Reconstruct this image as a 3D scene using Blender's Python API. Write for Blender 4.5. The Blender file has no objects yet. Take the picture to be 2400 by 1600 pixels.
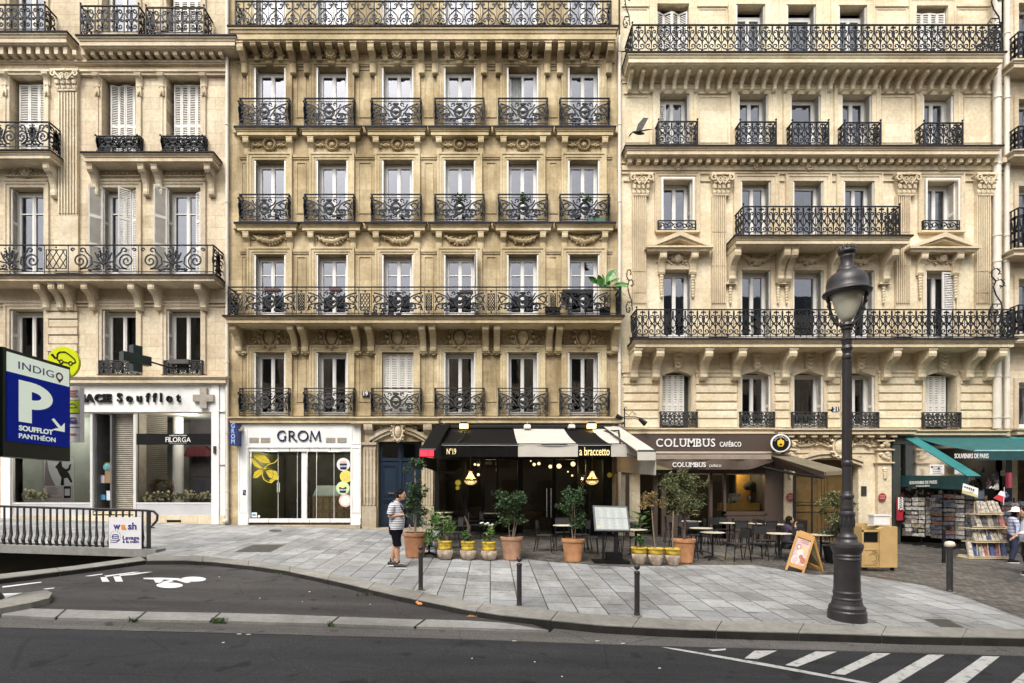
import bpy, math, random
from math import sin, cos, pi, radians as R
from mathutils import Vector, Matrix
random.seed(7)
S = bpy.context.scene
C = S.collection
# ---------------------------------------------------------------- camera, sky, sun
# survey frame: a 2400 x 1600 grid, level camera with a rising front (shift)
F, CX, CY, ZC, YW = 1300.0, 1150.0, 1158.0, 2.305, 19.7
cam = bpy.data.cameras.new('camera'); co = bpy.data.objects.new('camera', cam); C.objects.link(co)
co.location = (0, 0, ZC); co.rotation_euler = (R(90), 0, 0)
cam.sensor_width = 36; cam.lens = F / 2400 * 36; cam.shift_x = 50 / 2400; cam.shift_y = 358 / 2400
cam.clip_end = 800; cam.clip_start = .05
S.camera = co
W = bpy.data.worlds.new('World'); S.world = W; W.use_nodes = True
nt = W.node_tree; bg = nt.nodes['Background']
sky = nt.nodes.new('ShaderNodeTexSky'); sky.sky_type = 'NISHITA'; sky.sun_disc = False
sky.sun_elevation = R(52); sky.sun_rotation = R(200); sky.air_density = 1.0; sky.dust_density = 4; sky.ozone_density = 1
hs = nt.nodes.new('ShaderNodeHueSaturation'); hs.inputs['Saturation'].default_value = .22; hs.inputs['Value'].default_value = 1
nt.links.new(sky.outputs[0], hs.inputs['Color']); nt.links.new(hs.outputs[0], bg.inputs[0]); bg.inputs[1].default_value = .15
sl = bpy.data.lights.new('sun', 'SUN'); sl.energy = 1.4; sl.angle = R(22); sl.color = (1, .95, .86)
so = bpy.data.objects.new('sun', sl); C.objects.link(so)
so.rotation_euler = (R(38), 0, R(-24)); so.location = (0, 0, 40)
S.view_settings.view_transform = 'Standard'; S.view_settings.look = 'None'; S.view_settings.gamma = 1
S.view_settings.exposure = 1.04
S.render.engine = 'CYCLES'

def wx(px, Y=YW): return (px - CX) * Y / F
def wz(py, Y=YW): return ZC + (CY - py) * Y / F
def gz(X, Y): return .05 * Y - .029 * X
def gp(px, py, off=0.):
    Y = F * (ZC - off) / (py - .029 * (px - CX) - CY + 65)
    X = wx(px, Y)
    return (X, Y, gz(X, Y) + off)

# ---------------------------------------------------------------- mesh helpers
class B:
    def __init__(s): s.v = []; s.f = []; s.m = []; s.mi = 0
    def add(s, vs, fs):
        o = len(s.v); s.v.extend(vs); s.f.extend([tuple(i + o for i in f) for f in fs]); s.m.extend([s.mi] * len(fs)); return s
    def box(s, x0, x1, y0, y1, z0, z1):
        return s.add([(x0,y0,z0),(x1,y0,z0),(x1,y1,z0),(x0,y1,z0),(x0,y0,z1),(x1,y0,z1),(x1,y1,z1),(x0,y1,z1)],
              [(0,3,2,1),(4,5,6,7),(0,1,5,4),(1,2,6,5),(2,3,7,6),(3,0,4,7)])
    def poly(s, pts): return s.add(list(pts), [tuple(range(len(pts)))])
    def prism(s, pts, d):
        n = len(pts); d = Vector(d); q = [tuple(Vector(p) + d) for p in pts]
        return s.add(list(pts) + q, [tuple(range(n)), tuple(range(2*n-1, n-1, -1))] + [(i, (i+1) % n, n + (i+1) % n, n + i)[::-1] for i in range(n)])
    def tube(s, pts, r, n=6, closed=False, caps=True):
        pts = [Vector(p) for p in pts]; m = len(pts); rr = r if isinstance(r, (list, tuple)) else [r] * m
        vs = []; up = None
        for i, p in enumerate(pts):
            a = pts[i-1] if (i or closed) else p; b = pts[(i+1) % m] if (i < m-1 or closed) else p
            t = (b - a); t = t.normalized() if t.length > 1e-9 else Vector((0, 0, 1))
            if up is None: up = Vector((0, 1, 0)) if abs(t.y) < .9 else Vector((1, 0, 0))
            u = t.cross(up)
            if u.length < 1e-6: u = t.orthogonal()
            u.normalize(); w = u.cross(t); up = w
            for k in range(n):
                an = 2 * pi * (k + .5) / n
                vs.append(tuple(p + u * cos(an) * rr[i] + w * sin(an) * rr[i]))
        fs = []
        for i in range(m if closed else m - 1):
            j = (i + 1) % m
            for k in range(n):
                l = (k + 1) % n; fs.append((i*n+k, j*n+k, j*n+l, i*n+l))
        if not closed and caps: fs += [tuple(range(n)), tuple(range(m*n-1, m*n-n-1, -1))]
        return s.add(vs, fs)
    def rib(s, pts, w=.02, d=.02, y=0.):                   # flat bar following a path in the XZ plane
        m = len(pts)
        if m < 2: return s
        vs = []
        for i, (x, z) in enumerate(pts):
            a = pts[max(i-1, 0)]; b = pts[min(i+1, m-1)]
            tx, tz = b[0]-a[0], b[1]-a[1]; l = math.hypot(tx, tz) or 1; nx, nz = -tz/l*w/2, tx/l*w/2
            vs += [(x+nx, y-d/2, z+nz), (x-nx, y-d/2, z-nz), (x-nx, y+d/2, z-nz), (x+nx, y+d/2, z+nz)]
        fs = []
        for i in range(m-1):
            for k in range(4):
                l = (k+1) % 4; fs.append((4*i+k, 4*i+4+k, 4*i+4+l, 4*i+l))
        fs += [(0,1,2,3), (4*m-1,4*m-2,4*m-3,4*m-4)]
        return s.add(vs, fs)
    def lathe(s, prof, c=(0,0,0), n=16, ang=(0, 2*pi)):    # prof: (radius, z)
        full = abs(ang[1]-ang[0]-2*pi) < 1e-6; cnt = n if full else n + 1; vs = []
        for r, z in prof:
            for k in range(cnt):
                a = ang[0] + (ang[1]-ang[0]) * k / n; vs.append((c[0]+r*cos(a), c[1]+r*sin(a), c[2]+z))
        fs = []
        for i in range(len(prof)-1):
            for k in range(n):
                l = (k+1) % cnt; fs.append((i*cnt+k, i*cnt+l, (i+1)*cnt+l, (i+1)*cnt+k))
        if full: fs += [tuple(range(n))[::-1], tuple(range((len(prof)-1)*n, len(prof)*n))]
        return s.add(vs, fs)
    def blob(s, x, y, z, rx, ry=None, rz=None, n=7, m=5):
        ry = ry or rx; rz = rz or rx; vs = [(x, y, z+rz)]
        for i in range(1, m):
            a = pi*i/m
            for k in range(n):
                b = 2*pi*k/n; vs.append((x+rx*sin(a)*cos(b), y+ry*sin(a)*sin(b), z+rz*cos(a)))
        vs.append((x, y, z-rz)); fs = []
        for k in range(n):
            l = (k+1) % n; fs.append((0, 1+k, 1+l)); e = len(vs)-1; o = 1+(m-2)*n; fs.append((e, o+l, o+k))
            for i in range(m-2): fs.append((1+i*n+k, 1+(i+1)*n+k, 1+(i+1)*n+l, 1+i*n+l))
        return s.add(vs, fs)
    def loft(s, rings, caps=True):
        n = len(rings[0]); vs = [p for r in rings for p in r]; fs = []
        for i in range(len(rings)-1):
            for k in range(n):
                l = (k+1) % n; fs.append((i*n+k, i*n+l, (i+1)*n+l, (i+1)*n+k))
        if caps: fs += [tuple(range(n))[::-1], tuple(range((len(rings)-1)*n, len(rings)*n))]
        return s.add(vs, fs)
    def cornice(s, x0, x1, Y, prof):                       # prof: (projection, z); ends returned to the wall
        vs = []; fs = []
        for p, z in prof: vs += [(x0-p, Y, z), (x0-p, Y-p, z), (x1+p, Y-p, z), (x1+p, Y, z)]
        for i in range(len(prof)-1):
            for k in range(3): fs.append((4*i+k, 4*i+k+1, 4*i+5+k, 4*i+4+k)[::-1])
        return s.add(vs, fs)
    def surround(s, xl, xr, zb, zt, Y, prof):              # U shaped moulding round an opening; prof: (offset, projection)
        vs = []; fs = []
        for o, p in prof: vs += [(xl-o, Y-p, zb), (xl-o, Y-p, zt+o), (xr+o, Y-p, zt+o), (xr+o, Y-p, zb)]
        for i in range(len(prof)-1):
            for k in range(3): fs.append((4*i+k, 4*i+k+1, 4*i+5+k, 4*i+4+k)[::-1])
        return s.add(vs, fs)
    def frame(s, x0, x1, z0, z1, Y, w=.05, p=.025):        # closed rectangular moulding on a wall
        for a in ((x0, x1, z0, z0+w), (x0, x1, z1-w, z1), (x0, x0+w, z0+w, z1-w), (x1-w, x1, z0+w, z1-w)):
            s.box(a[0], a[1], Y-p, Y+.01, a[2], a[3])
        return s
    def join(s, o, loc=(0,0,0), rz=0., sc=(1,1,1)):
        c, n = cos(rz), sin(rz); k = len(s.v)
        s.v.extend([(loc[0]+x*sc[0]*c-y*sc[1]*n, loc[1]+x*sc[0]*n+y*sc[1]*c, loc[2]+z*sc[2]) for x, y, z in o.v])
        s.f.extend([tuple(i+k for i in f) for f in o.f]); s.m.extend([s.mi]*len(o.m) if s.mi else o.m); return s
    def build(s, name, mats, parent=None, smooth=False, local=False):
        me = bpy.data.meshes.new(name); o = ORG.get(parent.name, (0,0,0)) if (parent and not local) else (0,0,0)
        v = s.v if o == (0,0,0) else [(x-o[0], y-o[1], z-o[2]) for x, y, z in s.v]
        me.from_pydata(v, [], s.f)
        for m in (mats if isinstance(mats, (list, tuple)) else [mats]): me.materials.append(m)
        if max(s.m or [0]): me.polygons.foreach_set('material_index', s.m)
        if smooth: me.polygons.foreach_set('use_smooth', [True]*len(s.f))
        me.update(); ob = bpy.data.objects.new(name, me); C.objects.link(ob)
        if parent: ob.parent = parent
        ORG[ob.name] = o
        return ob
ORG = {}
def tag(o, label, cat=None, group=None, kind=None):
    if label: o['label'] = label
    if cat: o['category'] = cat
    if group: o['group'] = group
    if kind: o['kind'] = kind
    return o
def thing(name, loc, label, cat, group=None, rz=0.):
    o = bpy.data.objects.new(name, None); o.empty_display_size = .1; C.objects.link(o); o.location = loc; o.rotation_euler = (0, 0, rz)
    ORG[o.name] = tuple(loc) if rz == 0 else (0, 0, 0)
    return tag(o, label, cat, group)
def lthing(name, label, cat, group=None):                   # built round the origin, moved with put()
    return thing(name, (0, 0, 0), label, cat, group)
def put(o, loc, rz=0., sc=None):
    o.location = loc; o.rotation_euler = (0, 0, rz)
    if sc: o.scale = (sc, sc, sc)
    return o
def dup(root, loc, rz=0., label=None, sc=None):
    r = root.copy(); C.objects.link(r)
    for ch in root.children:
        c = ch.copy(); C.objects.link(c); c.parent = r
        for g in ch.children: d = g.copy(); C.objects.link(d); d.parent = c
    if label: r['label'] = label
    return put(r, loc, rz, sc)
def dupx(o, dx, parent=None, dz=0., dy=0.):                    # copy of a part moved along its wall
    c = o.copy(); C.objects.link(c); c.location = (o.location[0]+dx, o.location[1]+dy, o.location[2]+dz)
    for ch in o.children: d = ch.copy(); C.objects.link(d); d.parent = c
    return c
def structure(name, b, m, smooth=False):
    o = b.build(name, m, smooth=smooth); o['kind'] = 'structure'; return o
def text(body, size, ext=.01, off=0., spacing=1., shear=0.):   # B() of built-in lettering, centred on x, y, facing -Y after rotation
    cu = bpy.data.curves.new('t', 'FONT'); cu.body = body; cu.size = size; cu.extrude = ext; cu.offset = off; cu.space_character = spacing; cu.shear = shear
    cu.align_x = 'CENTER'; cu.align_y = 'CENTER'; cu.resolution_u = 4
    o = bpy.data.objects.new('t', cu); C.objects.link(o); bpy.context.view_layer.update()
    me = bpy.data.meshes.new_from_object(o.evaluated_get(bpy.context.evaluated_depsgraph_get()))
    b = B(); b.add([(v.co.x, -v.co.z, v.co.y) for v in me.vertices], [tuple(p.vertices) for p in me.polygons])
    bpy.data.objects.remove(o); bpy.data.curves.remove(cu); bpy.data.meshes.remove(me)
    xs = [v[0] for v in b.v]; zs = [v[2] for v in b.v]; b.w = max(xs)-min(xs); b.h = max(zs)-min(zs)
    cx = (max(xs)+min(xs))/2; cz = (max(zs)+min(zs))/2; b.v = [(x-cx, y, z-cz) for x, y, z in b.v]
    return b
def label_px(body, l, r, t, bt, Y, ext=.012, off=0., spacing=1., shear=0.):   # lettering fitted to a survey rectangle on plane Y
    b = text(body, 1., ext, off, spacing, shear); w = wx(r, Y)-wx(l, Y); h = wz(t, Y)-wz(bt, Y)
    o = B(); o.join(b, ((wx(l, Y)+wx(r, Y))/2, Y, (wz(t, Y)+wz(bt, Y))/2), 0, (w/b.w, 1, h/b.h)); return o

def glyphs(body, l, r, t, bt, Y, off=.01, slab=False, gap=.12, ext=.012):
    gs = [text(ch, 1, ext, off) for ch in body]; H = max(g.h for g in gs); ws = [g.w/g.h*H for g in gs]; tot = sum(ws)+gap*H*(len(gs)-1); x0, x1, z0, z1 = wx(l, Y), wx(r, Y), wz(bt, Y), wz(t, Y); k = (x1-x0)/tot; b = B(); x = x0; h = z1-z0
    for ch, g, w in zip(body, gs, ws):
        b.join(g, (x+w*k/2, Y, (z0+z1)/2), 0, (w*k/g.w, 1, h/g.h)); s_, q = w*k, h*.13
        if slab:
            fe = {'L': ((.0,.45,1),(-.08,.4,0)), 'U': ((-.08,.4,1),(.6,1.08,1)), 'M': ((-.1,.3,0),(.7,1.1,0),(-.08,.3,1),(.7,1.08,1)), 'B': ((-.12,.2,1),(-.12,.2,0))}.get(ch, ())
            for a, c, top in fe: b.box(x+a*s_, x+c*s_, Y-ext-.001, Y, z1-q if top else z0, z1 if top else z0+q)
        x += w*k+gap*H*k
    return b

# ---------------------------------------------------------------- materials
def N(nt, t, **k):
    n = nt.nodes.new(t)
    for a, b in k.items(): setattr(n, a, b)
    return n
def ramp(nt, fac, stops):
    r = N(nt, 'ShaderNodeValToRGB'); e = r.color_ramp.elements
    while len(e) < len(stops): e.new(.5)
    for i, (p, c) in enumerate(stops): e[i].position = p; e[i].color = (*c, 1) if len(c) == 3 else c
    nt.links.new(fac, r.inputs[0]); return r.outputs[0]
def mixc(nt, f, a, b, mode='MIX'):
    m = N(nt, 'ShaderNodeMix', data_type='RGBA', blend_type=mode)
    for s, i in ((f, 0), (a, 6), (b, 7)):
        if hasattr(s, 'links'): nt.links.new(s, m.inputs[i])
        else: m.inputs[i].default_value = s if i == 0 else (*s, 1)
    return m.outputs[2]
def noise(nt, vec, scale, detail=4, rough=.6):
    n = N(nt, 'ShaderNodeTexNoise'); n.inputs['Scale'].default_value = scale; n.inputs['Detail'].default_value = detail; n.inputs['Roughness'].default_value = rough
    if vec: nt.links.new(vec, n.inputs['Vector'])
    return n.outputs['Fac']
def mapping(nt, vec, sc, loc=(0,0,0), rot=(0,0,0)):
    m = N(nt, 'ShaderNodeMapping'); m.inputs['Scale'].default_value = sc; m.inputs['Location'].default_value = loc; m.inputs['Rotation'].default_value = rot
    nt.links.new(vec, m.inputs[0]); return m.outputs[0]
def setin(nt, p, name, v):
    if hasattr(v, 'links'): nt.links.new(v, p.inputs[name])
    else: p.inputs[name].default_value = v
def newmat(name):
    m = bpy.data.materials.new(name); m.use_nodes = True; return m, m.node_tree, m.node_tree.nodes['Principled BSDF']
def mk(name, col, rough=.6, var=.12, scale=3., metal=0., bump=.0, bscale=30., emit=None, es=1., spec=.5, coord='Object', sss=0.):
    m, nt, p = newmat(name)
    tc = N(nt, 'ShaderNodeTexCoord').outputs[coord] if coord != 'World' else N(nt, 'ShaderNodeNewGeometry').outputs['Position']
    if var > 0:
        f = noise(nt, tc, scale, 5); d = tuple(c*(1-var) for c in col); l = tuple(min(1, c*(1+var)) for c in col)
        nt.links.new(ramp(nt, f, [(.3, d), (.7, l)]), p.inputs['Base Color'])
    else: p.inputs['Base Color'].default_value = (*col, 1)
    p.inputs['Roughness'].default_value = rough; p.inputs['Metallic'].default_value = metal
    p.inputs['Specular IOR Level'].default_value = spec
    if emit: p.inputs['Emission Color'].default_value = (*emit, 1); p.inputs['Emission Strength'].default_value = es
    if bump > 0:
        b = N(nt, 'ShaderNodeBump'); b.inputs['Strength'].default_value = bump; b.inputs['Distance'].default_value = .01
        nt.links.new(noise(nt, tc, bscale, 4), b.inputs['Height']); nt.links.new(b.outputs[0], p.inputs['Normal'])
    return m
def stone(name, base, dark, light, stain=.5, bw=1.15, bh=.42, joint=.7, off=0.):
    m, nt, p = newmat(name); pos = N(nt, 'ShaderNodeNewGeometry').outputs['Position']
    sx = N(nt, 'ShaderNodeSeparateXYZ'); nt.links.new(pos, sx.inputs[0])
    cb = N(nt, 'ShaderNodeCombineXYZ'); nt.links.new(sx.outputs[0], cb.inputs[0]); nt.links.new(sx.outputs[2], cb.inputs[1])
    v2 = mapping(nt, cb.outputs[0], (1, 1, 1), (off, off*.3, 0))
    br = N(nt, 'ShaderNodeTexBrick'); nt.links.new(v2, br.inputs['Vector'])
    for k, v in (('Scale', 1.), ('Mortar Size', .006), ('Mortar Smooth', .3), ('Brick Width', bw), ('Row Height', bh), ('Bias', 0.)): br.inputs[k].default_value = v
    br.inputs['Color1'].default_value = (.42,.42,.42,1); br.inputs['Color2'].default_value = (.58,.58,.58,1); br.inputs['Mortar'].default_value = (.5,.5,.5,1)
    c = ramp(nt, noise(nt, pos, .55, 6, .62), [(.32, dark), (.5, base), (.68, light)])
    blk = mixc(nt, .8, c, br.outputs['Color'], 'OVERLAY')
    st = ramp(nt, noise(nt, mapping(nt, pos, (1.6, 1.6, .22)), 1.1, 6, .7), [(.46, (0,0,0)), (.72, (1,1,1))])
    fac = N(nt, 'ShaderNodeMath', operation='MULTIPLY'); nt.links.new(st, fac.inputs[0]); fac.inputs[1].default_value = stain
    c2 = mixc(nt, fac.outputs[0], blk, tuple(d*.55 for d in dark))
    sp = ramp(nt, noise(nt, pos, 9., 5, .75), [(.35, (.78,.78,.78)), (.6, (1.05,1.05,1.05))])
    c3 = mixc(nt, .8, c2, sp, 'MULTIPLY')
    jm = N(nt, 'ShaderNodeMath', operation='MULTIPLY'); nt.links.new(br.outputs['Fac'], jm.inputs[0]); jm.inputs[1].default_value = joint*.55
    c4 = mixc(nt, jm.outputs[0], c3, tuple(d*.5 for d in dark))
    nt.links.new(c4, p.inputs['Base Color']); p.inputs['Roughness'].default_value = .88; p.inputs['Specular IOR Level'].default_value = .25
    b = N(nt, 'ShaderNodeBump'); b.inputs['Strength'].default_value = .35; b.inputs['Distance'].default_value = .012
    ad = N(nt, 'ShaderNodeMath', operation='SUBTRACT'); nt.links.new(noise(nt, pos, 22., 5, .7), ad.inputs[0]); nt.links.new(br.outputs['Fac'], ad.inputs[1])
    nt.links.new(ad.outputs[0], b.inputs['Height']); nt.links.new(b.outputs[0], p.inputs['Normal'])
    return m
def glass(name, refl=2.3, tint=(.6,.64,.66), rough=.015):
    m, nt, p = newmat(name); nt.nodes.remove(p); out = nt.nodes['Material Output']
    t = N(nt, 'ShaderNodeBsdfTransparent'); t.inputs[0].default_value = (*tint, 1)
    g = N(nt, 'ShaderNodeBsdfGlossy'); g.inputs['Roughness'].default_value = rough; g.inputs['Color'].default_value = (.92,.93,1,1)
    pos = N(nt, 'ShaderNodeNewGeometry').outputs['Position']; b = N(nt, 'ShaderNodeBump'); b.inputs['Strength'].default_value = .05; b.inputs['Distance'].default_value = .05
    nt.links.new(noise(nt, pos, 1.3, 1), b.inputs['Height']); nt.links.new(b.outputs[0], g.inputs['Normal'])
    fr = N(nt, 'ShaderNodeFresnel'); fr.inputs[0].default_value = refl; mx = N(nt, 'ShaderNodeMixShader')
    nt.links.new(fr.outputs[0], mx.inputs[0]); nt.links.new(t.outputs[0], mx.inputs[1]); nt.links.new(g.outputs[0], mx.inputs[2]); nt.links.new(mx.outputs[0], out.inputs[0])
    return m
def paving(name, c1, c2, mort, bw, rh, rot=pi/2, msize=.008, rough=.55, dirt=.42, nsc=1.4):
    m, nt, p = newmat(name); pos = N(nt, 'ShaderNodeNewGeometry').outputs['Position']
    wob = N(nt, 'ShaderNodeTexNoise'); wob.inputs['Scale'].default_value = .5; nt.links.new(pos, wob.inputs['Vector'])
    v = mapping(nt, mixc(nt, .012 if bw > .3 else .03, pos, wob.outputs['Color'], 'ADD'), (1,1,1), (0,0,0), (0,0,rot))
    br = N(nt, 'ShaderNodeTexBrick'); nt.links.new(v, br.inputs['Vector']); br.offset = .43; br.offset_frequency = 2; br.squash = 1.25; br.squash_frequency = 3
    for k, q in (('Scale', 1.), ('Mortar Size', msize), ('Mortar Smooth', .2), ('Brick Width', bw), ('Row Height', rh), ('Bias', 0.)): br.inputs[k].default_value = q
    br.inputs['Color1'].default_value = (*c1, 1); br.inputs['Color2'].default_value = (*c2, 1); br.inputs['Mortar'].default_value = (*mort, 1)
    big = ramp(nt, noise(nt, pos, nsc*.35, 5, .7), [(.3, (1-dirt,)*3), (.68, (1.08,)*3)])
    fine = ramp(nt, noise(nt, pos, 24, 5, .8), [(.3, (.72,)*3), (.7, (1.15,)*3)])
    c = mixc(nt, 1., mixc(nt, 1., br.outputs['Color'], big, 'MULTIPLY'), fine, 'MULTIPLY')
    spots = ramp(nt, noise(nt, pos, 7.5, 2, .5), [(.66, (1,1,1)), (.70, (.62,.62,.6))]); st2 = ramp(nt, noise(nt, mapping(nt, pos, (1.2,.5,1), (3,1,0)), 1.1, 7, .75), [(.45, (1,1,1)), (.62, (.74,.72,.69))]); c = mixc(nt, 1., c, st2, 'MULTIPLY'); c = mixc(nt, 1., c, ramp(nt, noise(nt, pos, 17, 2, .5), [(.27, (.5,)*3), (.32, (1,)*3)]), 'MULTIPLY'); c = mixc(nt, 1., c, spots, 'MULTIPLY')
    nt.links.new(c, p.inputs['Base Color'])
    nt.links.new(ramp(nt, noise(nt, pos, 3, 4), [(.3, (rough-.12,)*3), (.7, (rough+.2,)*3)]), p.inputs['Roughness'])
    b = N(nt, 'ShaderNodeBump'); b.inputs['Strength'].default_value = .5; b.inputs['Distance'].default_value = .01
    ad = N(nt, 'ShaderNodeMath', operation='SUBTRACT'); nt.links.new(noise(nt, pos, 14., 4, .7), ad.inputs[0]); nt.links.new(br.outputs['Fac'], ad.inputs[1])
    nt.links.new(ad.outputs[0], b.inputs['Height']); nt.links.new(b.outputs[0], p.inputs['Normal'])
    return m
def asphalt(name, a, b_, rough=.8):
    m, nt, p = newmat(name); pos = N(nt, 'ShaderNodeNewGeometry').outputs['Position']
    c = ramp(nt, noise(nt, mapping(nt, pos, (.5, 1.6, 1)), .9, 6, .7), [(.3, a), (.7, b_)])
    g = ramp(nt, noise(nt, pos, 48, 4, .85), [(.34, (.4,)*3), (.58, (1.15,)*3), (.68, (2.6,)*3)])
    sp = ramp(nt, noise(nt, mapping(nt, pos, (1,1,1), (5,3,0)), 2.7, 2, .5), [(.30, (.4,)*3), (.36, (1,)*3)])
    ln = ramp(nt, noise(nt, mapping(nt, pos, (.06, 1., 1)), 1.6, 6, .65), [(.35, (.68,)*3), (.62, (1.3,)*3)]); c = mixc(nt, 1., c, ln, 'MULTIPLY')
    wv = N(nt, 'ShaderNodeTexVoronoi'); wv.inputs['Scale'].default_value = .55; wv.feature = 'DISTANCE_TO_EDGE'; nt.links.new(mixc(nt, .12, pos, N(nt, 'ShaderNodeTexNoise').outputs['Color'], 'ADD'), wv.inputs['Vector'])
    cr = ramp(nt, wv.outputs['Distance'], [(.0, (.55,)*3), (.008, (1,)*3)])
    nt.links.new(mixc(nt, 1., mixc(nt, 1., mixc(nt, 1., c, g, 'MULTIPLY'), sp, 'MULTIPLY'), cr, 'MULTIPLY'), p.inputs['Base Color'])
    p.inputs['Roughness'].default_value = rough; p.inputs['Specular IOR Level'].default_value = .35
    b = N(nt, 'ShaderNodeBump'); b.inputs['Strength'].default_value = .7; b.inputs['Distance'].default_value = .012
    nt.links.new(noise(nt, pos, 60., 4, .8), b.inputs['Height']); nt.links.new(b.outputs[0], p.inputs['Normal'])
    return m
def worn_paint(name, col, wear=.5):
    m, nt, p = newmat(name); pos = N(nt, 'ShaderNodeNewGeometry').outputs['Position']
    f = ramp(nt, noise(nt, pos, 9., 7, .8), [(wear-.14, (.09,.09,.09)), (wear, col)])
    nt.links.new(f, p.inputs['Base Color']); p.inputs['Roughness'].default_value = .7; return m
def leafmat(name, a, b_, c_):
    m, nt, p = newmat(name); tc = N(nt, 'ShaderNodeTexCoord').outputs['Object']
    nt.links.new(ramp(nt, noise(nt, tc, 9., 3, .7), [(.32, a), (.5, b_), (.68, c_)]), p.inputs['Base Color'])
    p.inputs['Roughness'].default_value = .45; return m

ST1 = stone('stone_left', (.58,.482,.34), (.45,.365,.245), (.64,.55,.405), .34, joint=1.2)
ST2 = stone('stone_middle', (.43,.335,.195), (.25,.185,.10), (.58,.48,.31), .75, 1.0, .40, .5, 3.)
ST2P = stone('stone_middle_clean', (.52,.42,.255), (.36,.28,.155), (.62,.52,.35), .35, 9, .6, .2, 5.)
ST3 = stone('stone_right', (.66,.565,.40), (.56,.465,.315), (.71,.62,.46), .2, 1.2, .45, .35, 7.)
ST3D = stone('stone_right_carved', (.63,.535,.375), (.48,.39,.26), (.69,.60,.43), .25, 9, 9, 0, 9.)
ST1D = stone('stone_left_carved', (.555,.465,.335), (.40,.32,.215), (.63,.545,.41), .35, 9, 9, 0, 2.)
STG = stone('stone_ground_floor', (.42,.35,.25), (.3,.24,.165), (.5,.43,.33), .45, 1.1, .5, .8, 1.)
IRON = mk('wrought_iron', (.010,.011,.015), .6, .4, 6., spec=.3)
IRONG = mk('weathered_iron', (.03,.03,.029), .65, .4, 6., spec=.3)
ZINC = mk('lead_flashing', (.016,.013,.018), .8, .3, 2., spec=.2)
WHITE = mk('white_window_paint', (.64,.62,.585), .45, .06, 4.)
SHUT = mk('shutter_paint', (.62,.595,.545), .6, .12, 3.)
SHUTG = mk('grey_shutter_paint', (.40,.385,.35), .6, .12, 3.)
PANE = glass('window_glass', 2.35); PANED = glass('dark_glass', 1.7, (.5,.52,.5)); SHOPG = glass('shop_glass', 1.45, (.85,.88,.86))
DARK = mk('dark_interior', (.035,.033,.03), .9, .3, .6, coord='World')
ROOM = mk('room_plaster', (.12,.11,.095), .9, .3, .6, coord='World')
CURT = mk('curtain_cloth', (.42,.43,.42), .8, .15, 5., bump=.2)
CURTG = mk('grey_green_curtain', (.27,.30,.27), .85, .25, 5.)
PIPE = mk('painted_downpipe', (.60,.55,.47), .5, .12, 2., coord='World')
WPAINT = mk('white_shop_paint', (.68,.67,.65), .45, .10, 2.2, coord='World')
GPAINT = mk('grey_shop_paint', (.42,.42,.43), .45, .08, 2., coord='World')
BLACK = mk('black_paint', (.005,.005,.005), .5, .3, 4., spec=.2)
BLACKM = mk('black_metal', (.008,.008,.009), .45, .3, 4., spec=.35)
NAVY = mk('navy_enamel', (.008,.014,.06), .3, .1)
ROAD = asphalt('dark_asphalt', (.014,.0145,.0165), (.028,.0285,.031))
BAY = asphalt('bay_asphalt', (.032,.030,.030), (.062,.058,.056))
GUT = asphalt('gutter_asphalt', (.065,.061,.057), (.11,.103,.096))
SLAB = paving('granite_slabs', (.25,.258,.265), (.415,.42,.422), (.07,.065,.06), .62, .475, msize=.011)
COB = paving('cobbles', (.085,.078,.07), (.2,.185,.165), (.035,.03,.028), .16, .12, 0., .012, .45, .5)
KERB = stone('kerb_granite', (.25,.24,.215), (.17,.16,.145), (.32,.305,.28), .5, 30, 30, 0, 4.)
STRIPS = stone('granite_strip', (.26,.255,.24), (.18,.175,.165), (.34,.335,.32), .4, 30, 30, 0, 6.)
CONC = mk('concrete', (.26,.24,.2), .85, .3, 1.5, bump=.3, coord='World')
PAINT = worn_paint('road_paint', (.40,.40,.385), .49); PAINTN = worn_paint('fresh_road_paint', (.66,.66,.67), .4)
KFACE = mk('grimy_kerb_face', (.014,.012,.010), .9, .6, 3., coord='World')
# ---------------------------------------------------------------- ground
def lerp_poly(pts, x):
    for a, b in zip(pts, pts[1:]):
        if a[0] <= x <= b[0]: return a[1] + (b[1]-a[1])*(x-a[0])/(b[0]-a[0])
    return pts[-1][1] if x > pts[-1][0] else pts[0][1]
KO = [(344,1312),(430,1311.5),(500,1315),(586,1324),(672,1336),(744,1351),(816,1367),(873,1381),(930,1394),(1016,1411),(1100,1428),(1178,1440),(1316,1454),(1408,1463),(1535,1470),(1600,1473),(1800,1479),(1958,1483),(2127,1489),(2400,1494),(3600,1529)]
KI = [(344,1301),(430,1301),(500,1304),(615,1315),(730,1334),(844,1355),(930,1374),(1016,1391),(1100,1407),(1230,1423),(1357,1435),(1510,1446),(1600,1451),(1800,1456),(1972,1463),(2202,1469),(2400,1474),(3600,1508)]
RD, BY, GU = -.13, -.095, -.125
b = B(); b.box(-120, 120, -60, 160, -7.2, -7); structure('ground', b, mk('earth', (.08,.07,.055), .9, .3))
b = B()   # pavement: one sheet, kerb to facades, stopping at the car-park ramp
pts = [gp(x, y) for x, y in KI]; far = YW+.35
rb = gp(350, 1291); xl = -70
poly = [(xl, rb[1]+.2), (gp(365,1291)[0], rb[1]+.2)] + [(p[0], p[1]) for p in pts] + [(70, pts[-1][1]), (70, far), (xl, far)]
b.poly([(x, y, gz(x, y)) for x, y in poly]); structure('pavement', b, SLAB)
b = B()   # cobbled strip along the terraces and the souvenir shop
cp = [(1015,1262),(1022,1306),(1130,1311),(1235,1309),(1300,1316),(1465,1327),(1600,1322),(1765,1322),(1905,1345),(2021,1347),(2159,1369),(2273,1401),(2400,1448),(3000,1600)]
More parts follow.
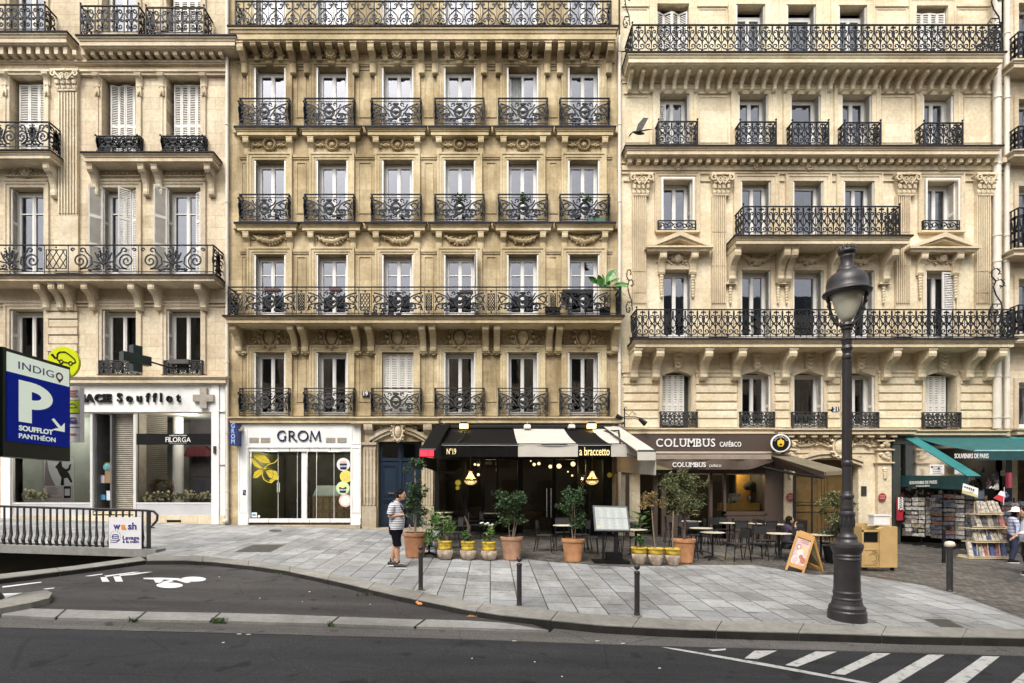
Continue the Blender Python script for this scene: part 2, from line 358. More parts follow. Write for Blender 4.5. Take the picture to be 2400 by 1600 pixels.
q = [gp(x, y, .004) for x, y in cp]; q += [(q[-1][0]+20, q[-1][1], gz(q[-1][0]+20, q[-1][1])+.004), (q[-1][0]+20, 20.3, gz(q[-1][0]+20, 20.3)+.004), (q[0][0], 20.3, gz(q[0][0], 20.3)+.004)]
b.poly(q); structure('cobbled_pavement', b, COB)
def sheet(name, poly, off, m):
    b = B(); b.poly([(x, y, gz(x, y)+off) for x, y in poly]); return structure(name, b, m)
road_edge = [(-900,1445),(0,1470),(1000,1494),(1500,1511.5),(1960,1524),(2400,1536),(3400,1563)]
re = [gp(x, y, RD) for x, y in road_edge]; re = [(-70, re[0][1]-.4)] + [(p[0], p[1]) for p in re] + [(70, re[-1][1]-.6)]
sheet('road', re + [(70, -3.2), (-70, -3.2)], RD, ROAD)
sheet('far_pavement', [(-70,-3.2),(70,-3.2),(70,-20),(-70,-20)], 0, SLAB)
st = [(-900,1418),(0,1440),(132,1445.6),(310,1450),(494,1453),(773,1460),(970,1467),(1100,1469),(1290,1476)]
stt = [(-900,1398),(0,1421),(57,1424),(344,1432),(600,1436),(781,1443),(973,1450),(1100,1453),(1180,1458)]
g1 = [gp(x, y, BY) for x, y in st]
ko = [gp(x, y, BY) for x, y in KO if x > 1290]
gut = [(-70, g1[0][1]+.25)] + [(p[0], p[1]+.02) for p in g1] + [(p[0], p[1]+.03) for p in ko] + [(70, ko[-1][1])] + re[::-1]
sheet('gutter', gut, GU, GUT)
kb = [gp(x, y, BY) for x, y in KO if x <= 1290]
ist = [gp(x, y, BY) for x, y in stt]
lane = [(-1200,1500),(-900,1420),(-300,1392),(0,1357),(170,1336),(344,1313.5)]
bay = [(gp(x, y, BY)[0], gp(x, y, BY)[1]+.04) for x, y in lane] + [(p[0], p[1]+.04) for p in kb] + [(p[0], p[1]) for p in g1[::-1]]
sheet('parking_bay_road', bay[1:], BY, BAY)
# flush granite stones between bay and gutter
b = B()
xs = [-900,-600,-300,0,132,320,494,773,973,1180]
for a, c in zip(xs, xs[1:]):
    a2, c2 = a + (3 if a > -900 else 0), c
    t = [gp(x, lerp_poly(stt, x), BY+.006) for x in (a2+22, (a+c)/2+22, c2+19)]; u = [gp(x, lerp_poly(st, x), BY+.006) for x in (a2, (a+c)/2, c2-3)]
    if c == 1180: t = [gp(x, y, BY+.006) for x, y in ((1000,1450),(1100,1453),(1180,1458))]; u = [gp(x, y, BY+.006) for x, y in ((976,1467),(1100,1469.5),(1285,1475.5))]
    b.prism(t + u[::-1], (0, 0, -.16))
structure('granite_edging', b, STRIPS)
# kerb stones
def kerb_strip(inner, outer, off, name, m, seg=1.05, h=.2):
    b = B()
    def dense(pts, n=160):
        P = [Vector(gp(x, y, off)) for x, y in pts]; L = [0]
        for a, c in zip(P, P[1:]): L.append(L[-1]+(c-a).length)
        out = []
        for i in range(n+1):
            t = L[-1]*i/n; k = max(j for j in range(len(L)) if L[j] <= t+1e-9); k = min(k, len(P)-2)
            out.append(P[k].lerp(P[k+1], (t-L[k])/max(L[k+1]-L[k], 1e-6)))
        return out, L[-1]
    I, l = dense(inner); O, l2 = dense(outer); n = len(I)-1; k = max(1, int(round(n*seg/l2)))
    for i in range(0, n, k):
        j = min(i+k, n); a = list(range(i, j+1)); sh = .012/ (l2/n)
        ii = [I[t].copy() for t in a]; oo = [O[t].copy() for t in a]
        ii[-1] = ii[-1].lerp(ii[-2], min(.4, sh)); oo[-1] = oo[-1].lerp(oo[-2], min(.4, sh))
        z = random.uniform(-.003, .004)
        b.mi = 0; b.prism([(p.x, p.y, p.z+z+.003) for p in oo] + [(p.x, p.y, p.z+z+.003) for p in ii[::-1]], (0, 0, -h))
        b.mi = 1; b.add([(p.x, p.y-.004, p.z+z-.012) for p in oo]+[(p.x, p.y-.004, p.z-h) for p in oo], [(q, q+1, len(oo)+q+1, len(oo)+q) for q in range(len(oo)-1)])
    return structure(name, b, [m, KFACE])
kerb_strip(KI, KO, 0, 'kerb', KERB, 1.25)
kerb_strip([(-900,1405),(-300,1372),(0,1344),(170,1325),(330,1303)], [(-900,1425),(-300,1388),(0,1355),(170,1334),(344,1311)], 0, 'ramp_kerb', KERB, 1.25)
# small island by the parking lane
isl = [(-700,1440),(-400,1418),(0,1399),(51,1388),(109,1381),(122,1388),(115,1400),(72,1411),(0,1424),(-400,1446),(-700,1466)]
b = B(); b.prism([gp(x, y, 0) for x, y in isl][::-1], (0, 0, -.2)); structure('traffic_island', b, KERB)
# car-park ramp: open pit below the railing
b = B(); yb = gp(350,1291)[1]+.2; yf2 = yb+5
nr = [gp(x, y) for x, y in ((-900,1405),(-300,1372),(0,1344),(170,1325),(330,1303),(350,1300))]
b.poly([(p[0], p[1], -3.4) for p in nr] + [(nr[-1][0]+2, yf2, -3.4), (nr[0][0], yf2, -3.4)])
b.add([(nr[0][0], yf2, -3.5), (nr[-1][0]+2, yf2, -3.5), (nr[-1][0]+2, yf2, -.5), (nr[0][0], yf2, -.5)], [(0,1,2,3)])
for p, r in zip(nr, nr[1:]): b.add([(p[0], p[1], -3.5), (r[0], r[1], -3.5), (r[0], r[1], r[2]-.1), (p[0], p[1], p[2]-.1)], [(0,1,2,3)])
b.add([(nr[-1][0], nr[-1][1], -3.5), (nr[-1][0]+2, yf2, -3.5), (nr[-1][0]+2, yf2, 0.2), (nr[-1][0], nr[-1][1], 0.2)], [(0,1,2,3)])
x0, x1, y1 = nr[0][0], gp(100,1320)[0], yb
b.prism([(x0, y1+.3, -3.4), (x1, y1+.3, -3.4), (gp(20,1320)[0], y1+.3, gz(x1, y1)-.62), (x1, y1+.3, gz(x1, y1)-.25), (x0, y1+.3, gz(x0, y1)-.25)], (0,.2,0))
structure('car_park_ramp', b, mk('ramp_concrete', (.07,.064,.052), .9, .3, 1., coord='World'))
# painted markings
def paint(pts, off, m, name, par=None):
    b = B()
    for poly in pts: b.poly([gp(x, y, off+.005) for x, y in poly])
    return structure(name, b, m)
paint([[(1548,1514),(1590,1519),(1800,1554),(2052,1601),(2022,1601),(1790,1558.5),(1575,1520)],
       [(1658,1520.5),(1702,1518.5),(1700,1522),(1672,1524.5)], [(1768,1523.5),(1822,1523),(1776,1543),(1745,1541.5)],
       [(1912,1525),(1962,1525.5),(1869,1561),(1840,1557)], [(2047,1529),(2088,1529.5),(1980,1580),(1946,1577)],
       [(2175,1532.5),(2214,1533),(2102,1601),(2058,1599)], [(2303,1536),(2343,1537),(2262,1601),(2210,1601)],
       [(2440,1540),(2482,1541),(2405,1601),(2368,1601)]], RD, PAINT, 'road_marking')
def z4(x, y): return (x*.28695, 1150+y*.28695)
def Z(*a): return [z4(*p) for p in a]
def ell(cx, cy, rx, ry, n=28): return Z(*[(cx+rx*cos(2*pi*i/n), cy+ry*sin(2*pi*i/n)) for i in range(n)])
paint([Z((820,702),(868,700),(895,738),(835,738)), Z((868,698),(850,690),(1090,658),(1150,658),(1000,677)),
       Z((925,695),(985,692),(1005,737),(945,738)), Z((985,690),(965,684),(1190,658),(1250,657),(1090,682)),
       ell(1580,717,102,20), ell(1385,767,108,22),
       Z((1170,706),(1310,704),(1460,710),(1560,742),(1520,748),(1440,725),(1340,720),(1305,746),(1270,745),(1255,720),(1175,716)),
       Z((1310,742),(1400,722),(1420,732),(1345,750))], BY, PAINTN, 'cycle_marking')
paint([Z((20,776),(335,738),(340,744),(20,786)), Z((350,796),(445,786),(440,792),(375,800)), Z((690,692),(840,672),(835,678),(740,692))], BY, PAINTN, 'lane_marking')
b = B(); b.poly([gp(x, y, .008) for x, y in Z((-400,880),(20,835),(185,828),(20,878),(-400,930))]); structure('island_marking', b, PAINTN)
# covers
COVER = mk('cast_iron_cover', (.05,.048,.045), .6, .3, 8, bump=.6, bscale=90)
def cover(px, name, label):
    b = B(); b.prism([gp(x, y, .006) for x, y in px], (0, 0, -.03)); b.mi = 1
    c = [sum(p[i] for p in px)/len(px) for i in (0, 1)]
    q = [gp(c[0]+(x-c[0])*.93, c[1]+(y-c[1])*.93, .009) for x, y in px]; b.prism(q, (0, 0, -.02))
    return tag(b.build(name, [KERB, COVER]), label, 'drain cover')
cover([(547,1292.5),(592,1274),(671,1274),(635,1292.5)], 'manhole_cover', 'large dark rectangular cover set in the grey slabs below the white ice-cream shop')
cover([(2163,1448),(2222,1449),(2262,1469),(2205,1468)], 'manhole_cover', 'small brown iron cover in the slabs to the right of the street lamp')
cover([(645+16*cos(a*pi/9), 1241.5+2.6*sin(a*pi/9)) for a in range(18)], 'manhole_cover', 'small round manhole cover near the white shop doorstep')
# weeds and litter
WEED = leafmat('weeds', (.02,.045,.01), (.05,.09,.02), (.09,.14,.04))
def weeds(b, x, y, rx, ry, n, off, h=.09):
    for i in range(n):
        p = gp(x+random.uniform(-rx, rx), y+random.uniform(-ry, ry), off); a = random.uniform(0, 2*pi); l = random.uniform(.3, 1)*h; w = .012
        b.add([(p[0]-w*cos(a), p[1]-w*sin(a), p[2]), (p[0]+w*cos(a), p[1]+w*sin(a), p[2]), (p[0]+l*.6*sin(a), p[1]+l*.6*cos(a), p[2]+l)], [(0,1,2)])
b = B()
for w in ((98,1404,16,5,260,BY),(515,1458,14,3,220,GU),(598,1329,12,3,160,BY),(625,1333,10,2,90,BY),(755,1356,16,4,160,BY),(822,1371,12,4,120,BY),(975,1410,12,4,90,BY),(1060,1432,6,2,40,BY),(310,1456,6,1.5,40,GU),(775,1466,5,2,40,GU),(700,1345,60,1.5,80,BY),(900,1394,80,1.5,60,BY)): weeds(b, *w)
o = b.build('weeds', WEED); tag(o, 'green weeds growing in the joint along the foot of the kerb', 'weeds', kind='stuff')
b = B()
for i in range(13):
    x, y, off = random.uniform(300, 1800), 0, RD; y = random.uniform(1500, 1598)+.027*(x-1150)
    if i < 8: x, y, off = random.uniform(480, 1000), random.uniform(1345, 1425), BY
    p = gp(x, min(y, 1599), off+.006); r = random.uniform(.008, .022); a = random.uniform(0, 3)
    b.prism([(p[0]+r*cos(a+t)*random.uniform(.6,1.3), p[1]+r*sin(a+t), p[2]) for t in (0,1.2,2.3,3.4,4.8)], (0,0,.006))
for x, y in ((118,1447),(285,1452),(560,1485),(582,1486),(1205,1501),(1400,1501),(1460,1507),(2235,1508),(2275,1509),(1840,1497)):
    p = gp(x, y, GU+.004); b.prism([(p[0]-.03, p[1], p[2]), (p[0], p[1]-.012, p[2]), (p[0]+.035, p[1], p[2]), (p[0], p[1]+.012, p[2])], (0,0,.008))
o = b.build('litter', mk('paper_scraps', (.6,.57,.5), .8, .2)); tag(o, 'scattered pale scraps and cigarette ends on the asphalt', 'litter', kind='stuff')
p = gp(985, 1418, BY); b = B(); b.blob(p[0], p[1], p[2]+.03, .06, .05, .03); b.blob(p[0]-.05, p[1]+.04, p[2]+.05, .04, .03, .03); b.blob(p[0]+.09, p[1]-.02, p[2]+.02, .05, .03, .015)
tag(b.build('crumpled_wrapper', mk('orange_wrapper', (.65,.25,.08), .5, .4, 20)), 'small crumpled orange wrapper lying at the foot of the kerb', 'litter')
p = gp(1108, 1443, BY); b = B()
for i in range(5): a = i*.9; b.add([(p[0]+.05*i-.1, p[1]-.03, p[2]+.006), (p[0]+.05*i-.03, p[1]-.05, p[2]+.006), (p[0]+.05*i-.02, p[1]+.03, p[2]+.03)], [(0,1,2)])
tag(b.build('fallen_leaves', mk('dead_leaf', (.35,.16,.05), .6, .3, 20)), 'few dry brown leaves in the gutter below the kerb joint', 'leaves')
# ---------------------------------------------------------------- facade kit
def P(px, Y=YW): return wx(px, Y)
def wall_mesh(b, x0, x1, z0, z1, ops, Y=YW, depth=.42):
    """wall front with rectangular openings (x0,x1,z0,z1) and their reveals"""
    xs = sorted({x0, x1, *[v for o in ops for v in o[:2]]}); zs = sorted({z0, z1, *[v for o in ops for v in o[2:4]]})
    for i in range(len(xs)-1):
        for j in range(len(zs)-1):
            cx, cz = (xs[i]+xs[i+1])/2, (zs[j]+zs[j+1])/2
            if any(o[0] < cx < o[1] and o[2] < cz < o[3] for o in ops): continue
            b.add([(xs[i],Y,zs[j]),(xs[i+1],Y,zs[j]),(xs[i+1],Y,zs[j+1]),(xs[i],Y,zs[j+1])], [(0,1,2,3)])
    for o in ops:
        a, c, d, e = o[:4]
        b.add([(a,Y,d),(c,Y,d),(c,Y,e),(a,Y,e),(a,Y+depth,d),(c,Y+depth,d),(c,Y+depth,e),(a,Y+depth,e)], [(0,4,7,3),(1,2,6,5),(3,7,6,2),(0,1,5,4)])
def win(bld, xl, xr, zb, zt, Y, lights=2, transom=0, curt=None, fr=WHITE, glassm=None, open_leaf=False, base=.5, setb=.29, curt_side=0):
    """casement window as part of a building: frame > pane, curtain"""
    b = B(); yf = Y+setb; w = .055
    for a in ((xl, xl+w, zb, zt), (xr-w, xr, zb, zt), (xl+w, xr-w, zt-w-.04, zt), (xl+w, xr-w, zb, zb+w)): b.box(a[0], a[1], yf-.03, yf+.06, a[2], a[3])
    il, ir, ib, it = xl+w, xr-w, zb+w, zt-w-.04; n = lights; cw = (ir-il)/n; s = .058; pb = B(); mid = (il+ir)/2
    for k in range(n):
        if open_leaf and k == 0: continue
        a, c = il+cw*k+.004, il+cw*(k+1)-.004
        for q in ((a, a+s, ib, it), (c-s, c, ib, it), (a+s, c-s, it-s, it), (a+s, c-s, ib, ib+.11)): b.box(q[0], q[1], yf-.045, yf+.02, q[2], q[3])
        if base: b.box(a+s, c-s, yf-.04, yf+.015, ib+.11, ib+.11+base*.0+.02)
        if transom: zz = it-(it-ib)*transom; b.box(a+s, c-s, yf-.04, yf+.015, zz-.018, zz+.018)
        pb.add([(a+s, yf, ib+.1), (c-s, yf, ib+.1), (c-s, yf, it-s), (a+s, yf, it-s)], [(0,1,2,3)])
    if open_leaf:
        a = il+.01
        b.box(a, a+.05, yf+.03, yf+.5, ib, ib+.1); b.box(a, a+.05, yf+.03, yf+.5, it-.06, it); b.box(a, a+.05, yf+.44, yf+.5, ib, it); b.box(a, a+.05, yf+.03, yf+.09, ib, it)
    if n == 2: b.box(mid-.028, mid+.028, yf-.06, yf-.046, ib, it)
    w_ = b.build('window', fr, bld); pb.build('pane', glassm or PANE, w_)
    if curt:
        cb = B(); sides = [(il, mid-.02), (mid+.02, ir)] if curt_side == 0 else ([(il, il+(ir-il)*.33)] if curt_side < 0 else [(ir-(ir-il)*.35, ir)])
        for a, c in sides:
            m = 15
            for i in range(m):
                x, x2 = a+(c-a)*i/m, a+(c-a)*(i+1)/m; y, y2 = yf+.12+.025*sin(i*2.1), yf+.12+.025*sin((i+1)*2.1)
                cb.add([(x, y, ib), (x2, y2, ib), (x2, y2, it+.05), (x, y, it+.05)], [(0,1,2,3)])
        cb.build('curtain', curt, w_)
    return w_
def leaf(b, x0, y0, x1, y1, z0, z1, t=.035, cols=1, rails=(.0, .42, 1.)):
    """louvred shutter leaf standing on the plan line (x0,y0)-(x1,y1)"""
    L = math.hypot(x1-x0, y1-y0); ux, uy = (x1-x0)/L, (y1-y0)/L; nx, ny = -uy, ux
    def bx(a, c, d, e, p=-t/2, q=t/2):
        vs = [(x0+ux*s+nx*v, y0+uy*s+ny*v, z) for z in (d, e) for s, v in ((a,p),(c,p),(c,q),(a,q))]
        b.add(vs, [(0,3,2,1),(4,5,6,7),(0,1,5,4),(1,2,6,5),(2,3,7,6),(3,0,4,7)])
    st = .045; cw = L/cols
    for k in range(cols):
        a, c = cw*k, cw*(k+1)
        bx(a+.002, a+st, z0, z1); bx(c-st, c-.002, z0, z1)
        for r in rails:
            z = z0+(z1-z0)*r; bx(a+st, c-st, max(z0, z-.05), min(z1, z+.05))
        zz = z0+.08
        while zz < z1-.08:
            vs = [(x0+ux*s+nx*v, y0+uy*s+ny*v, z) for s in (a+st, c-st) for v, z in ((-t/2+.004, zz), (t/2-.004, zz+.042), (t/2-.004, zz+.050), (-t/2+.004, zz+.012))]
            b.add(vs, [(0,4,5,1),(1,5,6,2),(2,6,7,3),(3,7,4,0)]); zz += .062
    return b
def shutters_closed(bld, xl, xr, z0, z1, Y, n=4, m=SHUT, angles=None):
    """bi-fold leaves closed across the opening"""
    w = (xr-xl)/n; y = Y
    for k in range(n):
        b = B(); a = (angles or [0]*n)[k]; b = leaf(b, xl+w*k+.003, Y+(a if k % 2 else 0), xl+w*(k+1)-.003, Y+(0 if k % 2 else a), z0, z1); b.build('shutter', m, bld)
def bracket(b, x, w, Y, p, zt, h, style=0):
    prof = [(0,0),(p,0),(p,-.12*h),(p*.97,-.2*h),(p*.85,-.27*h),(p*.66,-.31*h),(p*.5,-.42*h),(p*.36,-.58*h),(p*.3,-.74*h),(p*.33,-.84*h),(p*.3,-.94*h),(p*.2,-h),(0,-h)]
    if style == 1: prof = [(0,0),(p,0),(p,-.22*h),(p*.93,-.34*h),(p*.6,-.42*h),(p*.42,-.5*h),(p*.3,-.56*h),(p*.3,-.95*h),(p*.2,-h),(0,-h)]
    if style == 2: prof = [(0,0),(p,0),(p,-.1*h),(p*1.02,-.18*h),(p*.98,-.28*h),(p*.88,-.34*h),(p*.7,-.38*h),(p*.5,-.5*h),(p*.38,-.66*h),(p*.34,-.8*h),(p*.36,-.9*h),(p*.26,-h),(0,-h)]
    b.prism([(x-w/2, Y-a, zt+z) for a, z in prof], (w, 0, 0))
    # side volutes, front leaf and cap
    r = .16*h if style != 1 else .1*h
    for s in (-1, 1): b.lathe([(r*.0001,0),(r,.0),(r,.03),(r*.5,.04)], (0,0,0), 10) if 0 else None
    b.prism([(x-w*.32, Y-a-.018, zt+z) for a, z in prof[2:-1]] + [(x-w*.32, Y, zt-h*.98), (x-w*.32, Y, zt-.13*h)], (w*.64, 0, 0))
    b.box(x-w*.58, x+w*.58, Y-p*1.04, Y, zt-.055*h, zt+.001)
def brk_part(bld, mat, x, w, Y, p, zt, h, style=0, name='bracket'):
    b = B(); bracket(b, x, w, Y, p, zt, h, style); return b.build(name, mat, bld)
def garland(b, x0, x1, z, sag, Y, r=.05, n=22):
    for i in range(n):
        t = i/(n-1); x = x0+(x1-x0)*t; zz = z-sag*4*t*(1-t); k = r*(.55+.75*math.sin(pi*t))
        b.blob(x+random.uniform(-.02,.02), Y-.06, zz+random.uniform(-.03,.03), k, k*1.1, k, 6, 4)
        if i % 2: b.blob(x, Y-.05, zz+k*1.3*random.choice((-1,1)), k*.6, k*.9, k*.6, 5, 4)
def spiral(cx, cz, r0, r1, a0, a1, n=14): return [(cx+(r0+(r1-r0)*i/n)*cos(a0+(a1-a0)*i/n), cz+(r0+(r1-r0)*i/n)*sin(a0+(a1-a0)*i/n)) for i in range(n+1)]
def scrolls(b, cx, cz, w, h, Y, t=.035, n=2):
    for s in (-1, 1):
        b.rib([(cx+s*x, z) for x, z in [(w*.12, cz-h*.3), (w*.25, cz+h*.05)]+[(w*.3+p[0], cz+p[1]) for p in spiral(0, 0, h*.34, h*.06, pi*.9, -pi*1.6, 12)]], t, .05, Y-.02)
        b.rib([(cx+s*x, z) for x, z in [(w*.3, cz-h*.25), (w*.42, cz-h*.3)]+[(w*.43+p[0], cz-h*.08+p[1]) for p in spiral(0, 0, h*.2, h*.04, -pi*.5, pi*1.5, 10)]], t*.8, .04, Y-.015)
        for k in range(9): b.blob(cx+s*w*random.uniform(.1,.48), Y-.05, cz+random.uniform(-.4,.35)*h, t*.8, t*1.2, t*.7, 5, 4)
def mascaron(b, cx, cz, h, Y):
    b.blob(cx, Y-.07, cz, h*.2, h*.17, h*.27, 10, 8); b.blob(cx, Y-.07-h*.17, cz-h*.02, h*.035, h*.05, h*.06, 6, 4)
    for s in (-1, 1):
        b.blob(cx+s*h*.08, Y-.07-h*.13, cz+h*.05, h*.035, h*.02, h*.02, 6, 4)
        for k in range(6): a = k*.42; b.blob(cx+s*h*.24*cos(a-.6), Y-.06, cz+h*.3*sin(a-.6)+h*.04, h*.075, h*.07, h*.075, 6, 4)
    b.blob(cx, Y-.07-h*.14, cz-h*.11, h*.05, h*.02, h*.018, 6, 4)
    for k in range(5): b.blob(cx+(k-2)*h*.09, Y-.06, cz+h*(.38-.03*abs(k-2)), h*.05, h*.04, h*(.09-.01*abs(k-2)), 6, 4)
def cartouche(b, cx, cz, w, h, Y):
    b.blob(cx, Y-.04, cz, w*.26, .13, h*.34, 12, 8)
    for k in range(12): a = 2*pi*k/12; b.blob(cx+w*.45*cos(a), Y-.08, cz+h*.5*sin(a), w*.09, .11, h*.07, 5, 4)
    b.rib([(cx+w*.33*cos(2*pi*i/20), cz+h*.42*sin(2*pi*i/20)) for i in range(21)], .05, .12, Y-.05)
    for s in (-1, 1):
        b.rib([(cx+s*x, z) for x, z in [(w*.2, cz+h*.5)]+[(w*.36+p[0], cz+h*.33+p[1]) for p in spiral(0,0,h*.13,.02,pi*.7,-pi*1.3,10)]], .04, .1, Y-.05)
        b.rib([(cx+s*x, z) for x, z in [(w*.1, cz-h*.52)]+[(w*.26+p[0], cz-h*.34+p[1]) for p in spiral(0,0,h*.11,.02,-pi*.7,pi*1.2,10)]], .035, .09, Y-.04)
    for k in range(5): b.blob(cx+(k-2)*w*.11, Y-.07, cz+h*(.52-.03*abs(k-2)), w*.06, .06, h*.08, 6, 4)
    b.blob(cx, Y-.05, cz-h*.52, w*.1, .06, h*.08, 6, 4)
def wreath(b, cx, cz, r, Y):
    for i in range(16): a = 2*pi*i/16; b.blob(cx+r*cos(a), Y-.06, cz+r*sin(a), r*.24, .09, r*.22, 6, 4)
    b.blob(cx, Y-.02, cz, r*.5, .09, r*.5, 8, 5)
    for s in (-1, 1):
        b.rib([(cx+s*x, z) for x, z in [(r*1.3, cz-r*.2), (r*2, cz+r*.1), (r*2.6, cz-r*.15), (r*3.1, cz+r*.1)]], .05, .09, Y-.03)
        for k in range(7): b.blob(cx+s*r*(1.4+k*.27), Y-.04, cz+r*.4*sin(k*1.9)-r*.05, r*.22, .06, r*.15, 6, 4)
        b.rib([(cx+s*r*.2, cz-r*.95), (cx+s*r*.7, cz-r*1.35)], .05, .04, Y-.02)
def capital(b, x0, x1, z0, z1, Y):
    cx, w, h = (x0+x1)/2, x1-x0, z1-z0
    b.prism([(cx-w*.33, Y-.1, z0), (cx+w*.33, Y-.1, z0), (cx+w*.45, Y-.2, z1-h*.12), (cx-w*.45, Y-.2, z1-h*.12)], (0, .2, 0))
    b.box(x0, x1, Y-.26, Y, z1-h*.1, z1); b.box(cx-w*.36, cx+w*.36, Y-.16, Y, z0-.02, z0+.03)
    for row, n, hh in ((0, 4, .16), (1, 4, .42)):
        for k in range(n):
            x = cx+(k-(n-1)/2)*w*.2; z = z0+h*hh
            b.blob(x, Y-.15-.03*row, z, w*.09, .05, h*.15, 6, 5); b.blob(x, Y-.2-.03*row, z+h*.13, w*.075, .05, h*.05, 6, 4)
    for s in (-1, 1):
        b.rib([(cx+s*x, z) for x, z in [(w*.1, z0+h*.45), (w*.28, z0+h*.72)]+[(w*.38+p[0], z1-h*.25+p[1]) for p in spiral(0,0,h*.16,.02,pi*.6,-pi*1.6,12)]], .045, .1, Y-.22)
        b.rib([(cx+s*x, z) for x, z in [(w*.05, z0+h*.5)]+[(w*.1+p[0], z1-h*.3+p[1]) for p in spiral(0,0,h*.1,.02,pi*.9,-pi*1.2,8)]], .03, .07, Y-.22)
    b.blob(cx, Y-.25, z1-h*.08, w*.09, .05, h*.09, 8, 5)
def pilaster(bld, mat, matd, x0, x1, zcap0, zcap1, cx0, cx1, segs, zb, Y=YW):
    b = B(); p = .09; b.box(x0, x1, Y-p, Y+.01, zb+.22, zcap0)
    n = 6; w = (x1-x0)/(n*2+1)
    for a, c in segs:
        for k in range(n+1): b.box(x0+w*2*k+w*.05, x0+w*2*k+w*.95, Y-p-.055, Y-p+.002, a, c)
    b.box(x0-.05, x1+.05, Y-p-.05, Y, zb+.1, zb+.2); b.box(x0-.1, x1+.1, Y-p-.1, Y, zb, zb+.1)
    o = b.build('pilaster', mat, bld); c = B(); capital(c, cx0, cx1, zcap0, zcap1, Y); c.build('capital', matd, o); return o

# ---------------------------------------------------------------- wrought-iron patterns (x: 0..w, z: 0..h)
def bar(b, x0, z0, x1, z1, w=.022, d=.022, y=0): return b.rib([(x0, z0), (x1, z1)], w, d, y)
def sc(b, pts, w=.017): b.rib(pts, w*2.0 if w < .02 else w*2.05, .02)
def mir(pts, c): return [(2*c-x, z) for x, z in pts]
def pat_lyre(b, w, h):                        # right building: paired S scrolls forming a lyre
    c = w/2; L = [[(c-.01, h*.03)]+spiral(c-w*.24, h*.2, w*.24, w*.035, -pi*.35, -pi*2.6, 18),
        [(c-w*.46, h*.3)]+[(c-w*.42, h*.36), (c-w*.3, h*.44), (c-w*.14, h*.52), (c-w*.06, h*.6), (c-w*.1, h*.72)]+spiral(c-w*.25, h*.76, w*.17, w*.03, -pi*.05, pi*1.9, 14),
        [(c-w*.02, h*.97), (c-w*.05, h*.9)]+[(c-w*.47, h*.97), (c-w*.44, h*.8), (c-w*.3, h*.62)][:0]+spiral(c-w*.13, h*.92, w*.09, w*.02, 0, pi*1.5, 8),
        [(c-w*.5+.01, h*.98), (c-w*.47, h*.75), (c-w*.36, h*.6), (c-w*.2, h*.5), (c-w*.04, h*.4), (c, h*.28)],
        spiral(c-w*.3, h*.5, w*.07, w*.02, 0, pi*2, 7)]
    for p in L: sc(b, p); sc(b, mir(p, c))
    sc(b, [(c, 0), (c, h)], .014)
    for x, z in ((c, h*.28), (c, h*.55), (c, h*.8)): b.blob(x, -.005, z, .022, .015, .026, 6, 4)
def pat_top2(b, w, h):                        # middle building, top balcony
    c = w/2
    for p in (spiral(c-w*.2, h*.22, w*.17, w*.03, -pi*.1, pi*1.9, 14), [(c-w*.2, h*.05), (c-w*.38, h*.12), (c-w*.45, h*.28), (c-w*.38, h*.45), (c-w*.22, h*.55), (c-w*.06, h*.66), (c, h*.75)],
              [(c-w*.47, h*.98), (c-w*.4, h*.82), (c-w*.28, h*.72), (c-w*.1, h*.74)], spiral(c-w*.33, h*.88, w*.1, w*.03, 0, pi*1.8, 9), [(c-w*.03, h*.5), (c-w*.12, h*.42), (c-w*.05, h*.33)]):
        sc(b, p, .018); sc(b, mir(p, c), .018)
    sc(b, [(c, 0), (c, h)], .02); b.blob(c, -.01, h*.72, .04, .02, .05, 7, 4); b.blob(c, -.01, h*.45, .03, .02, .045, 7, 4); b.blob(c, -.01, h*.05, .035, .02, .03, 7, 4)
    for s in (-1, 1): b.blob(c+s*w*.22, -.01, h*.73, .06, .015, .022, 6, 4)
def pat_cart(b, w, h, u=.5):                  # middle building: oval cartouche between acanthus scrolls
    c = w/2; ov = [(c+.17*cos(2*pi*i/20), h*.52+h*.26*sin(2*pi*i/20)) for i in range(21)]; sc(b, ov, .035)
    sc(b, [(c+.13*cos(2*pi*i/16), h*.52+h*.2*sin(2*pi*i/16)) for i in range(17)], .012)
    for p in (spiral(c-w*.27, h*.28, .15, .03, pi*.1, pi*2.6, 14), [(c-.12, h*.2), (c-w*.18, h*.12), (c-w*.3, h*.1)], spiral(c-w*.36, h*.62, .16, .03, -pi*.6, -pi*2.5, 14),
              [(c-w*.46, h*.9), (c-w*.36, h*.84), (c-w*.25, h*.72), (c-w*.2, h*.55), (c-w*.12, h*.3)], [(c-.17, h*.55), (c-w*.2, h*.7), (c-w*.24, h*.88)], [(c-w*.47, h*.1), (c-w*.44, h*.35), (c-w*.34, h*.42), (c-w*.2, h*.36)],
              spiral(c-.2, h*.86, .07, .02, pi, -pi*.6, 8), [(c-w*.47, h*.8), (c-w*.44, h*.6), (c-w*.47, h*.45)], spiral(c-w*.43, h*.2, .07, .02, 0, pi*1.7, 8)):
        sc(b, p, .022); sc(b, mir(p, c), .022)
    b.blob(c, -.012, h*.88, .13, .02, .055, 8, 4); b.blob(c, -.012, h*.52, .07, .02, .05, 8, 4); b.blob(c, -.012, h*.24, .09, .02, .05, 8, 4)
    sc(b, [(c-.1, h*.56), (c, h*.44), (c+.1, h*.56)], .05)
    for s in (-1, 1):
        for dx, dz, r in ((.24, .2, .06), (.1, .12, .06), (.44, .6, .04), (.34, .2, .05), (.27, .3, .05), (.33, .34, .04), (.3, .66, .045), (.4, .7, .035), (.2, .45, .04), (.38, .5, .035), (.16, .78, .035), (.42, .88, .03)): b.blob(c+s*w*dx, -.01, h*dz, r, .016, r*.7, 6, 4)
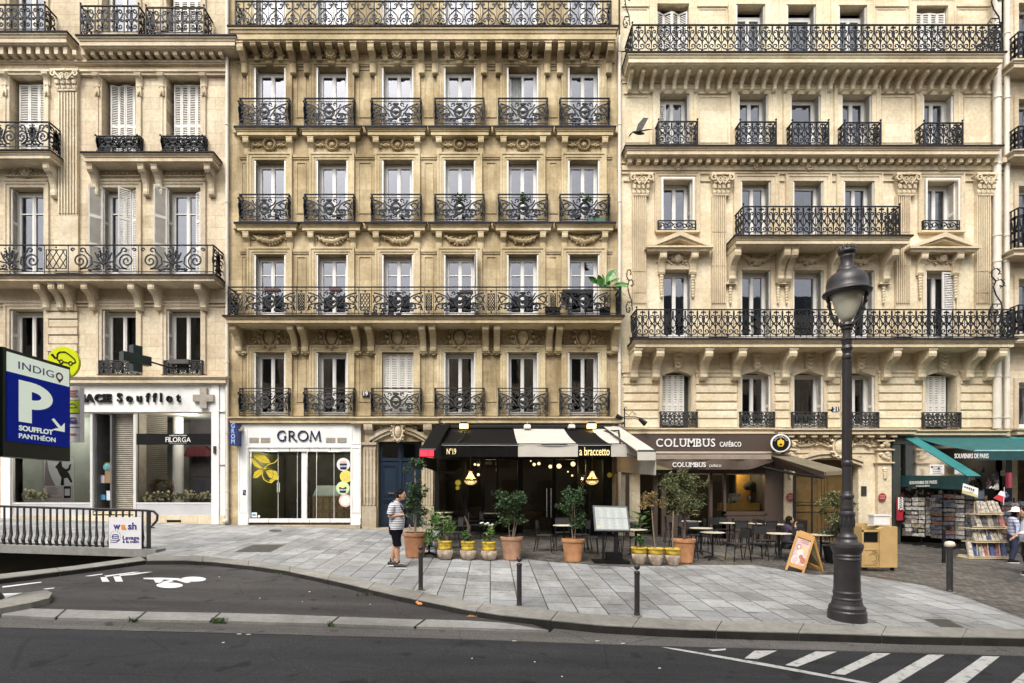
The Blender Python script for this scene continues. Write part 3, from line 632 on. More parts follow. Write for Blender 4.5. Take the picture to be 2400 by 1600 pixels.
def pat_lattice(b, w, h):
    m = .06; sc(b, [(m, h*.12), (w-m, h*.12), (w-m, h*.86), (m, h*.86), (m, h*.12)], .016)
    n = 3; W_, H_ = w-2*m, h*.74; st = W_/n
    k = -4
    while k < n+4:
        for s in (1, -1):
            pts = []
            x0 = m+k*st if s > 0 else w-m-k*st; x1 = x0+s*H_*.62
            a, c = x0, x1; t0, t1 = 0., 1.
            lo, hi = m, w-m
            def cl(v0, v1):
                ts = [0., 1.]
                for lim in (lo, hi):
                    if v1 != v0: ts.append((lim-v0)/(v1-v0))
                ts = sorted(t for t in ts if 0 <= t <= 1); return [t for t in ts if lo-1e-6 <= v0+(v1-v0)*t <= hi+1e-6]
            ts = cl(a, c)
            if len(ts) >= 2 and ts[-1]-ts[0] > .02: sc(b, [(a+(c-a)*ts[0], h*.12+H_*ts[0]), (a+(c-a)*ts[-1], h*.12+H_*ts[-1])], .012)
        k += 1
    for x, z in ((w/2, h*.95), (w/2, .03)): b.blob(x, -.01, z, .035, .02, .035, 6, 4)
def pat_spiral(b, w, h):                      # left building: big volute beside a palmette
    c = w/2; R0 = h*.33
    for p in (spiral(w*.17, h*.42, R0*.98, .025, -pi*.5, pi*3.2, 30), [(w*.17, h*.1), (w*.27, h*.13), (w*.34, h*.3), (w*.33, h*.55)]+spiral(w*.2, h*.83, h*.13, .02, -pi*.1, pi*1.8, 12), spiral(w*.06, h*.86, h*.08, .02, 0, pi*1.9, 8),
              spiral(w*.43, h*.2, h*.12, .02, -pi*.8, pi*1.3, 10), spiral(w*.44, h*.66, h*.13, .02, pi*.6, -pi*1.4, 10), [(w*.47, h*.35), (w*.42, h*.5), (w*.38, h*.75)], [(c, h*.3), (w*.46, h*.6), (w*.455, h*.85)], [(w*.3, h*.02), (w*.38, h*.1), (w*.48, h*.06)], [(w*.36, h*.4), (w*.42, h*.36), (c, h*.3)]):
        sc(b, p, .024); sc(b, mir(p, c), .024)
    sc(b, [(c, h*.1), (c, h*.97)], .024)
    for s in (-1, 1):
        for dx, dz, r in ((.03, .35, .06), (.07, .55, .04), (.1, .2, .05), (.2, .06, .06), (.06, .9, .035), (.13, .08, .05)): b.blob(c+s*w*dx, -.01, h*dz, r, .018, r*.7, 6, 4)
    b.blob(c, -.01, h*.3, .07, .02, .07, 8, 4)
def pat_heart(b, w, h):                       # left building, top balcony
    c = w/2
    for p in (spiral(c-w*.22, h*.8, w*.18, .02, 0, pi*2.3, 14), [(c-w*.4, h*.74), (c-w*.34, h*.6), (c-w*.1, h*.42), (c, h*.22)], spiral(c-w*.22, h*.2, w*.18, .02, 0, -pi*2.3, 14), [(c-w*.04, h*.85), (c-w*.08, h*.5), (c-w*.35, h*.4)], spiral(c-w*.34, h*.43, w*.1, .02, pi*.2, pi*2, 8), [(c, h*.2), (c-w*.06, h*.1), (c-w*.02, h*.02)]):
        sc(b, p, .02); sc(b, mir(p, c), .02)
    sc(b, [(c, 0), (c, h)], .018); sc(b, [(0, 0), (0, h)], .02)
def rail_box(pat, x0, x1, z0, z1, yf, yb, unit, posts=True, top=.1, bot=.05, double=False, right=True, left=True, alt=None, ends=None, sidepat=True):
    """railing: front panels between x0,x1 on plane yf and returns back to yb"""
    b = B(); h = z1-z0; hi = h-top-bot
    cache = {}
    def unitmesh(fn, w):
        k = (fn.__name__, round(w, 3))
        if k not in cache: u = B(); fn(u, w, hi); cache[k] = u
        return cache[k]
    def run(L, place):                        # place(b_local) transforms a B lying along +x from 0..L
        q = B()
        q.box(0, L, -.028, .028, h-.03, h); q.box(0, L, -.012, .012, bot-.022, bot); 
        if double: q.box(0, L, -.01, .01, h-top-.005, h-top+.013); q.box(0, L, -.012, .012, .0, .02)
        if alt:
            seq = alt; tot = sum(s[1] for s in seq); sx = L/tot; x = 0
            for fn, w in seq:
                q.box(x-.009, x+.009, -.01, .01, 0, h)
                if fn: q.join(unitmesh(fn, w*sx), (x, 0, bot))
                x += w*sx
        else:
            n = max(1, round(L/unit)); w = L/n; u = unitmesh(pat, w)
            for k in range(n):
                q.join(u, (w*k, 0, bot)); 
                if posts and k: q.box(w*k-.008, w*k+.008, -.009, .009, 0, h-.03)
        place(q)
    run(x1-x0, lambda q: b.join(q, (x0, yf, z0)))
    alt = None
    if left: run(yb-yf, lambda q: b.join(q, (x0, yf, z0), pi/2))
    if right: run(yb-yf, lambda q: b.join(q, (x1, yf, z0), pi/2))
    for x in ((x0, x1)): b.box(x-.02, x+.02, yf-.02, yf+.02, z0-.02, z1+.005)
    if ends:
        for x in (x0, x1): b.blob(x, yf, z1+.07, .035, n=8, m=6); b.tube([(x, yf, z1), (x, yf, z1+.05)], .012)
    return b
def fan(b, x, y, z, s=1., h=1.5, fx=-1):      # barbed scroll fan at a balcony end (in the YZ/XZ plane)
    A = [(0, 0), (.05, .35), (.22, .6), (.3, .85), (.22, 1.05), (.05, 1.1), (-.06, .98), (0, .86), (.1, .9)]
    Cc = [(.05, .3), (.3, .3), (.42, .12), (.36, -.06), (.2, -.08), (.14, .04), (.22, .12)]
    D = [(.22, 1.05), (.36, 1.2), (.34, 1.4), (.18, 1.46), (.08, 1.36), (.14, 1.26)]
    k = h/1.5
    for path in (A, Cc, D):
        pts = [(x+fx*px*k, z+pz*k) for px, pz in path]; q = []
        for i in range(len(pts)-1):
            for t in (0, .5): q.append((pts[i][0]+(pts[i+1][0]-pts[i][0])*t, pts[i][1]+(pts[i+1][1]-pts[i][1])*t))
        q.append(pts[-1]); b.rib(q, .03, .03, y)
        for i in range(1, len(q)-1, 2):
            dx, dz = q[i+1][0]-q[i-1][0], q[i+1][1]-q[i-1][1]; l = math.hypot(dx, dz) or 1
            b.rib([q[i], (q[i][0]+fx*dz/l*.1, q[i][1]-fx*dx/l*.1)], .016, .016, y)
# ---------------------------------------------------------------- buildings
def interior(bld, x0, x1, z0, z1, floors, Y=YW, depth=3.2, ground=None):
    b = B(); y0 = Y+.43; y1 = Y+depth
    b.box(x0, x1, y1, y1+.2, z0, z1); b.box(x0-.0, x0+.12, y0, y1, z0, z1); b.box(x1-.12, x1, y0, y1, z0, z1)
    for f in floors: b.box(x0+.12, x1-.12, y0, y1, f-.3, f-.06)
    b.box(x0+.12, x1-.12, y0, y1, z1-.2, z1)
    return b.build('interior_walls', ROOM, bld)
def shell(bld, x0, x1, z0, z1, Y=YW, mat=None):
    b = B(); y0 = Y; b.box(x0, x0+.1, Y+.45, Y+11, z0, z1); b.box(x1-.1, x1, Y+.45, Y+11, z0, z1); b.box(x0, x1, Y+11, Y+11.3, z0, z1)
    b.build('side_walls', mat or ST2, bld)
    b = B(); b.prism([(x0, Y+.1, z1), (x0, Y+1.6, z1+2.6), (x0, Y+5.5, z1+3.4), (x0, Y+11.3, z1)], (x1-x0, 0, 0)); b.build('roof', mk('zinc_roof', (.2,.21,.22), .5, .1), bld)
TOP = 23.4; CURTG2 = mk('pale_green_curtain', (.38,.41,.38), .85, .25, 5.)
# ================= middle building =================
bx0, bx1 = P(537), P(1449.5); zg = gz(bx0, YW)-1.2
M2 = thing('apartment_building', ((bx0+bx1)/2, YW, gz((bx0+bx1)/2, YW)), 'weathered honey stone apartment building in the middle with six window bays and ornate balconies', 'building')
CW = [633.5, 779, 932.5, 1077.5, 1225, 1368]; HW = P(CW[0]+37)-P(CW[0])           # bay centres, half opening width
rows2 = [(12-226, 62), (159, 298), (376.5, 523), (597.5, 741), (824, 975)]        # (top, bottom) rows, 5th floor ... 1st
rows2[0] = (-120, 58)
ops = []
for c in CW:
    for k, (t, bt) in enumerate(rows2): ops.append((P(c)-HW, P(c)+HW, wz(bt), wz(t)))
gf = [(P(586), P(824), gz(P(700), YW)+.18, wz(1050)), (P(886), P(988), gz(P(937), YW)+.05, wz(1033)), (P(1026), P(1432), gz(P(1200), YW)-.1, wz(1005))]
b = B(); wall_mesh(b, bx0, bx1, zg, TOP, [o for o in ops] + gf); b.build('facade_wall', ST2, M2)
shell(M2, bx0, bx1, zg, TOP, mat=ST2)
interior(M2, bx0, bx1, wz(985), TOP, [wz(741)-.02, wz(523)-.02, wz(298)-.02, wz(58)-.02, wz(975)-.02])
SUR = [(0,0),(0,.05),(.06,.05),(.075,.075),(.16,.075),(.17,.1),(.235,.1),(.245,0)]
for k, (t, bt) in enumerate(rows2):
    for i, c in enumerate(CW):
        xl, xr, zb, zt = P(c)-HW, P(c)+HW, wz(bt), wz(t)
        b = B(); b.surround(xl, xr, zb, zt, YW, SUR); b.build('window_surround', ST2P if k != 1 else ST2, M2)
        if k == 4 and i == 2:
            shutters_closed(M2, xl+.01, xr-.01, zb, zt-.04, YW+.12, 4); win(M2, xl, xr, zb, zt, YW, curt=CURTG); continue
        head = .0 if k == 0 else .0
        win(M2, xl+.05, xr-.05, zb+.02, zt-.02, YW, 2, {3: .27}.get(k, 0), random.choice({0: (CURT, None), 1: (CURT, None), 2: (CURT, None), 3: (CURTG, CURTG, None), 4: (CURTG2, CURT)}[k]), open_leaf=(k == 1 and i == 4))
        # folded shutter leaves standing against both reveals
        for s, x in ((-1, xl+.03), (1, xr-.03)):
            if k == 3 and i == 3 and s > 0:
                b = B(); leaf(b, xr-.02, YW+.02, xr+.06, YW-.5, zb+.02, zt-.02, rails=(0,.4,1)); b.build('shutter', SHUT, M2); continue
            b = B(); leaf(b, x, YW-.035, x, YW+.235, zb+.02, zt-.03, t=.05); b.build('shutter', WHITE if s < 0 else SHUT, M2)
# cornices
def prof(p, zt, zb, n=3):
    h = zt-zb; return [(0, zt+.001), (p, zt), (p, zt-.2*h), (p-.04, zt-.22*h), (p-.05, zt-.42*h), (p-.09, zt-.48*h), (p-.09, zt-.53*h), (p-.06, zt-.55*h), (p-.06, zt-.9*h), (p-.11, zt-.93*h), (p-.11, zb), (0, zb)]
def slab_part(bld, mat, l, r, t, bt, pr, name='balcony_slab', flash=True, xl=None, xr=None):
    """l,r,t,bt surveyed at the front edge"""
    Yf = YW-pr; x0 = wx(l, Yf)+pr if xl is None else xl; x1 = wx(r, Yf)-pr if xr is None else xr
    zt, zb = wz(t, Yf), wz(bt, Yf); b = B(); b.cornice(x0, x1, YW, prof(pr, zt, zb)); o = b.build(name, mat, bld)
    if flash: f = B(); f.cornice(x0, x1, YW, [(0, zt+.035), (pr+.03, zt+.03), (pr+.035, zt-.02), (pr+.0, zt-.02)]); f.build('flashing', ZINC, o)
    return x0, x1, zt, zb
x0, x1, zt5, zb5 = slab_part(M2, ST2P, 534.5, 1448.5, 62, 92, .62, 'cornice')
b = B(); r5 = rail_box(pat_top2, wx(552, YW-.53), wx(1432, YW-.53), zt5+.05, wz(3, YW-.53), YW-.53, YW, .57, top=.05, bot=.04); r5.build('balcony_railing', IRON, M2)
x0c, x1c, zt2, zb2 = slab_part(M2, ST2P, 523, 1462, 741, 757.5, .85)
seq = []
CR = [wx(c, YW-.75) for c in CW]
cur = wx(535, YW-.75); endx = wx(1455, YW-.75)
for i, c in enumerate(CR):
    L = c-.9; seq += [(pat_lattice, L-cur)] if i else [(pat_lattice, L-cur)] if L-cur > .5 else ([(None, L-cur)] if L > cur else []); seq.append((pat_cart, 1.8)); cur = c+.9
seq.append((pat_lattice, endx-cur) if endx-cur > .5 else (None, max(.05, endx-cur)))
r2 = rail_box(pat_cart, wx(535, YW-.75), endx, zt2+.05, wz(672.6, YW-.75), YW-.75, YW, .62, top=.13, bot=.08, double=True, alt=seq)
r2.build('balcony_railing', IRON, M2)
# bay ledges with brackets, panels and ornament
segs = [(550,696.6),(703,846),(857,999),(1005.5,1149),(1158,1295.5),(1303,1442)]
for row, (t, bt) in enumerate(((298,316),(523,540))):
    for i, (l, r) in enumerate(segs):
        x0, x1, zt, zb = slab_part(M2, ST2P, l, r, t, bt, .28, 'bay_ledge', flash=True)
        for x in (x0+.05, x1-.05): brk_part(M2, ST2P, x, .2, YW, .19, zb, .6, 1)
        b = B(); zc0 = (zb+wz(rows2[2+row][0])+.24)/2+.04; c = P(CW[i])
        b.frame(c-.78, c+.78, zc0-.32, zc0+.3, YW, .035, .03)
        if row == 0: wreath(b, c, zc0, .2, YW)
        else:
            garland(b, c-.58, c+.58, zc0+.16, .26, YW, .07, 26); scrolls(b, c-.5, zc0+.08, .4, .3, YW, .03); scrolls(b, c+.5, zc0+.08, .4, .3, YW, .03)
        b.build('relief_ornament', ST2, M2)
    b = B(); b.cornice(P(557), P(1440), YW, [(0, wz(t+5)), (.12, wz(t+5)), (.12, wz(bt)), (.06, wz(bt+3)), (0, wz(bt+3))]); b.build('string_course', ST2, M2)
# third-to-second floor: brackets under the long balcony and cartouches
for i, c in enumerate(CW):
    x = P(c)
    for s in (-1, 1): brk_part(M2, ST2P, x+s*(.92 if i not in (0,5) or s*(i-2.5) < 0 else 1.05), .22, YW, .66, zb2, .8, 0)
    for s in (-1, 1): b = B(); b.box(x+s*.92-.1, x+s*.92+.1, YW-.12, YW, wz(826), zb2-.75); b.frame(x+s*.92-.07, x+s*.92+.07, wz(824), zb2-.85, YW-.12, .02, .015); b.box(x+s*.92-.14, x+s*.92+.14, YW-.16, YW, wz(829), wz(824)); b.build('bracket_pendant', ST2, M2)
    b = B(); zc0 = (zb2+wz(824)+.2)/2-.02; b.frame(x-.72, x+.72, zc0-.26, zc0+.2, YW, .035, .03); cartouche(b, x, zc0+.05, .82, .78, YW); scrolls(b, x, zc0-.02, 1.5, .42, YW, .05); b.build('relief_ornament', ST2, M2)
    # top frieze keystone
    b = B(); zk = wz(140); b.prism([(x-.12, YW-.12, wz(158)), (x+.12, YW-.12, wz(158)), (x+.17, YW-.22, wz(118)), (x-.17, YW-.22, wz(118))], (0, .22, 0)); 
    cartouche(b, x, zk+.1, .42, .45, YW-.15); b.build('keystone', ST2, M2)
    for s in (-1, 1): b = B(); b.box(x+s*.42-.14, x+s*.42+.14, YW-.16, YW, wz(140), wz(137)); b.blob(x+s*.42, YW-.05, wz(142), .1, .05, .05, 6, 4); b.build('relief_ornament', ST2, M2)
# modillions of the top cornice
for i, c in enumerate(CW):
    x = P(c)
    for s in (-1, 1): brk_part(M2, ST2, x+s*.42, .19, YW, .5, zb5, .38, 1, 'modillion'); brk_part(M2, ST2, x+s*.86, .21, YW, .52, zb5, .85, 1, 'modillion')
    brk_part(M2, ST2, x, .22, YW, .5, zb5, .5, 0, 'modillion')
b = B(); b.box(P(557), P(1440), YW-.05, YW, wz(150), wz(147)); b.build('string_course', ST2, M2); b = B(); b.box(P(557), P(1440), YW-.07, YW, wz(104), zb5+.01); b.build('string_course', ST2, M2)
for k, (t, bt) in enumerate(rows2[1:]):
    for i in range(-1, 6):
        a = P(CW[i])+HW+.25 if i >= 0 else P(563); c = P(CW[i+1])-HW-.25 if i < 5 else P(1434); zt, zb = wz(t)-.02, wz(bt)+.02
        if c-a < .12: continue
        b = B()
        b.box(a, c, YW-.06, YW+.005, zt+.1, zt+.2); b.box(a, c, YW-.035, YW+.005, zt+.04, zt+.1)
        if c-a > .5: b.frame(a+.12, c-.12, zb+(.3 if k < 3 else .5), zt-.05, YW, .035, .025)
        else: b.frame(a+.05, c-.05, zb+.3, zt-.05, YW, .03, .02)
        b.box(a, c, YW-.05, YW+.005, zb, zb+.16); b.build('wall_panel', ST2, M2)
# bay railings: rows 2,3,5
for k in (1, 2, 4):
    for i, c in enumerate(CW):
        cx = wx(c+(-6 if i == 0 else -3 if i == 1 else -1), YW-.38) if False else P(c)+(-.12 if i == 0 else -.05 if i == 1 else -.03 if i == 2 else 0)
        z0 = wz(rows2[k][1], YW-.24)+.04
        if i == 0 and k == 1:
            rb = rail_box(pat_cart, -.86, .86, 0, .97, 0, .24, .6, top=.13, bot=.09, double=True, alt=[(pat_cart, 1.72)], posts=False); 
            rmesh = rb
        q = B(); q.join(rmesh, (cx, YW-.24, z0)); q.build('balcony_railing', IRON if k != 4 else IRONG, M2)
# ground-floor cornice
b = B(); b.cornice(P(562), P(1434), YW, prof(.3, wz(975, YW-.3), wz(990.5, YW-.3))); b.build('ground_floor_cornice', ST2P, M2)
b = B(); b.cornice(P(852), P(1006), YW, prof(.42, wz(976, YW-.42)+.01, wz(991.5, YW-.42))); b.build('door_cornice', ST2P, M2)
# pale party strips and rainwater pipes
for px, r, t, nm in ((536, .055, -60, 0), (1452, .06, 92, 0)):
    b = B(); x = P(px) if px < 600 else wx(px, YW-.12); zb = gz(x, YW)+.02
    b.tube([(x, YW-.12, zb), (x, YW-.12, wz(t))], r, 10)
    for z in [zb+.5]+[wz(v) for v in (1150, 1015, 850, 690, 480, 300, 130)]: b.lathe([(r+.018, 0), (r+.018, .05)], (x, YW-.12, z), 10)
    if px < 600: b.blob(x-.02, YW-.2, zb+.1, .1, .12, .09, 10, 6)
    b.build('downpipe', PIPE, M2)
# ---- entrance: pilasters, arch and blue double door
dl, dr, dt = P(886), P(988), wz(1033); dz = gz(P(937), YW)
for a, c in ((P(850), P(884)), (P(990), P(1018))):
    b = B()
    b.box(a, c, YW-.16, YW, dz-.3, wz(1185)); b.box(a+.05, c-.03, YW-.1, YW, wz(1185), wz(1042))
    for k in range(4): w = (c-a-.1)/7; b.box(a+.06+w*2*k, a+.06+w*(2*k+1), YW-.14, YW-.1, wz(1182), wz(1050))
    b.box(a, c, YW-.16, YW, wz(1042), wz(1036)); bracket(b, (a+c)/2, .3, YW, .34, wz(991), .75, 1); b.build('door_pilaster', STG, M2)
b = B(); n = 16                                # segmental arch over the door
arc = [(dl-.28+(dr-dl+.56)*i/n, dt-.12+.42*sin(pi*i/n)) for i in range(n+1)]
for o, p in ((0, .12), (.12, .18), (.24, .1)):
    b.prism([(x, YW-p, z+o) for x, z in arc]+[(x, YW-p, z+o+.11) for x, z in arc[::-1]], (0, p+.01, 0))
for k in range(5): t = (k+.5)/5
b.build('door_arch', STG, M2)
b = B(); cartouche(b, P(935), wz(1011), .5, .68, YW-.16); scrolls(b, P(935), wz(1004), 1.3, .3, YW-.05, .05); b.build('carved_shield', ST1D, M2)
DOOR = mk('blue_door_paint', (.006,.018,.036), .38, .15, 2.)
o = B(); z0 = dz+.06
for a, c in ((dl, P(937)-.01), (P(937)+.01, dr)):
    o.box(a, c, YW+.2, YW+.26, z0, dt); 
    for q in ((z0+.1, z0+.95), (z0+1.1, z0+2.25)):
        o.frame(a+.09, c-.09, q[0], q[1], YW+.2, .04, .03); o.frame(a+.16, c-.16, q[0]+.07, q[1]-.07, YW+.2, .02, .02)
    o.box(a, c, YW+.16, YW+.2, z0+2.38, z0+2.46)
    o.box(a+.06, c-.06, YW+.15, YW+.2, z0+.98, z0+1.06)
o.box(P(937)-.04, P(937)+.04, YW+.15, YW+.19, z0, dt); d = o.build('entrance_door', DOOR, M2)
o = B(); 
for a, c in ((dl+.12, P(937)-.1), (P(937)+.1, dr-.12)): o.add([(a, YW+.19, z0+2.5), (c, YW+.19, z0+2.5), (c, YW+.19, dt-.08), (a, YW+.19, dt-.08)], [(0,1,2,3)])
o.build('door_pane', PANED, d); o = B(); o.box(P(909), P(921), YW+.12, YW+.16, z0+1.2, z0+1.24); o.build('letter_slot', mk('brass', (.5,.42,.25), .3, .1, metal=.9), d)
b = B(); b.box(dl-.2, dr+.2, YW-.35, YW+.2, dz-.3, dz+.06); b.build('doorstep', STG, M2)
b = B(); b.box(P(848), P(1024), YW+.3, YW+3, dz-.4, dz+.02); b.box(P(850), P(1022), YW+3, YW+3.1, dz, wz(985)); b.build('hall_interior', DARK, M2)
# ================= right building =================
rx0, rx1 = P(1456), P(2365)
M3 = thing('apartment_building', ((rx0+rx1)/2, YW, gz((rx0+rx1)/2, YW)), 'clean cream stone apartment building on the right, number 21, with fluted pilasters and two pediments', 'building')
C3 = [(1552,1621),(1736,1806),(1858,1929),(1977,2048.5),(2168,2240)]
rows3 = [(-10, 120), (221, 343), (424, 545), (633, 794), (868, 1001)]
ops = []
for i, (l, r) in enumerate(C3):
    for k, (t, bt) in enumerate(rows3):
        dyy = [0, 1, 1.5, 2, 2.5][i]
        if k in (2,) and i in (1,2,3): bt = 552
        ops.append((P(l)-(.09 if k == 1 else 0), P(r)-(.09 if k == 1 else 0), wz(bt+dyy), wz(t+dyy)))
gf3 = [(P(1500), P(1820), gz(P(1650), YW)-.1, wz(1110)), (P(1862), P(2012), gz(P(1930), YW)-.05, wz(1075)), (P(2100), P(2352), gz(P(2200), YW)-.3, wz(1030))]
b = B(); wall_mesh(b, rx0, rx1, gz(rx1, YW)-1.2, wz(120), [o for o in ops if o[3] < wz(121)] + gf3); b.build('facade_wall', ST3, M3)
YS = YW+.26
up = [(wx(l, YS), wx(r, YS), wz(125, YS), wz(10+i*1.2, YS)) for i, (l, r) in enumerate(((1540,1614.6),(1724,1793),(1843,1912),(1964,2031),(2147,2221)))]
b = B(); wall_mesh(b, rx0+.02, rx1-.02, wz(120)+.001, TOP-.4, up, YS); b.box(rx0+.02, rx1-.02, YW, YS, wz(120)-.05, wz(120)); b.build('set_back_wall', ST3, M3)
shell(M3, rx0+.001, rx1, gz(rx1, YW)-1.2, TOP-.4, mat=ST3)
interior(M3, rx0, rx1, wz(1010), TOP-.6, [wz(f)-.03 for f in (1001, 794, 553, 343, 120)], depth=3.4)
for i, (a, c, d, e) in enumerate(up):
    b = B(); b.surround(a, c, d, e, YS, [(0,0),(0,.03),(.2,.03),(.21,.06),(.27,.06),(.28,0)]); b.build('window_surround', ST3D, M3)
    if i in (0, 4):
        shutters_closed(M3, a+.02, c-.02, d, e-.18, YS+.1, 4, SHUT, [.14]*4 if i == 0 else [.03]*4)
        b = B(); b.box(a, c, YS+.3, YS+.34, d, e); b.build('window', DARK, M3)
    else:
        win(M3, a+.02, c-.02, d, e-.25, YS, 2 if i != 2 else 1, 0, CURTG)
        b = B(); leaf(b, c-.03, YS+.02, c-.03, YS+.3, d, e-.03, t=.05); b.build('shutter', SHUTG, M3)
        b = B(); leaf(b, a+.03, YS-.02, a+.03, YS+.28, d, e-.03, t=.05); b.build('shutter', SHUT, M3)
SUR3 = [(0,0),(0,.03),(.14,.03),(.15,.055),(.22,.055),(.24,.085),(.27,.085),(.28,0)]
for i in range(5):
    for k in range(1, 5):
        a, c, d, e = ops[i*5+k]
        if k < 4: b = B(); b.surround(a, c, d, e, YW, SUR3 if k != 3 else [(0,0),(0,.035),(.1,.035),(.11,0)]); b.build('window_surround', ST3D, M3)
        if k == 4 and i in (0, 4):
            shutters_closed(M3, a+.02, c-.2, d+.1, e-.1, YW+.2, 4); b = B(); b.box(a, c, YW+.36, YW+.4, d, e); b.build('window', DARK, M3)
        else:
            one = (i == 2)
            win(M3, a+.03, c-.06, d+.02, e-(.06 if k == 4 else .02), YW, 1 if one else 2, 0, random.choice([(CURT, None), (CURT, CURTG2), (CURTG, CURTG2), (CURTG, None)][k-1]), curt_side=(1 if k in (2, 3) else 0), setb=.33, glassm=PANE)
            b = B(); leaf(b, c-.03, YW+.01, c-.03, YW+.31, d+.02, e-.03, t=.05, rails=(0,.4,1)); b.build('shutter', SHUT if i == 4 or k == 4 else SHUTG, M3)
            if not (k == 1 and i == 0): b = B(); b.box(a+.005, a+.045, YW-.02, YW+.3, d+.02, e-.03); b.build('shutter', SHUT, M3)
            else: b = B(); leaf(b, a+.0, YW+.2, a+.28, YW+.2, d, e-.25); b.build('shutter', SHUT, M3)
        if k == 3 and i == 4: b = B(); leaf(b, c-.5, YW-.02, c-.03, YW+.03, d, e-.06, t=.04); b.build('shutter', WHITE, M3)
# white outer frames of the two side windows on the 3rd floor
for i in (0, 4):
    a, c, d, e = ops[i*5+2]; b = B(); b.surround(a, c, d, e, YW-.09, [(0,0),(0,.03),(.06,.03),(.06,0)]); b.build('window_casing', WHITE, M3)
# segmental heads of the first floor
for i in range(5):
    a, c, d, e = ops[i*5+4]; b = B(); n = 10
    pts = [(a+(c-a)*j/n, e-.16+.15*sin(pi*j/n)) for j in range(n+1)]
    b.prism([(x, YW-.002, z) for x, z in pts]+[(c+.0, YW-.002, e+.01), (a-.0, YW-.002, e+.01)], (0, .3, 0))
    o = [(a-.12+(c-a+.24)*j/n, e-.1+.2*sin(pi*j/n)) for j in range(n+1)]
    b.prism([(x, YW-.04, z) for x, z in pts]+[(x, YW-.04, z) for x, z in o[::-1]], (0, .045, 0))
    for s, x in ((-1, a-.11), (1, c+.01)): b.box(x, x+.1, YW-.04, YW+.002, d, e-.12)
    b.build('window_head', ST3D, M3)
    b = B(); x = (a+c)/2; b.prism([(x-.11, YW-.1, e-.0), (x+.11, YW-.1, e-.0), (x+.17, YW-.24, e+.8), (x-.17, YW-.24, e+.8)], (0, .25, 0)); b.box(x-.22, x+.22, YW-.28, YW, e+.8, e+.88)
    for q in range(5): b.blob(x, YW-.14-.025*q, e+.1+.14*q, .09, .05, .06, 7, 4); b.blob(x-.08, YW-.14-.025*q, e+.16+.13*q, .05, .04, .05, 6, 4); b.blob(x+.08, YW-.14-.025*q, e+.16+.13*q, .05, .04, .05, 6, 4)
    b.build('keystone', ST3D, M3)
# banded masonry of the first floor
edges = [rx0+.05]+[v for i in range(5) for v in (ops[i*5+4][0]-.13, ops[i*5+4][1]+.13)]+[P(2330)]
for j in range(0, len(edges), 2):
    a, c = edges[j], edges[j+1]; b = B()
    b.box(a, c, YW-.05, YW+.004, wz(1000), wz(982))
    for q in range(5):
        zb, zt = wz(980-20*q), wz(962.5-20*q); y = YW-.055
        b.add([(a,YW+.004,zb),(c,YW+.004,zb),(c,YW+.004,zt),(a,YW+.004,zt),(a+.03,y,zb+.03),(c-.03,y,zb+.03),(c-.03,y,zt-.03),(a+.03,y,zt-.03)], [(4,5,6,7),(0,1,5,4),(1,2,6,5),(2,3,7,6),(3,0,4,7)])
    b.box(a, c, YW-.06, YW+.004, wz(882), wz(873)); b.box(a-.04, c+.04, YW-.1, YW+.004, wz(873), wz(868)); b.build('banded_masonry', ST3, M3)
# balcony of the second floor, full width
x0, x1, ztb, zbb = slab_part(M3, ST3D, 1486, 2385, 795, 812, .85)
rail_box(pat_lyre, wx(1492, YW-.78), wx(2375, YW-.78), ztb+.05, wz(725.5, YW-.78), YW-.78, YW, .415, top=.05, bot=.05, ends=True).build('balcony_railing', IRON, M3)
YB = YW-.8
for px in (1497,1550,1665,1744,1863,1972,2108,2191,2307,2357): brk_part(M3, ST3D, wx(px, YB), .26, YW, .72, zbb, .98, 2)
for px in (1524, 1605+100, 1830, 2030, 2150, 2250): 
    b = B(); b.frame(P(px)-.3, P(px)+.3, wz(862), zbb-.15, YW, .03, .02); b.build('wall_panel', ST3D, M3)
# central balcony of the third floor
x0m, x1m, ztm, zbm = slab_part(M3, ST3D, 1724, 2138.6, 553, 572, .85)
rail_box(pat_lyre, wx(1742, YW-.72), wx(2108.5, YW-.72), ztm+.05, wz(484, YW-.72), YW-.72, YW, .41, top=.05, bot=.05, ends=True).build('balcony_railing', IRON, M3)
for px in (1731, 1857, 1984, 2102):
    big = px in (1857, 1984)
    for dx in ((-.13, .13) if big else (0,)): brk_part(M3, ST3D, wx(px, YW-.7)+dx, .22, YW, .66, zbm, 1.05, 2)
    b = B(); x = wx(px, YW-.7)+(.0)
    for dx in ((-.15, .15) if big else (0,)):
        for q in range(7): b.blob(x+dx, YW-.06, zbm-1.12-.1*q, .075-.005*q, .05, .06, 7, 4)
    b.box(x-.2, x+.2, YW-.16, YW, zbm-1.1, zbm-1.03); b.build('relief_ornament', ST3D, M3)
for i in (1, 2, 3):
    x = (ops[i*5+3][0]+ops[i*5+3][1])/2; b = B(); garland(b, x-.62, x+.62, ops[i*5+3][3]+.62, .3, YW, .075, 30); scrolls(b, x, ops[i*5+3][3]+.55, 1.2, .3, YW, .04); b.build('relief_ornament', ST3D, M3)
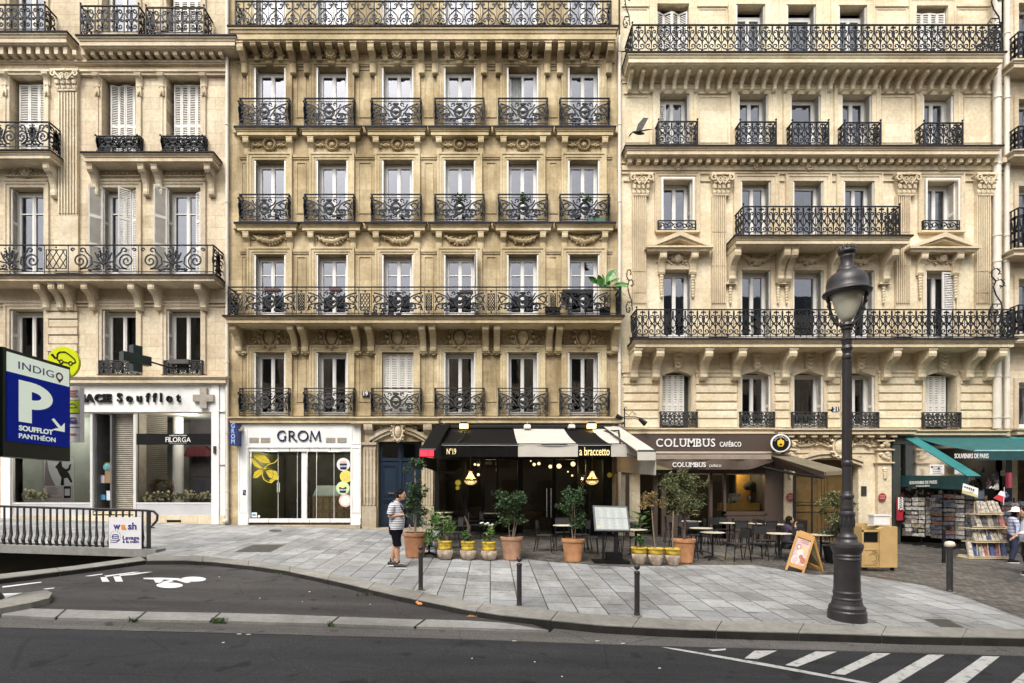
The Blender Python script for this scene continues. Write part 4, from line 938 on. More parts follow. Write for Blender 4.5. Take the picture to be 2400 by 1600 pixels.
# pediments with mascarons
for i, (l, r, ap, t, bt) in ((0, (1516, 1674, 541, 576, 586)), (4, (2133, 2301, 544, 578, 588))):
    pr = .42; Yf = YW-pr; xl, xr = wx(l, Yf), wx(r, Yf); xc = (xl+xr)/2; zt, zb, za = wz(t, Yf), wz(bt, Yf), wz(ap, Yf)
    b = B(); b.cornice(xl+pr, xr-pr, YW, [(0, zt), (pr, zt), (pr, (zt+zb)/2+.02), (pr*.85, (zt+zb)/2), (pr*.8, zb), (0, zb)])
    t_ = .13
    b.prism([(xl, Yf, zt+.01), (xc, Yf, za), (xr, Yf, zt+.01), (xr-.28, Yf, zt+.01), (xc, Yf, za-t_*1.25), (xl+.28, Yf, zt+.01)], (0, pr, 0))
    b.prism([(xl+.28, Yf+.08, zt+.01), (xc, Yf+.08, za-t_*1.2), (xr-.28, Yf+.08, zt+.01), (xr-.45, Yf+.08, zt+.01), (xc, Yf+.08, za-t_*2), (xl+.45, Yf+.08, zt+.01)], (0, .3, 0))
    b.prism([(xl+.3, YW-.1, zt), (xc, YW-.1, za-.1), (xr-.3, YW-.1, zt)], (0, .1, 0)); o = b.build('pediment', ST3D, M3)
    for s, x in ((-1, xl+.62), (1, xr-.62)):
        q = B(); bracket(q, x, .24, YW, .3, zb, .72, 2)
        for j in range(8): q.blob(x, YW-.08, zb-.8-.1*j, .09-.006*j, .06, .065, 7, 4)
        q.box(x-.03, x+.03, YW-.03, YW, zb-3, zb-1.6); q.build('bracket', ST3D, M3)
    q = B(); xm = (ops[i*5+3][0]+ops[i*5+3][1])/2; mascaron(q, xm, wz(606), .75, YW); scrolls(q, xm, wz(612), 1.5, .42, YW, .05); q.build('carved_head', ST3D, M3)
    q = B(); q.box(ops[i*5+2][0]-.25, ops[i*5+2][1]+.25, YW-.16, YW, wz(549), wz(545)); q.build('window_sill', ST3D, M3)
# pilasters
for (a, c, ca, cc, sg) in ((1481,1512,1474,1526,[(640,465),(690,643),(714,692)]),(1666,1697.5,1661,1713,[(548,465),(627,551),(714,629)]),(2095,2127,2090,2146,[(548,465),(627,551),(714,629)]),(2282,2314,2276,2329,[(640,465),(690,643),(714,692)])):
    pilaster(M3, ST3D, ST3D, P(a), P(c), wz(463), wz(414), P(ca), P(cc), [(wz(u), wz(v)) for u, v in sg], wz(794))
# 4th floor ledge with dentils, frieze
x0, x1, ztd, zbd = slab_part(M3, ST3D, 1466, 2351, 342.5, 361.5, .5, 'cornice')
b = B(); xx = P(1468)
while xx < P(2345): b.box(xx, xx+.135, YW-.3, YW, zbd-.16, zbd); xx += .305
b.box(rx0, P(2350), YW-.1, YW, zbd-.32, zbd-.16); b.build('dentils', ST3D, M3)
b = B(); xx = P(1466)
while xx < P(2340): b.box(xx, xx+.055, YW-.05, YW, wz(403), wz(386)); xx += .1
b.box(rx0, P(2350), YW-.06, YW, wz(410), wz(405)); b.box(rx0, P(2350), YW-.09, YW, wz(386), wz(383)); b.build('ribbed_frieze', ST3D, M3)
for i in range(5): x = (ops[i*5+2][0]+ops[i*5+2][1])/2; b = B(); cartouche(b, x, wz(393), .32, .34, YW-.02); b.build('relief_ornament', ST3D, M3)
for i in range(5):
    a, c = [(1540,1637),(1731,1821),(1853,1944),(1976,2066),(2162,2258)][i]; Yf = YW-.42; z0 = wz(342.5+i, Yf)+.03
    rail_box(pat_lyre, wx(a, Yf)+.06, wx(c, Yf)-.03, z0, wz(285+i*.8, Yf), Yf, YW, .40, top=.05, bot=.05, ends=True).build('balcony_railing', IRON, M3)
# top balcony
x0, x1, ztt, zbt = slab_part(M3, ST3D, 1470, 2358, 123, 146, .8)
rail_box(pat_lyre, wx(1482, YW-.72), wx(2347, YW-.72), ztt+.05, wz(58.5, YW-.72), YW-.72, YS, .44, top=.05, bot=.05, ends=True).build('balcony_railing', IRON, M3)
xx = wx(1483, YW-.6); n = 33; st = (wx(2340, YW-.6)-xx)/(n-1)
for k in range(n): brk_part(M3, ST3D, xx+st*k, .12, YW, .52, zbt, .52, 2, 'modillion')
b = B(); b.cornice(rx0+.06, P(2348), YW, [(0, wz(186)), (.1, wz(186)), (.08, wz(190)), (.04, wz(193)), (.04, wz(197)), (0, wz(197))]); b.build('string_course', ST3D, M3)
for k in (1, 2):
    ed = [rx0+.08]+[v for i in range(5) for v in (ops[i*5+k][0]-.3, ops[i*5+k][1]+.3)]+[P(2335)]
    for j in range(0, len(ed), 2):
        a, c = ed[j], ed[j+1]; b = B()
        if k == 1 and c-a > .2: b.frame(a+.06, c-.06, wz(336), wz(228), YW, .03, .02); b.box(a, c, YW-.05, YW, wz(222), wz(218))
        if k == 2: b.box(a, c, YW-.05, YW, wz(427), wz(424))
        if b.v: b.build('wall_panel', ST3D, M3)
ed = [rx0+.08]+[v for a in up for v in (a[0]-.3, a[1]+.3)]+[P(2335)]
for j in range(0, len(ed), 2):
    if ed[j+1]-ed[j] > .2: b = B(); b.frame(ed[j]+.03, ed[j+1]-.03, wz(118), wz(22, YS), YS, .03, .02); b.box(ed[j], ed[j+1], YS-.05, YS, wz(18, YS), wz(13, YS)); b.build('wall_panel', ST3D, M3)
for i, (l, r) in ((0, (1543,1630)), (4, (2164,2248))):
    Yf = YW-.12; b = B(); a, c, z0, z1 = wx(l, Yf), wx(r, Yf), wz(541, Yf), wz(517, Yf)
    b.box(a, c, Yf-.02, Yf+.02, z1-.03, z1); b.box(a, c, Yf-.012, Yf+.012, z0+.02, z0+.04)
    for s in range(4):
        x = a+(c-a)*(s+.5)/4; sc(b, [(p[0]+x, p[1]+(z0+z1)/2) for p in spiral(-.08, 0, .12, .03, 0, pi*2.2, 10)]) ; sc(b, [(p[0]+x, p[1]+(z0+z1)/2) for p in spiral(.1, -.03, .1, .03, pi, -pi*1.2, 10)])
    v = B(); v.v = [(x, y+(Yf if abs(y) < 1 else 0), z) for x, y, z in b.v]; v.f = b.f; v.m = b.m
    for x in (a, c): v.box(x-.015, x+.015, Yf-.02, YW, z0, z1)
    v.build('window_guard', IRON, M3)
for i, (l, r) in enumerate(((1548.7,1634),(1736,1815),(1858,1938),(1978,2059),(2164.5,2251.5))):
    Yf = YW-.14; z0, z1 = wz(1000.5+i*.4, Yf), wz(963+i*.4, Yf)
    rail_box(pat_lyre, wx(l, Yf), wx(r, Yf), z0, z1, Yf, YW, .31, top=.04, bot=.06).build('window_guard', IRONG, M3)
b = B(); b.cornice(rx0+.05, P(1812), YW, prof(.22, wz(1001.5, YW-.22), wz(1015, YW-.22))); b.build('ground_floor_cornice', ST3D, M3); b = B(); b.cornice(P(2115), P(2340), YW, prof(.24, wz(1006, YW-.22), wz(1019, YW-.22))); b.build('ground_floor_cornice', ST3D, M3)
# barbed iron fans at balcony ends
for px, py, sgn, h in ((1482, 728, -1, 1.45), (1476, 60, -1, 1.5), (2350, 735, -1, 1.6), (2345, 66, -1, 1.6)):
    b = B(); fan(b, wx(px, YW-.5), 0, wz(py, YW-.5), h=h, fx=sgn*(.55 if px < 2000 else 1.0)); b.v = [(x, YW-.5+y, z) for x, y, z in b.v]; b.build('barbed_fan', IRON, M3)
for px, r in ((2336, .12), (2359, .085)):
    b = B(); x = wx(px, YW-.15); b.tube([(x, YW-.16, wz(1004)), (x, YW-.16, TOP-.5)], r, 12)
    for v in (980, 885, 620, 560, 395, 240, 90): b.lathe([(r+.02, 0), (r+.02, .06)], (x, YW-.16, wz(v)), 12)
    b.build('downpipe', PIPE, M3)
# carriage entrance of the right building
b = B(); pl, pr_, pt = P(1862), P(2012), wz(1075); pz = gz(P(1930), YW)
for a, c in ((P(1833), P(1858)), (P(2050), P(2082))):
    b.box(a, c, YW-.16, YW, pz-.6, wz(1050)); b.box(a-.05, c+.05, YW-.22, YW, pz-.6, pz+.5)
    for k, z in enumerate((1085, 1055, 1034)): b.box(a-.06, c+.06, YW-.24, YW, wz(z), wz(z-3))
    for k in range(5): b.blob((a+c)/2, YW-.18, wz(1098+k*5), .1-.01*k, .06, .07, 7, 4)
    for k in range(6): b.blob((a+c)/2+random.uniform(-.15,.15), YW-.18, wz(1045-k*2), .09, .07, .07, 7, 4)
    for k in range(6): b.blob((a+c)/2+random.uniform(-.15,.15), YW-.18, wz(1074-k*2.4), .09, .07, .07, 7, 4)
arc = [(pl-.1+(pr_-pl+.2)*j/16, pt-.25+.3*sin(pi*j/16)) for j in range(17)]
for o, p in ((0, .1), (.13, .16)): b.prism([(x, YW-p, z+o) for x, z in arc]+[(x, YW-p, z+o+.12) for x, z in arc[::-1]], (0, p+.01, 0))
b.prism([(x, YW+.0, z+.02) for x, z in arc]+[(pr_+.1, YW+.0, pt+.1), (pl-.1, YW, pt+.1)], (0, .3, 0))
b.box(P(1840), P(2078), YW-.05, YW, wz(1060), wz(1056)); b.box(P(1840), P(2078), YW-.08, YW, wz(1042), wz(1038))
b.build('portal_surround', ST3D, M3)
b = B(); cartouche(b, P(1962), wz(1046), .8, .8, YW-.1); scrolls(b, P(1962), wz(1036), 3.2, .4, YW-.05, .06)
for s in (-1, 1):
    for k in range(12): b.blob(P(1962)+s*(.5+k*.13), YW-.06, wz(1034)+.07*sin(k*1.7), .07, .05, .06, 6, 4)
b.build('carved_shield', ST3D, M3)
b = B(); b.cornice(P(1836), P(2105), YW, prof(.42, wz(1003, YW-.42), wz(1016, YW-.42))); xx = P(1838)
while xx < P(2100): b.box(xx, xx+.2, YW-.3, YW, wz(1025), wz(1016)); xx += .4
b.build('portal_cornice', ST3D, M3)
WOOD = mk('brown_varnished_wood', (.10,.06,.02), .4, .35, 3.)
b = B()
for a, c in ((pl, (pl+pr_)/2-.01), ((pl+pr_)/2+.01, pr_)):
    b.box(a, c, YW+.3, YW+.38, pz-.05, pt); b.frame(a+.1, c-.1, pz+.15, pz+1.1, YW+.3, .05, .03); b.frame(a+.1, c-.1, pz+1.3, pt-.35, YW+.3, .05, .03); b.frame(a+.2, c-.2, pz+1.4, pt-.45, YW+.3, .03, .02)
b.build('carriage_door', WOOD, M3)
b = B(); b.box(P(2018), P(2030), YW-.03, YW, wz(1160), wz(1138)); b.build('intercom_panel', IRONG, M3)
def disc(b, x, y, z, r, n=20, d=.01): return b.prism([(x+r*cos(2*pi*i/n), y, z+r*sin(2*pi*i/n)) for i in range(n)], (0, d, 0))
RED = mk('red_sign_paint', (.25,.02,.03), .5, .1); CREAM = mk('cream_sign', (.6,.52,.38), .5, .1)
for px in (1852, 2067):
    b = B(); x, z = wx(px, YW-.2), wz(1163.5, YW-.2); disc(b, x, YW-.23, z, .14); b.mi = 1
    for k in (-1, 0, 1): b.box(x-.09, x+.09, YW-.234, YW-.229, z+k*.05-.012, z+k*.05+.012)
    tag(b.build('round_notice', [RED, mk('faded_red', (.5,.25,.22), .5)]), 'small round red notice on the stone pier '+('left of the wooden carriage door' if px < 2000 else 'right of the wooden carriage door'), 'notice', 'round red notices beside the carriage door')
# ================= left building =================
lx0, lx1 = P(-420), P(533.5); BR = P(182)                       # the part left of BR steps back slightly
M1 = thing('apartment_building', ((lx0+lx1)/2, YW, gz((lx0+lx1)/2, YW)), 'pale beige stone apartment building above the pharmacy with shuttered windows and scrolled balconies', 'building')
C1 = [(24,104),(240,320),(391,471)]; rows1 = [(-130, 75), (180, 356), (441, 645), (726, 876)]
X1 = [(-240,-158),(-120,-40)]
ops = []
for (l, r) in C1+X1:
    for (t, bt) in rows1: ops.append((P(l), P(r), wz(bt), wz(t)))
gf1 = [(P(30), P(500), gz(P(300), YW)+.35, wz(966)), (P(-380), P(-20), gz(P(-200), YW)+.3, wz(966))]
b = B(); wall_mesh(b, lx0, lx1, gz(lx1, YW)-1.4, TOP+.3, ops+gf1); b.build('facade_wall', ST1, M1)
shell(M1, lx0, lx1-.001, gz(lx1, YW)-1.2, TOP+.3, mat=ST1)
interior(M1, lx0, lx1, wz(880), TOP+.3, [wz(f)-.03 for f in (878, 645, 356, 75)])
for i in range(5):
    for k in range(4):
        a, c, d, e = ops[i*4+k]
        b = B(); b.surround(a, c, d, e, YW, [(0,0),(0,.04),(.1,.04),(.11,.07),(.19,.07),(.2,0)]); b.build('window_surround', ST1D, M1)
        if k == 1 and i != 3: shutters_closed(M1, a+.12, c-.02, d, e-.12, YW+.25, 4 if i else 3, SHUT, [.08]*4 if i == 1 else [.02]*4); continue
        if k == 0 and i == 2: shutters_closed(M1, a+.1, c-.02, d, e, YW+.25, 4); continue
        win(M1, a+.05, c-.02, d+.02, e-.04, YW, 2, .23 if k == 2 else 0, {0: CURT, 2: CURT if i == 2 else CURTG, 3: CURTG}.get(k), setb=.32, curt_side=1 if k == 3 else 0, glassm=PANE if k < 3 else PANED)
        if k in (2, 3):
            b = B(); leaf(b, a+.03, YW+.02, a+.03, YW+.3, d, e-.02, t=.05, rails=(0,.3,.62,1)); b.build('shutter', SHUT, M1)
        if k == 2 and i in (1, 2):
            b = B(); leaf(b, a+.02, YW, a-.3, YW-.28, d, e-.02, rails=(0,.32,.65,1)); b.build('shutter', SHUT, M1)
            b = B()
            if i == 1: leaf(b, c-.55, YW-.16, c-.25, YW+.1, d, e-.04, rails=(0,.32,.65,1)); leaf(b, c-.22, YW+.12, c-.01, YW+.05, d, e-.04, rails=(0,.32,.65,1))
            else: leaf(b, c-.24, YW+.14, c-.02, YW+.03, d, e-.12, rails=(0,.32,.65,1))
            b.build('shutter', SHUT, M1)
        if k == 2 and i == 0: b = B(); leaf(b, c-.12, YW+.2, c-.02, YW+.02, d, e-.2); b.build('shutter', SHUT, M1)
# top cornice and balconies
def rb1(pat, l, r, t, bt, pr, unit, name='balcony_railing', **k):
    Yf = YW-pr; rail_box(pat, wx(l, Yf), wx(r, Yf), wz(bt, Yf)+.03, wz(t, Yf), Yf, YW, unit, **k).build(name, IRON, M1)
x0, x1, zt_, zb_ = slab_part(M1, ST1D, 179, 516, 84, 106, .6, 'cornice', xr=P(531)-.001-.0)
slab_part(M1, ST1D, -420, 182, 75.5, 99, .55, 'cornice', xl=lx0+.6, xr=P(184)-.55)
rb1(pat_heart, -300, 105, 11, 73.5, .5, .46, top=.05, bot=.05, ends=True)
rb1(pat_heart, 189, 325, 14, 80, .6, .46, top=.05, bot=.05, ends=True)
rb1(pat_heart, 342, 478, 18, 82, .6, .46, top=.05, bot=.05, ends=True)
b = B(); xx = P(-400)
while xx < P(528): b.box(xx, xx+.14, YW-.37, YW, 17.64-(.03 if xx > BR else 0), 17.9 if xx < BR-.1 else 17.77); xx += .318
b.build('dentils', ST1D, M1)
b = B(); b.box(lx0, BR, YW-.3, YW, 17.88, 17.95)
for t, bt, p in ((146, 150, .1), (150, 153, .06), (168, 173, .12), (173, 179, .07)): b.box(lx0, P(182), YW-p, YW, wz(bt), wz(t)); b.box(P(182)+.001, lx1-.01, YW-p-.05, YW, wz(bt+3), wz(t+3))
b.build('frieze_mouldings', ST1D, M1)
for i in (0, 1, 2):
    for x in (P(C1[i][0])-.14, P(C1[i][1])+.14): brk_part(M1, ST1D, x, .2, YW, .2, wz(181 if i else 177), .42, 0); b = B(); b.box(x-.08, x+.08, YW-.1, YW, wz(229), wz(212)); b.blob(x, YW-.12, wz(223), .05, .04, .08, 6, 4); b.build('bracket_pendant', ST1D, M1)
pilaster(M1, ST1D, ST1D, P(143), P(187), wz(219), wz(174), P(130), P(195), [(wz(505), wz(224))], wz(645))
# third floor ledges
slab_part(M1, ST1D, -400, 144, 353, 371, .7, xl=P(-300), xr=P(108)); 
rb1(pat_spiral, -200, 115, 286, 350, .62, 1.3, top=.06, bot=.06)
x0, x1, zt_, zb_ = slab_part(M1, ST1D, 190, 500, 358, 378, .6, 'bay_ledge')
for px in (211, 331, 362, 486): brk_part(M1, ST1D, wx(px, YW-.4), .2, YW, .45, zb_, .95, 0)
for px in (-60, 112): brk_part(M1, ST1D, wx(px, YW-.4), .22, YW, .5, wz(371, YW-.7), 1.05, 0)
for i, (l, r) in ((1, (230,327)), (2, (381,479))):
    Yf = YW-.2; rail_box(pat_cart, wx(l, Yf), wx(r, Yf), wz(354, Yf), wz(319, Yf), Yf, YW, .7, top=.04, bot=.04).build('window_guard', IRON, M1)
for i in (0, 1, 2):
    x = (P(C1[i][0])+P(C1[i][1]))/2; b = B(); b.box(x-.78, x+.78, YW-.1, YW, wz(428), wz(424)); b.box(x-.74, x+.74, YW-.06, YW, wz(416), wz(413))
    if i == 0: cartouche(b, x, wz(405), .4, .4, YW); scrolls(b, x, wz(405), 1.4, .3, YW, .04)
    else:
        for k in range(9): b.blob(x-.6+k*.15, YW-.02, wz(407), .06, .035, .06, 6, 4)
    b.build('relief_ornament', ST1D, M1)
# long balcony
slab_part(M1, ST1D, -400, 504, 645, 659, .75, xl=lx0+.8, xr=wx(504, YW-.75)-.75)
seq = [(pat_spiral, 2.45)]*3
Yf = YW-.68; xe = wx(500, Yf); xs_ = [wx(163, Yf), wx(325, Yf), xe]
L0 = wx(-330, Yf); alt = [(pat_spiral, wx(-60, Yf)-wx(-220, Yf))]*0
alt = [(pat_spiral, wx(-120, Yf)-L0), (pat_cart, wx(-60, Yf)-wx(-120, Yf)), (pat_spiral, wx(104, Yf)-wx(-60, Yf)), (pat_lattice, wx(160, Yf)-wx(104, Yf)), (pat_spiral, wx(325, Yf)-wx(160, Yf)), (pat_spiral, wx(486, Yf)-wx(325, Yf)), (None, xe-wx(486, Yf))]
rail_box(pat_spiral, L0, xe, wz(641, Yf), wz(574.5, Yf), Yf, YW, .62, top=.05, bot=.06, alt=alt).build('balcony_railing', IRON, M1)
zz = wz(659, YW-.75)
for px in (-120, 85, 119, 142, 196, 306, 353, 462): brk_part(M1, ST1D, wx(px, YW-.6), .22, YW, .6, zz, .8, 2)
b = B(); b.box(lx0, lx1-.01, YW-.08, YW, wz(712), wz(708)); b.box(lx0, lx1-.01, YW-.05, YW, wz(720), wz(716)); b.build('string_course', ST1D, M1)
b = B()                                          # rusticated pier
for k in range(6):
    t = 733+18.5*k; y = YW-(.05 if k % 2 else .08)
    b.box(P(113), P(184), y, YW, wz(t+15.5), wz(t))
b.box(P(113), P(184), YW-.12, YW, wz(731), wz(715)); b.build('rusticated_pier', ST1D, M1)
for (l, r, t, bt) in ((232,297+24,843,876),(385,473,843,876)):
    Yf = YW-.15; rail_box(pat_heart, wx(l, Yf), wx(r, Yf), wz(bt, Yf), wz(t, Yf), Yf, YW, .3, top=.04, bot=.04).build('window_guard', IRONG, M1)
b = B(); b.box(wx(400, YW-.2), wx(445, YW-.2), YW-.3, YW-.18, wz(852, YW-.2), wz(842, YW-.2)); b.build('window_box', mk('old_planter', (.07,.06,.055), .8, .2), M1)
b = B(); b.cornice(P(-300), P(520), YW, prof(.32, wz(879, YW-.3), wz(897, YW-.3))); b.build('ground_floor_cornice', ST1D, M1)
b = B(); b.box(P(30)+.001, P(530), YW-.1, YW+.0, gz(P(500), YW)-1, gz(P(500), YW)+.3); b.build('base_course', ST1, M1)
b = B(); b.box(P(395), P(428), YW-.11, YW-.09, gz(P(400), YW)+.02, gz(P(400), YW)+.1); b.build('cellar_vent', BLACK, M1)
# ================= neighbour at the far right =================
fx0, fx1 = P(2365.5), P(3100)
M4 = thing('apartment_building', ((fx0+fx1)/2, YW, gz((fx0+fx1)/2, YW)), 'narrow slice of a grey beige stone building at the right edge of the street front', 'building')
ops = []
for l in (2385, 2520, 2660, 2800): 
    for t, bt in ((10,130),(235,350),(438,575),(655,785),(895,1003)): ops.append((P(l), P(l+74), wz(bt), wz(t)))
b = B(); wall_mesh(b, fx0, fx1, gz(fx1, YW)-1, TOP-.8, ops+[(P(2385), P(3000), gz(P(2385), YW)-.2, wz(1030))]); b.build('facade_wall', ST1, M4); shell(M4, fx0, fx1, gz(fx1, YW)-1.2, TOP-.8, mat=ST1)
interior(M4, fx0, fx1, wz(1010), TOP-1, [wz(f)-.03 for f in (1003, 785, 575, 350, 130)])
for o in ops[:10]:
    win(M4, *o, YW, curt=CURTG); b = B(); b.surround(*o, YW, [(0,0),(0,.05),(.15,.05),(.16,0)]); b.build('window_surround', ST1D, M4)
for (l, t, bt, s) in ((2377,75,140,160),(2377,296,352,368),(2377,487,583,600),(2377,715,786,802)):
    Yf = YW-.55; rail_box(pat_heart, wx(l+10, Yf), P(2950), wz(bt, Yf)+.02, wz(t, Yf), Yf, YW, .35, top=.05, bot=.05).build('balcony_railing', IRON, M4)
    b = B(); b.cornice(wx(l+10, Yf)+.4, P(2950), YW, prof(.6, wz(bt, Yf), wz(s, Yf))); b.build('balcony_slab', ST1D, M4)
b = B(); b.cornice(fx0+.3, P(3000), YW, prof(.3, wz(1004), wz(1020))); b.build('ground_floor_cornice', ST1D, M4)
# ================= buildings across the street (behind the viewpoint, seen in the panes) =================
M5 = thing('apartment_building', (0, -7, 0), 'stone apartment row across the street, mirrored in the window panes', 'building')
b = B(); ops = [(x, x+1.3, z, z+2.3) for x in [-40+2.9*i for i in range(29)] for z in (1.2, 5., 8.4, 11.8, 15.)]
wall_mesh(b, -45, 45, -2, 17.2, ops, 0, .3); b.v = [(-x, -7-y, z) for x, y, z in b.v]; b.build('facade_wall', ST1, M5)
b = B(); b.box(-45, 45, -18, -7.4, -2, 16.8); b.build('interior_walls', DARK, M5)
b = B(); b.prism([(-45, -7.05, 17.2), (-45, -8.6, 19.6), (-45, -14, 20.4), (-45, -18, 17.2)], (90, 0, 0)); b.build('roof', mk('slate_roof', (.06,.065,.075), .6, .2), M5)
# ---------------------------------------------------------------- shops
def pt(px, py, Y): return (wx(px, Y), Y, wz(py, Y))
def qd(b, a, c, d, e): return b.add([a, c, d, e], [(0,1,2,3)])
def thick(b, pts, n=(0,.01,0)): return b.prism(pts, n)
def room(parent, l, r, zf, zc_, mat, depth=3., wallm=None, y0=YW+.05):
    b = B(); x0, x1 = P(l), P(r); y1 = y0+depth
    b.box(x0-.1, x0, y0, y1, zf, zc_); b.box(x1, x1+.1, y0, y1, zf, zc_); b.box(x0-.1, x1+.1, y1, y1+.1, zf, zc_); b.box(x0-.1, x1+.1, y0, y1+.1, zc_, zc_+.1); o = b.build('interior_walls', mat, parent)
    b = B(); b.box(x0-.1, x1+.1, y0-.05, y1, zf-.15, zf); b.build('shop_floor', TILE, parent); return o
TILE = mk('dark_floor_tile', (.05,.048,.045), .4, .2, 2.)
def light(name, loc, e, col=(1,.72,.35), r=.05, parent=None, spot=None):
    l = bpy.data.lights.new(name, 'SPOT' if spot else 'POINT'); l.energy = e; l.color = col; l.shadow_soft_size = r
    o = bpy.data.objects.new(name, l); C.objects.link(o); o.location = loc
    if spot: l.spot_size = spot[0]; l.spot_blend = .8; o.rotation_euler = spot[1]
    if parent: o.parent = parent; q = ORG.get(parent.name, (0,0,0)); o.location = tuple(a-c for a, c in zip(loc, q))
    return o
LIT = mk('lit_bulb', (.9,.7,.4), .4, 0, emit=(1,.55,.12), es=1.6)
LITG = mk('lit_globe', (.9,.7,.4), .4, 0, emit=(1,.75,.42), es=.9)
GOLD = mk('glowing_gilt_letters', (.75,.6,.3), .5, .05, emit=(.9,.68,.35), es=.25)  # letters are no lamps; a faint glow is put into their colour
# ---- pharmacy
g1 = gz(P(400), YW)
SF = thing('shopfront', (P(270), YW, g1), 'white and grey pharmacy shopfront with dark raised lettering and a half closed slatted shutter', 'shopfront')
Yp = YW-.1
b = B(); b.box(P(-380), P(499), Yp, YW+.02, wz(964, Yp), wz(898, Yp)); b.build('fascia_panel', WPAINT, SF)
b = B()
for a, c in ((499.7,517),(517.5,530)): b.box(P(a), P(c), Yp-.03 if a < 510 else Yp+.02, YW, g1-.35+.3, wz(898, Yp)+.0)
for y in (964, 1087): b.box(P(499), P(530.5), Yp-.035, YW, wz(y+.6), wz(y))
b.build('pier', WPAINT, SF)
b = B(); b.box(P(8), P(29), Yp, YW, g1-.5, wz(966)); b.build('pier', WPAINT, SF)
glyphs('PHARMACIE', 104, 261, 922, 941, Yp-.04, .035, gap=.06, ext=.04).build('lettering', BLACK, SF)
label_px('Soufflot', 275, 423, 919.5, 941, Yp-.04, .04, .02, 1.7).build('lettering', BLACK, SF)
b = B(); x, z, a, w = wx(480, Yp), wz(932.5, Yp), .36, .12
b.prism([(x+i, Yp-.12, z+j) for i, j in ((-w,-a),(w,-a),(w,-w),(a,-w),(a,w),(w,w),(w,a),(-w,a),(-w,w),(-a,w),(-a,-w),(-w,-w))], (0, .12, 0)); b.build('cross_emblem', mk('dull_cross_metal', (.28,.25,.21), .5, .25, 5), SF)
FR = mk('shop_aluminium', (.55,.54,.52), .35, .06, 3)
b = B(); zt, zb = wz(965), wz(1176); 
for a, c in ((213,218.5),(314,320),(496.5,499.5),(29,31.5)): b.box(P(a), P(c), YW-.04, YW+.06, g1-.3, zt)
b.box(P(29), P(499), YW-.045, YW+.06, zt-.04, zt+.02); b.box(P(318), P(499), YW-.03, YW+.2, zb-.06, zb); b.box(P(29), P(218), YW-.03, YW+.2, zb-.06, zb); b.build('window_frame', FR, SF)
b = B(); b.box(P(320), P(499), YW-.02, YW+.15, g1-.4, zb-.06); b.build('plinth', GPAINT, SF); b = B(); b.box(P(30), P(216), YW-.02, YW+.15, g1-.4, zb-.06); b.build('plinth', GPAINT, SF)
b = B(); qd(b, (P(320), YW, zb), (P(497), YW, zb), (P(497), YW, zt), (P(320), YW, zt)); b.build('pane', SHOPG, SF)
b = B(); qd(b, (P(31), YW, zb), (P(213), YW, zb), (P(213), YW, zt), (P(31), YW, zt)); b.build('pane', SHOPG, SF)
PW = mk('pharmacy_wall', (.25,.27,.24), .8, .15, 1.); PWD = mk('pharmacy_dark', (.06,.055,.06), .8, .2)
b = B(); b.box(P(30), P(213), YW+1.3, YW+1.4, zb-.3, zt); b.box(P(218), P(500), YW+2.6, YW+2.7, g1-.3, zt); b.box(P(505), P(515), YW+.1, YW+2.7, g1-.3, zt); b.box(P(212), P(219), YW+.1, YW+1.4, g1-.3, zt); b.box(P(20), P(30), YW+.1, YW+1.4, g1-.3, zt); b.box(P(20), P(515), YW+.1, YW+2.7, zt, zt+.1); b.build('interior_walls', PW, SF)
b = B(); b.box(P(20), P(515), YW+.0, YW+2.7, g1-.3, g1+.3); b.box(P(31), P(212), YW+.1, YW+1.3, g1, zb-.02); b.box(P(320), P(505), YW+.1, YW+1.2, g1, zb-.02); b.build('display_floor', WPAINT, SF)
b = B(); b.box(P(372), P(520), YW+2.0, YW+2.05, g1, zt); b.build('interior_partition', PWD, SF)
b = B(); b.tube([(P(371), YW+1.25, g1+.1), (P(371), YW+1.25, zt)], .19, 20); b.build('round_column', WPAINT, SF)
light('shop_fill', (P(120), YW+.45, wz(985)), 48, (1,.95,.85), .3, SF); light('shop_fill', (P(420), YW+.6, wz(985)), 42, (1,.9,.8), .3, SF)  # unseen fill lights added to brighten the pharmacy displays
SL = mk('shutter_slats', (.30,.27,.22), .5, .2, 4.)
b = B(); z = g1+.4
while z < zt: b.add([(P(262), YW+.22, z), (P(314), YW+.22, z), (P(314), YW+.19, z+.045), (P(262), YW+.19, z+.045), (P(262), YW+.215, z+.068), (P(314), YW+.215, z+.068)], [(0,1,2,3),(3,2,5,4)]); z += .072
b.build('rolling_shutter', SL, SF)
b = B(); z = zb
while z < zt: b.add([(P(321), YW+.5, z), (P(358), YW+.9, z), (P(358), YW+.87, z+.045), (P(321), YW+.47, z+.045)], [(0,1,2,3)]); z += .072
b.box(P(320), P(322), YW+.1, YW+.55, zb, zt); b.build('rolling_shutter', SL, SF)
b = B(); b.box(P(258), P(262), YW+.0, YW+.8, g1, zt); b.box(P(219), P(222), YW+.1, YW+.8, g1, zt); b.box(P(222), P(258), YW+.75, YW+.8, wz(1062), wz(1048)); b.box(P(222), P(258), YW+.74, YW+.8, g1, g1+.7); b.box(P(219), P(260), YW+.85, YW+.9, g1, zt); b.build('entrance_recess', mk('recess_grey', (.1,.1,.1), .5, .2), SF)
b = B(); b.box(P(321), P(497), YW-.022, YW-.012, wz(1041), wz(1015)); b.mi = 1
b.join(glyphs('FILORGA', 388, 447, 1023, 1034.5, YW-.028, gap=.1, ext=.004)); b.join(label_px('LABORATOIRES', 397, 438, 1017.6, 1020.4, YW-.028, .003, .02)); b.box(wx(398), wx(438), YW-.03, YW-.024, wz(1037.5), wz(1037)); b.build('window_band', [BLACK, WPAINT], SF)
b = B(); b.box(P(505.5), P(511), Yp-.08, Yp-.03, wz(1062), wz(1045)); b.build('entry_phone', IRONG, SF)
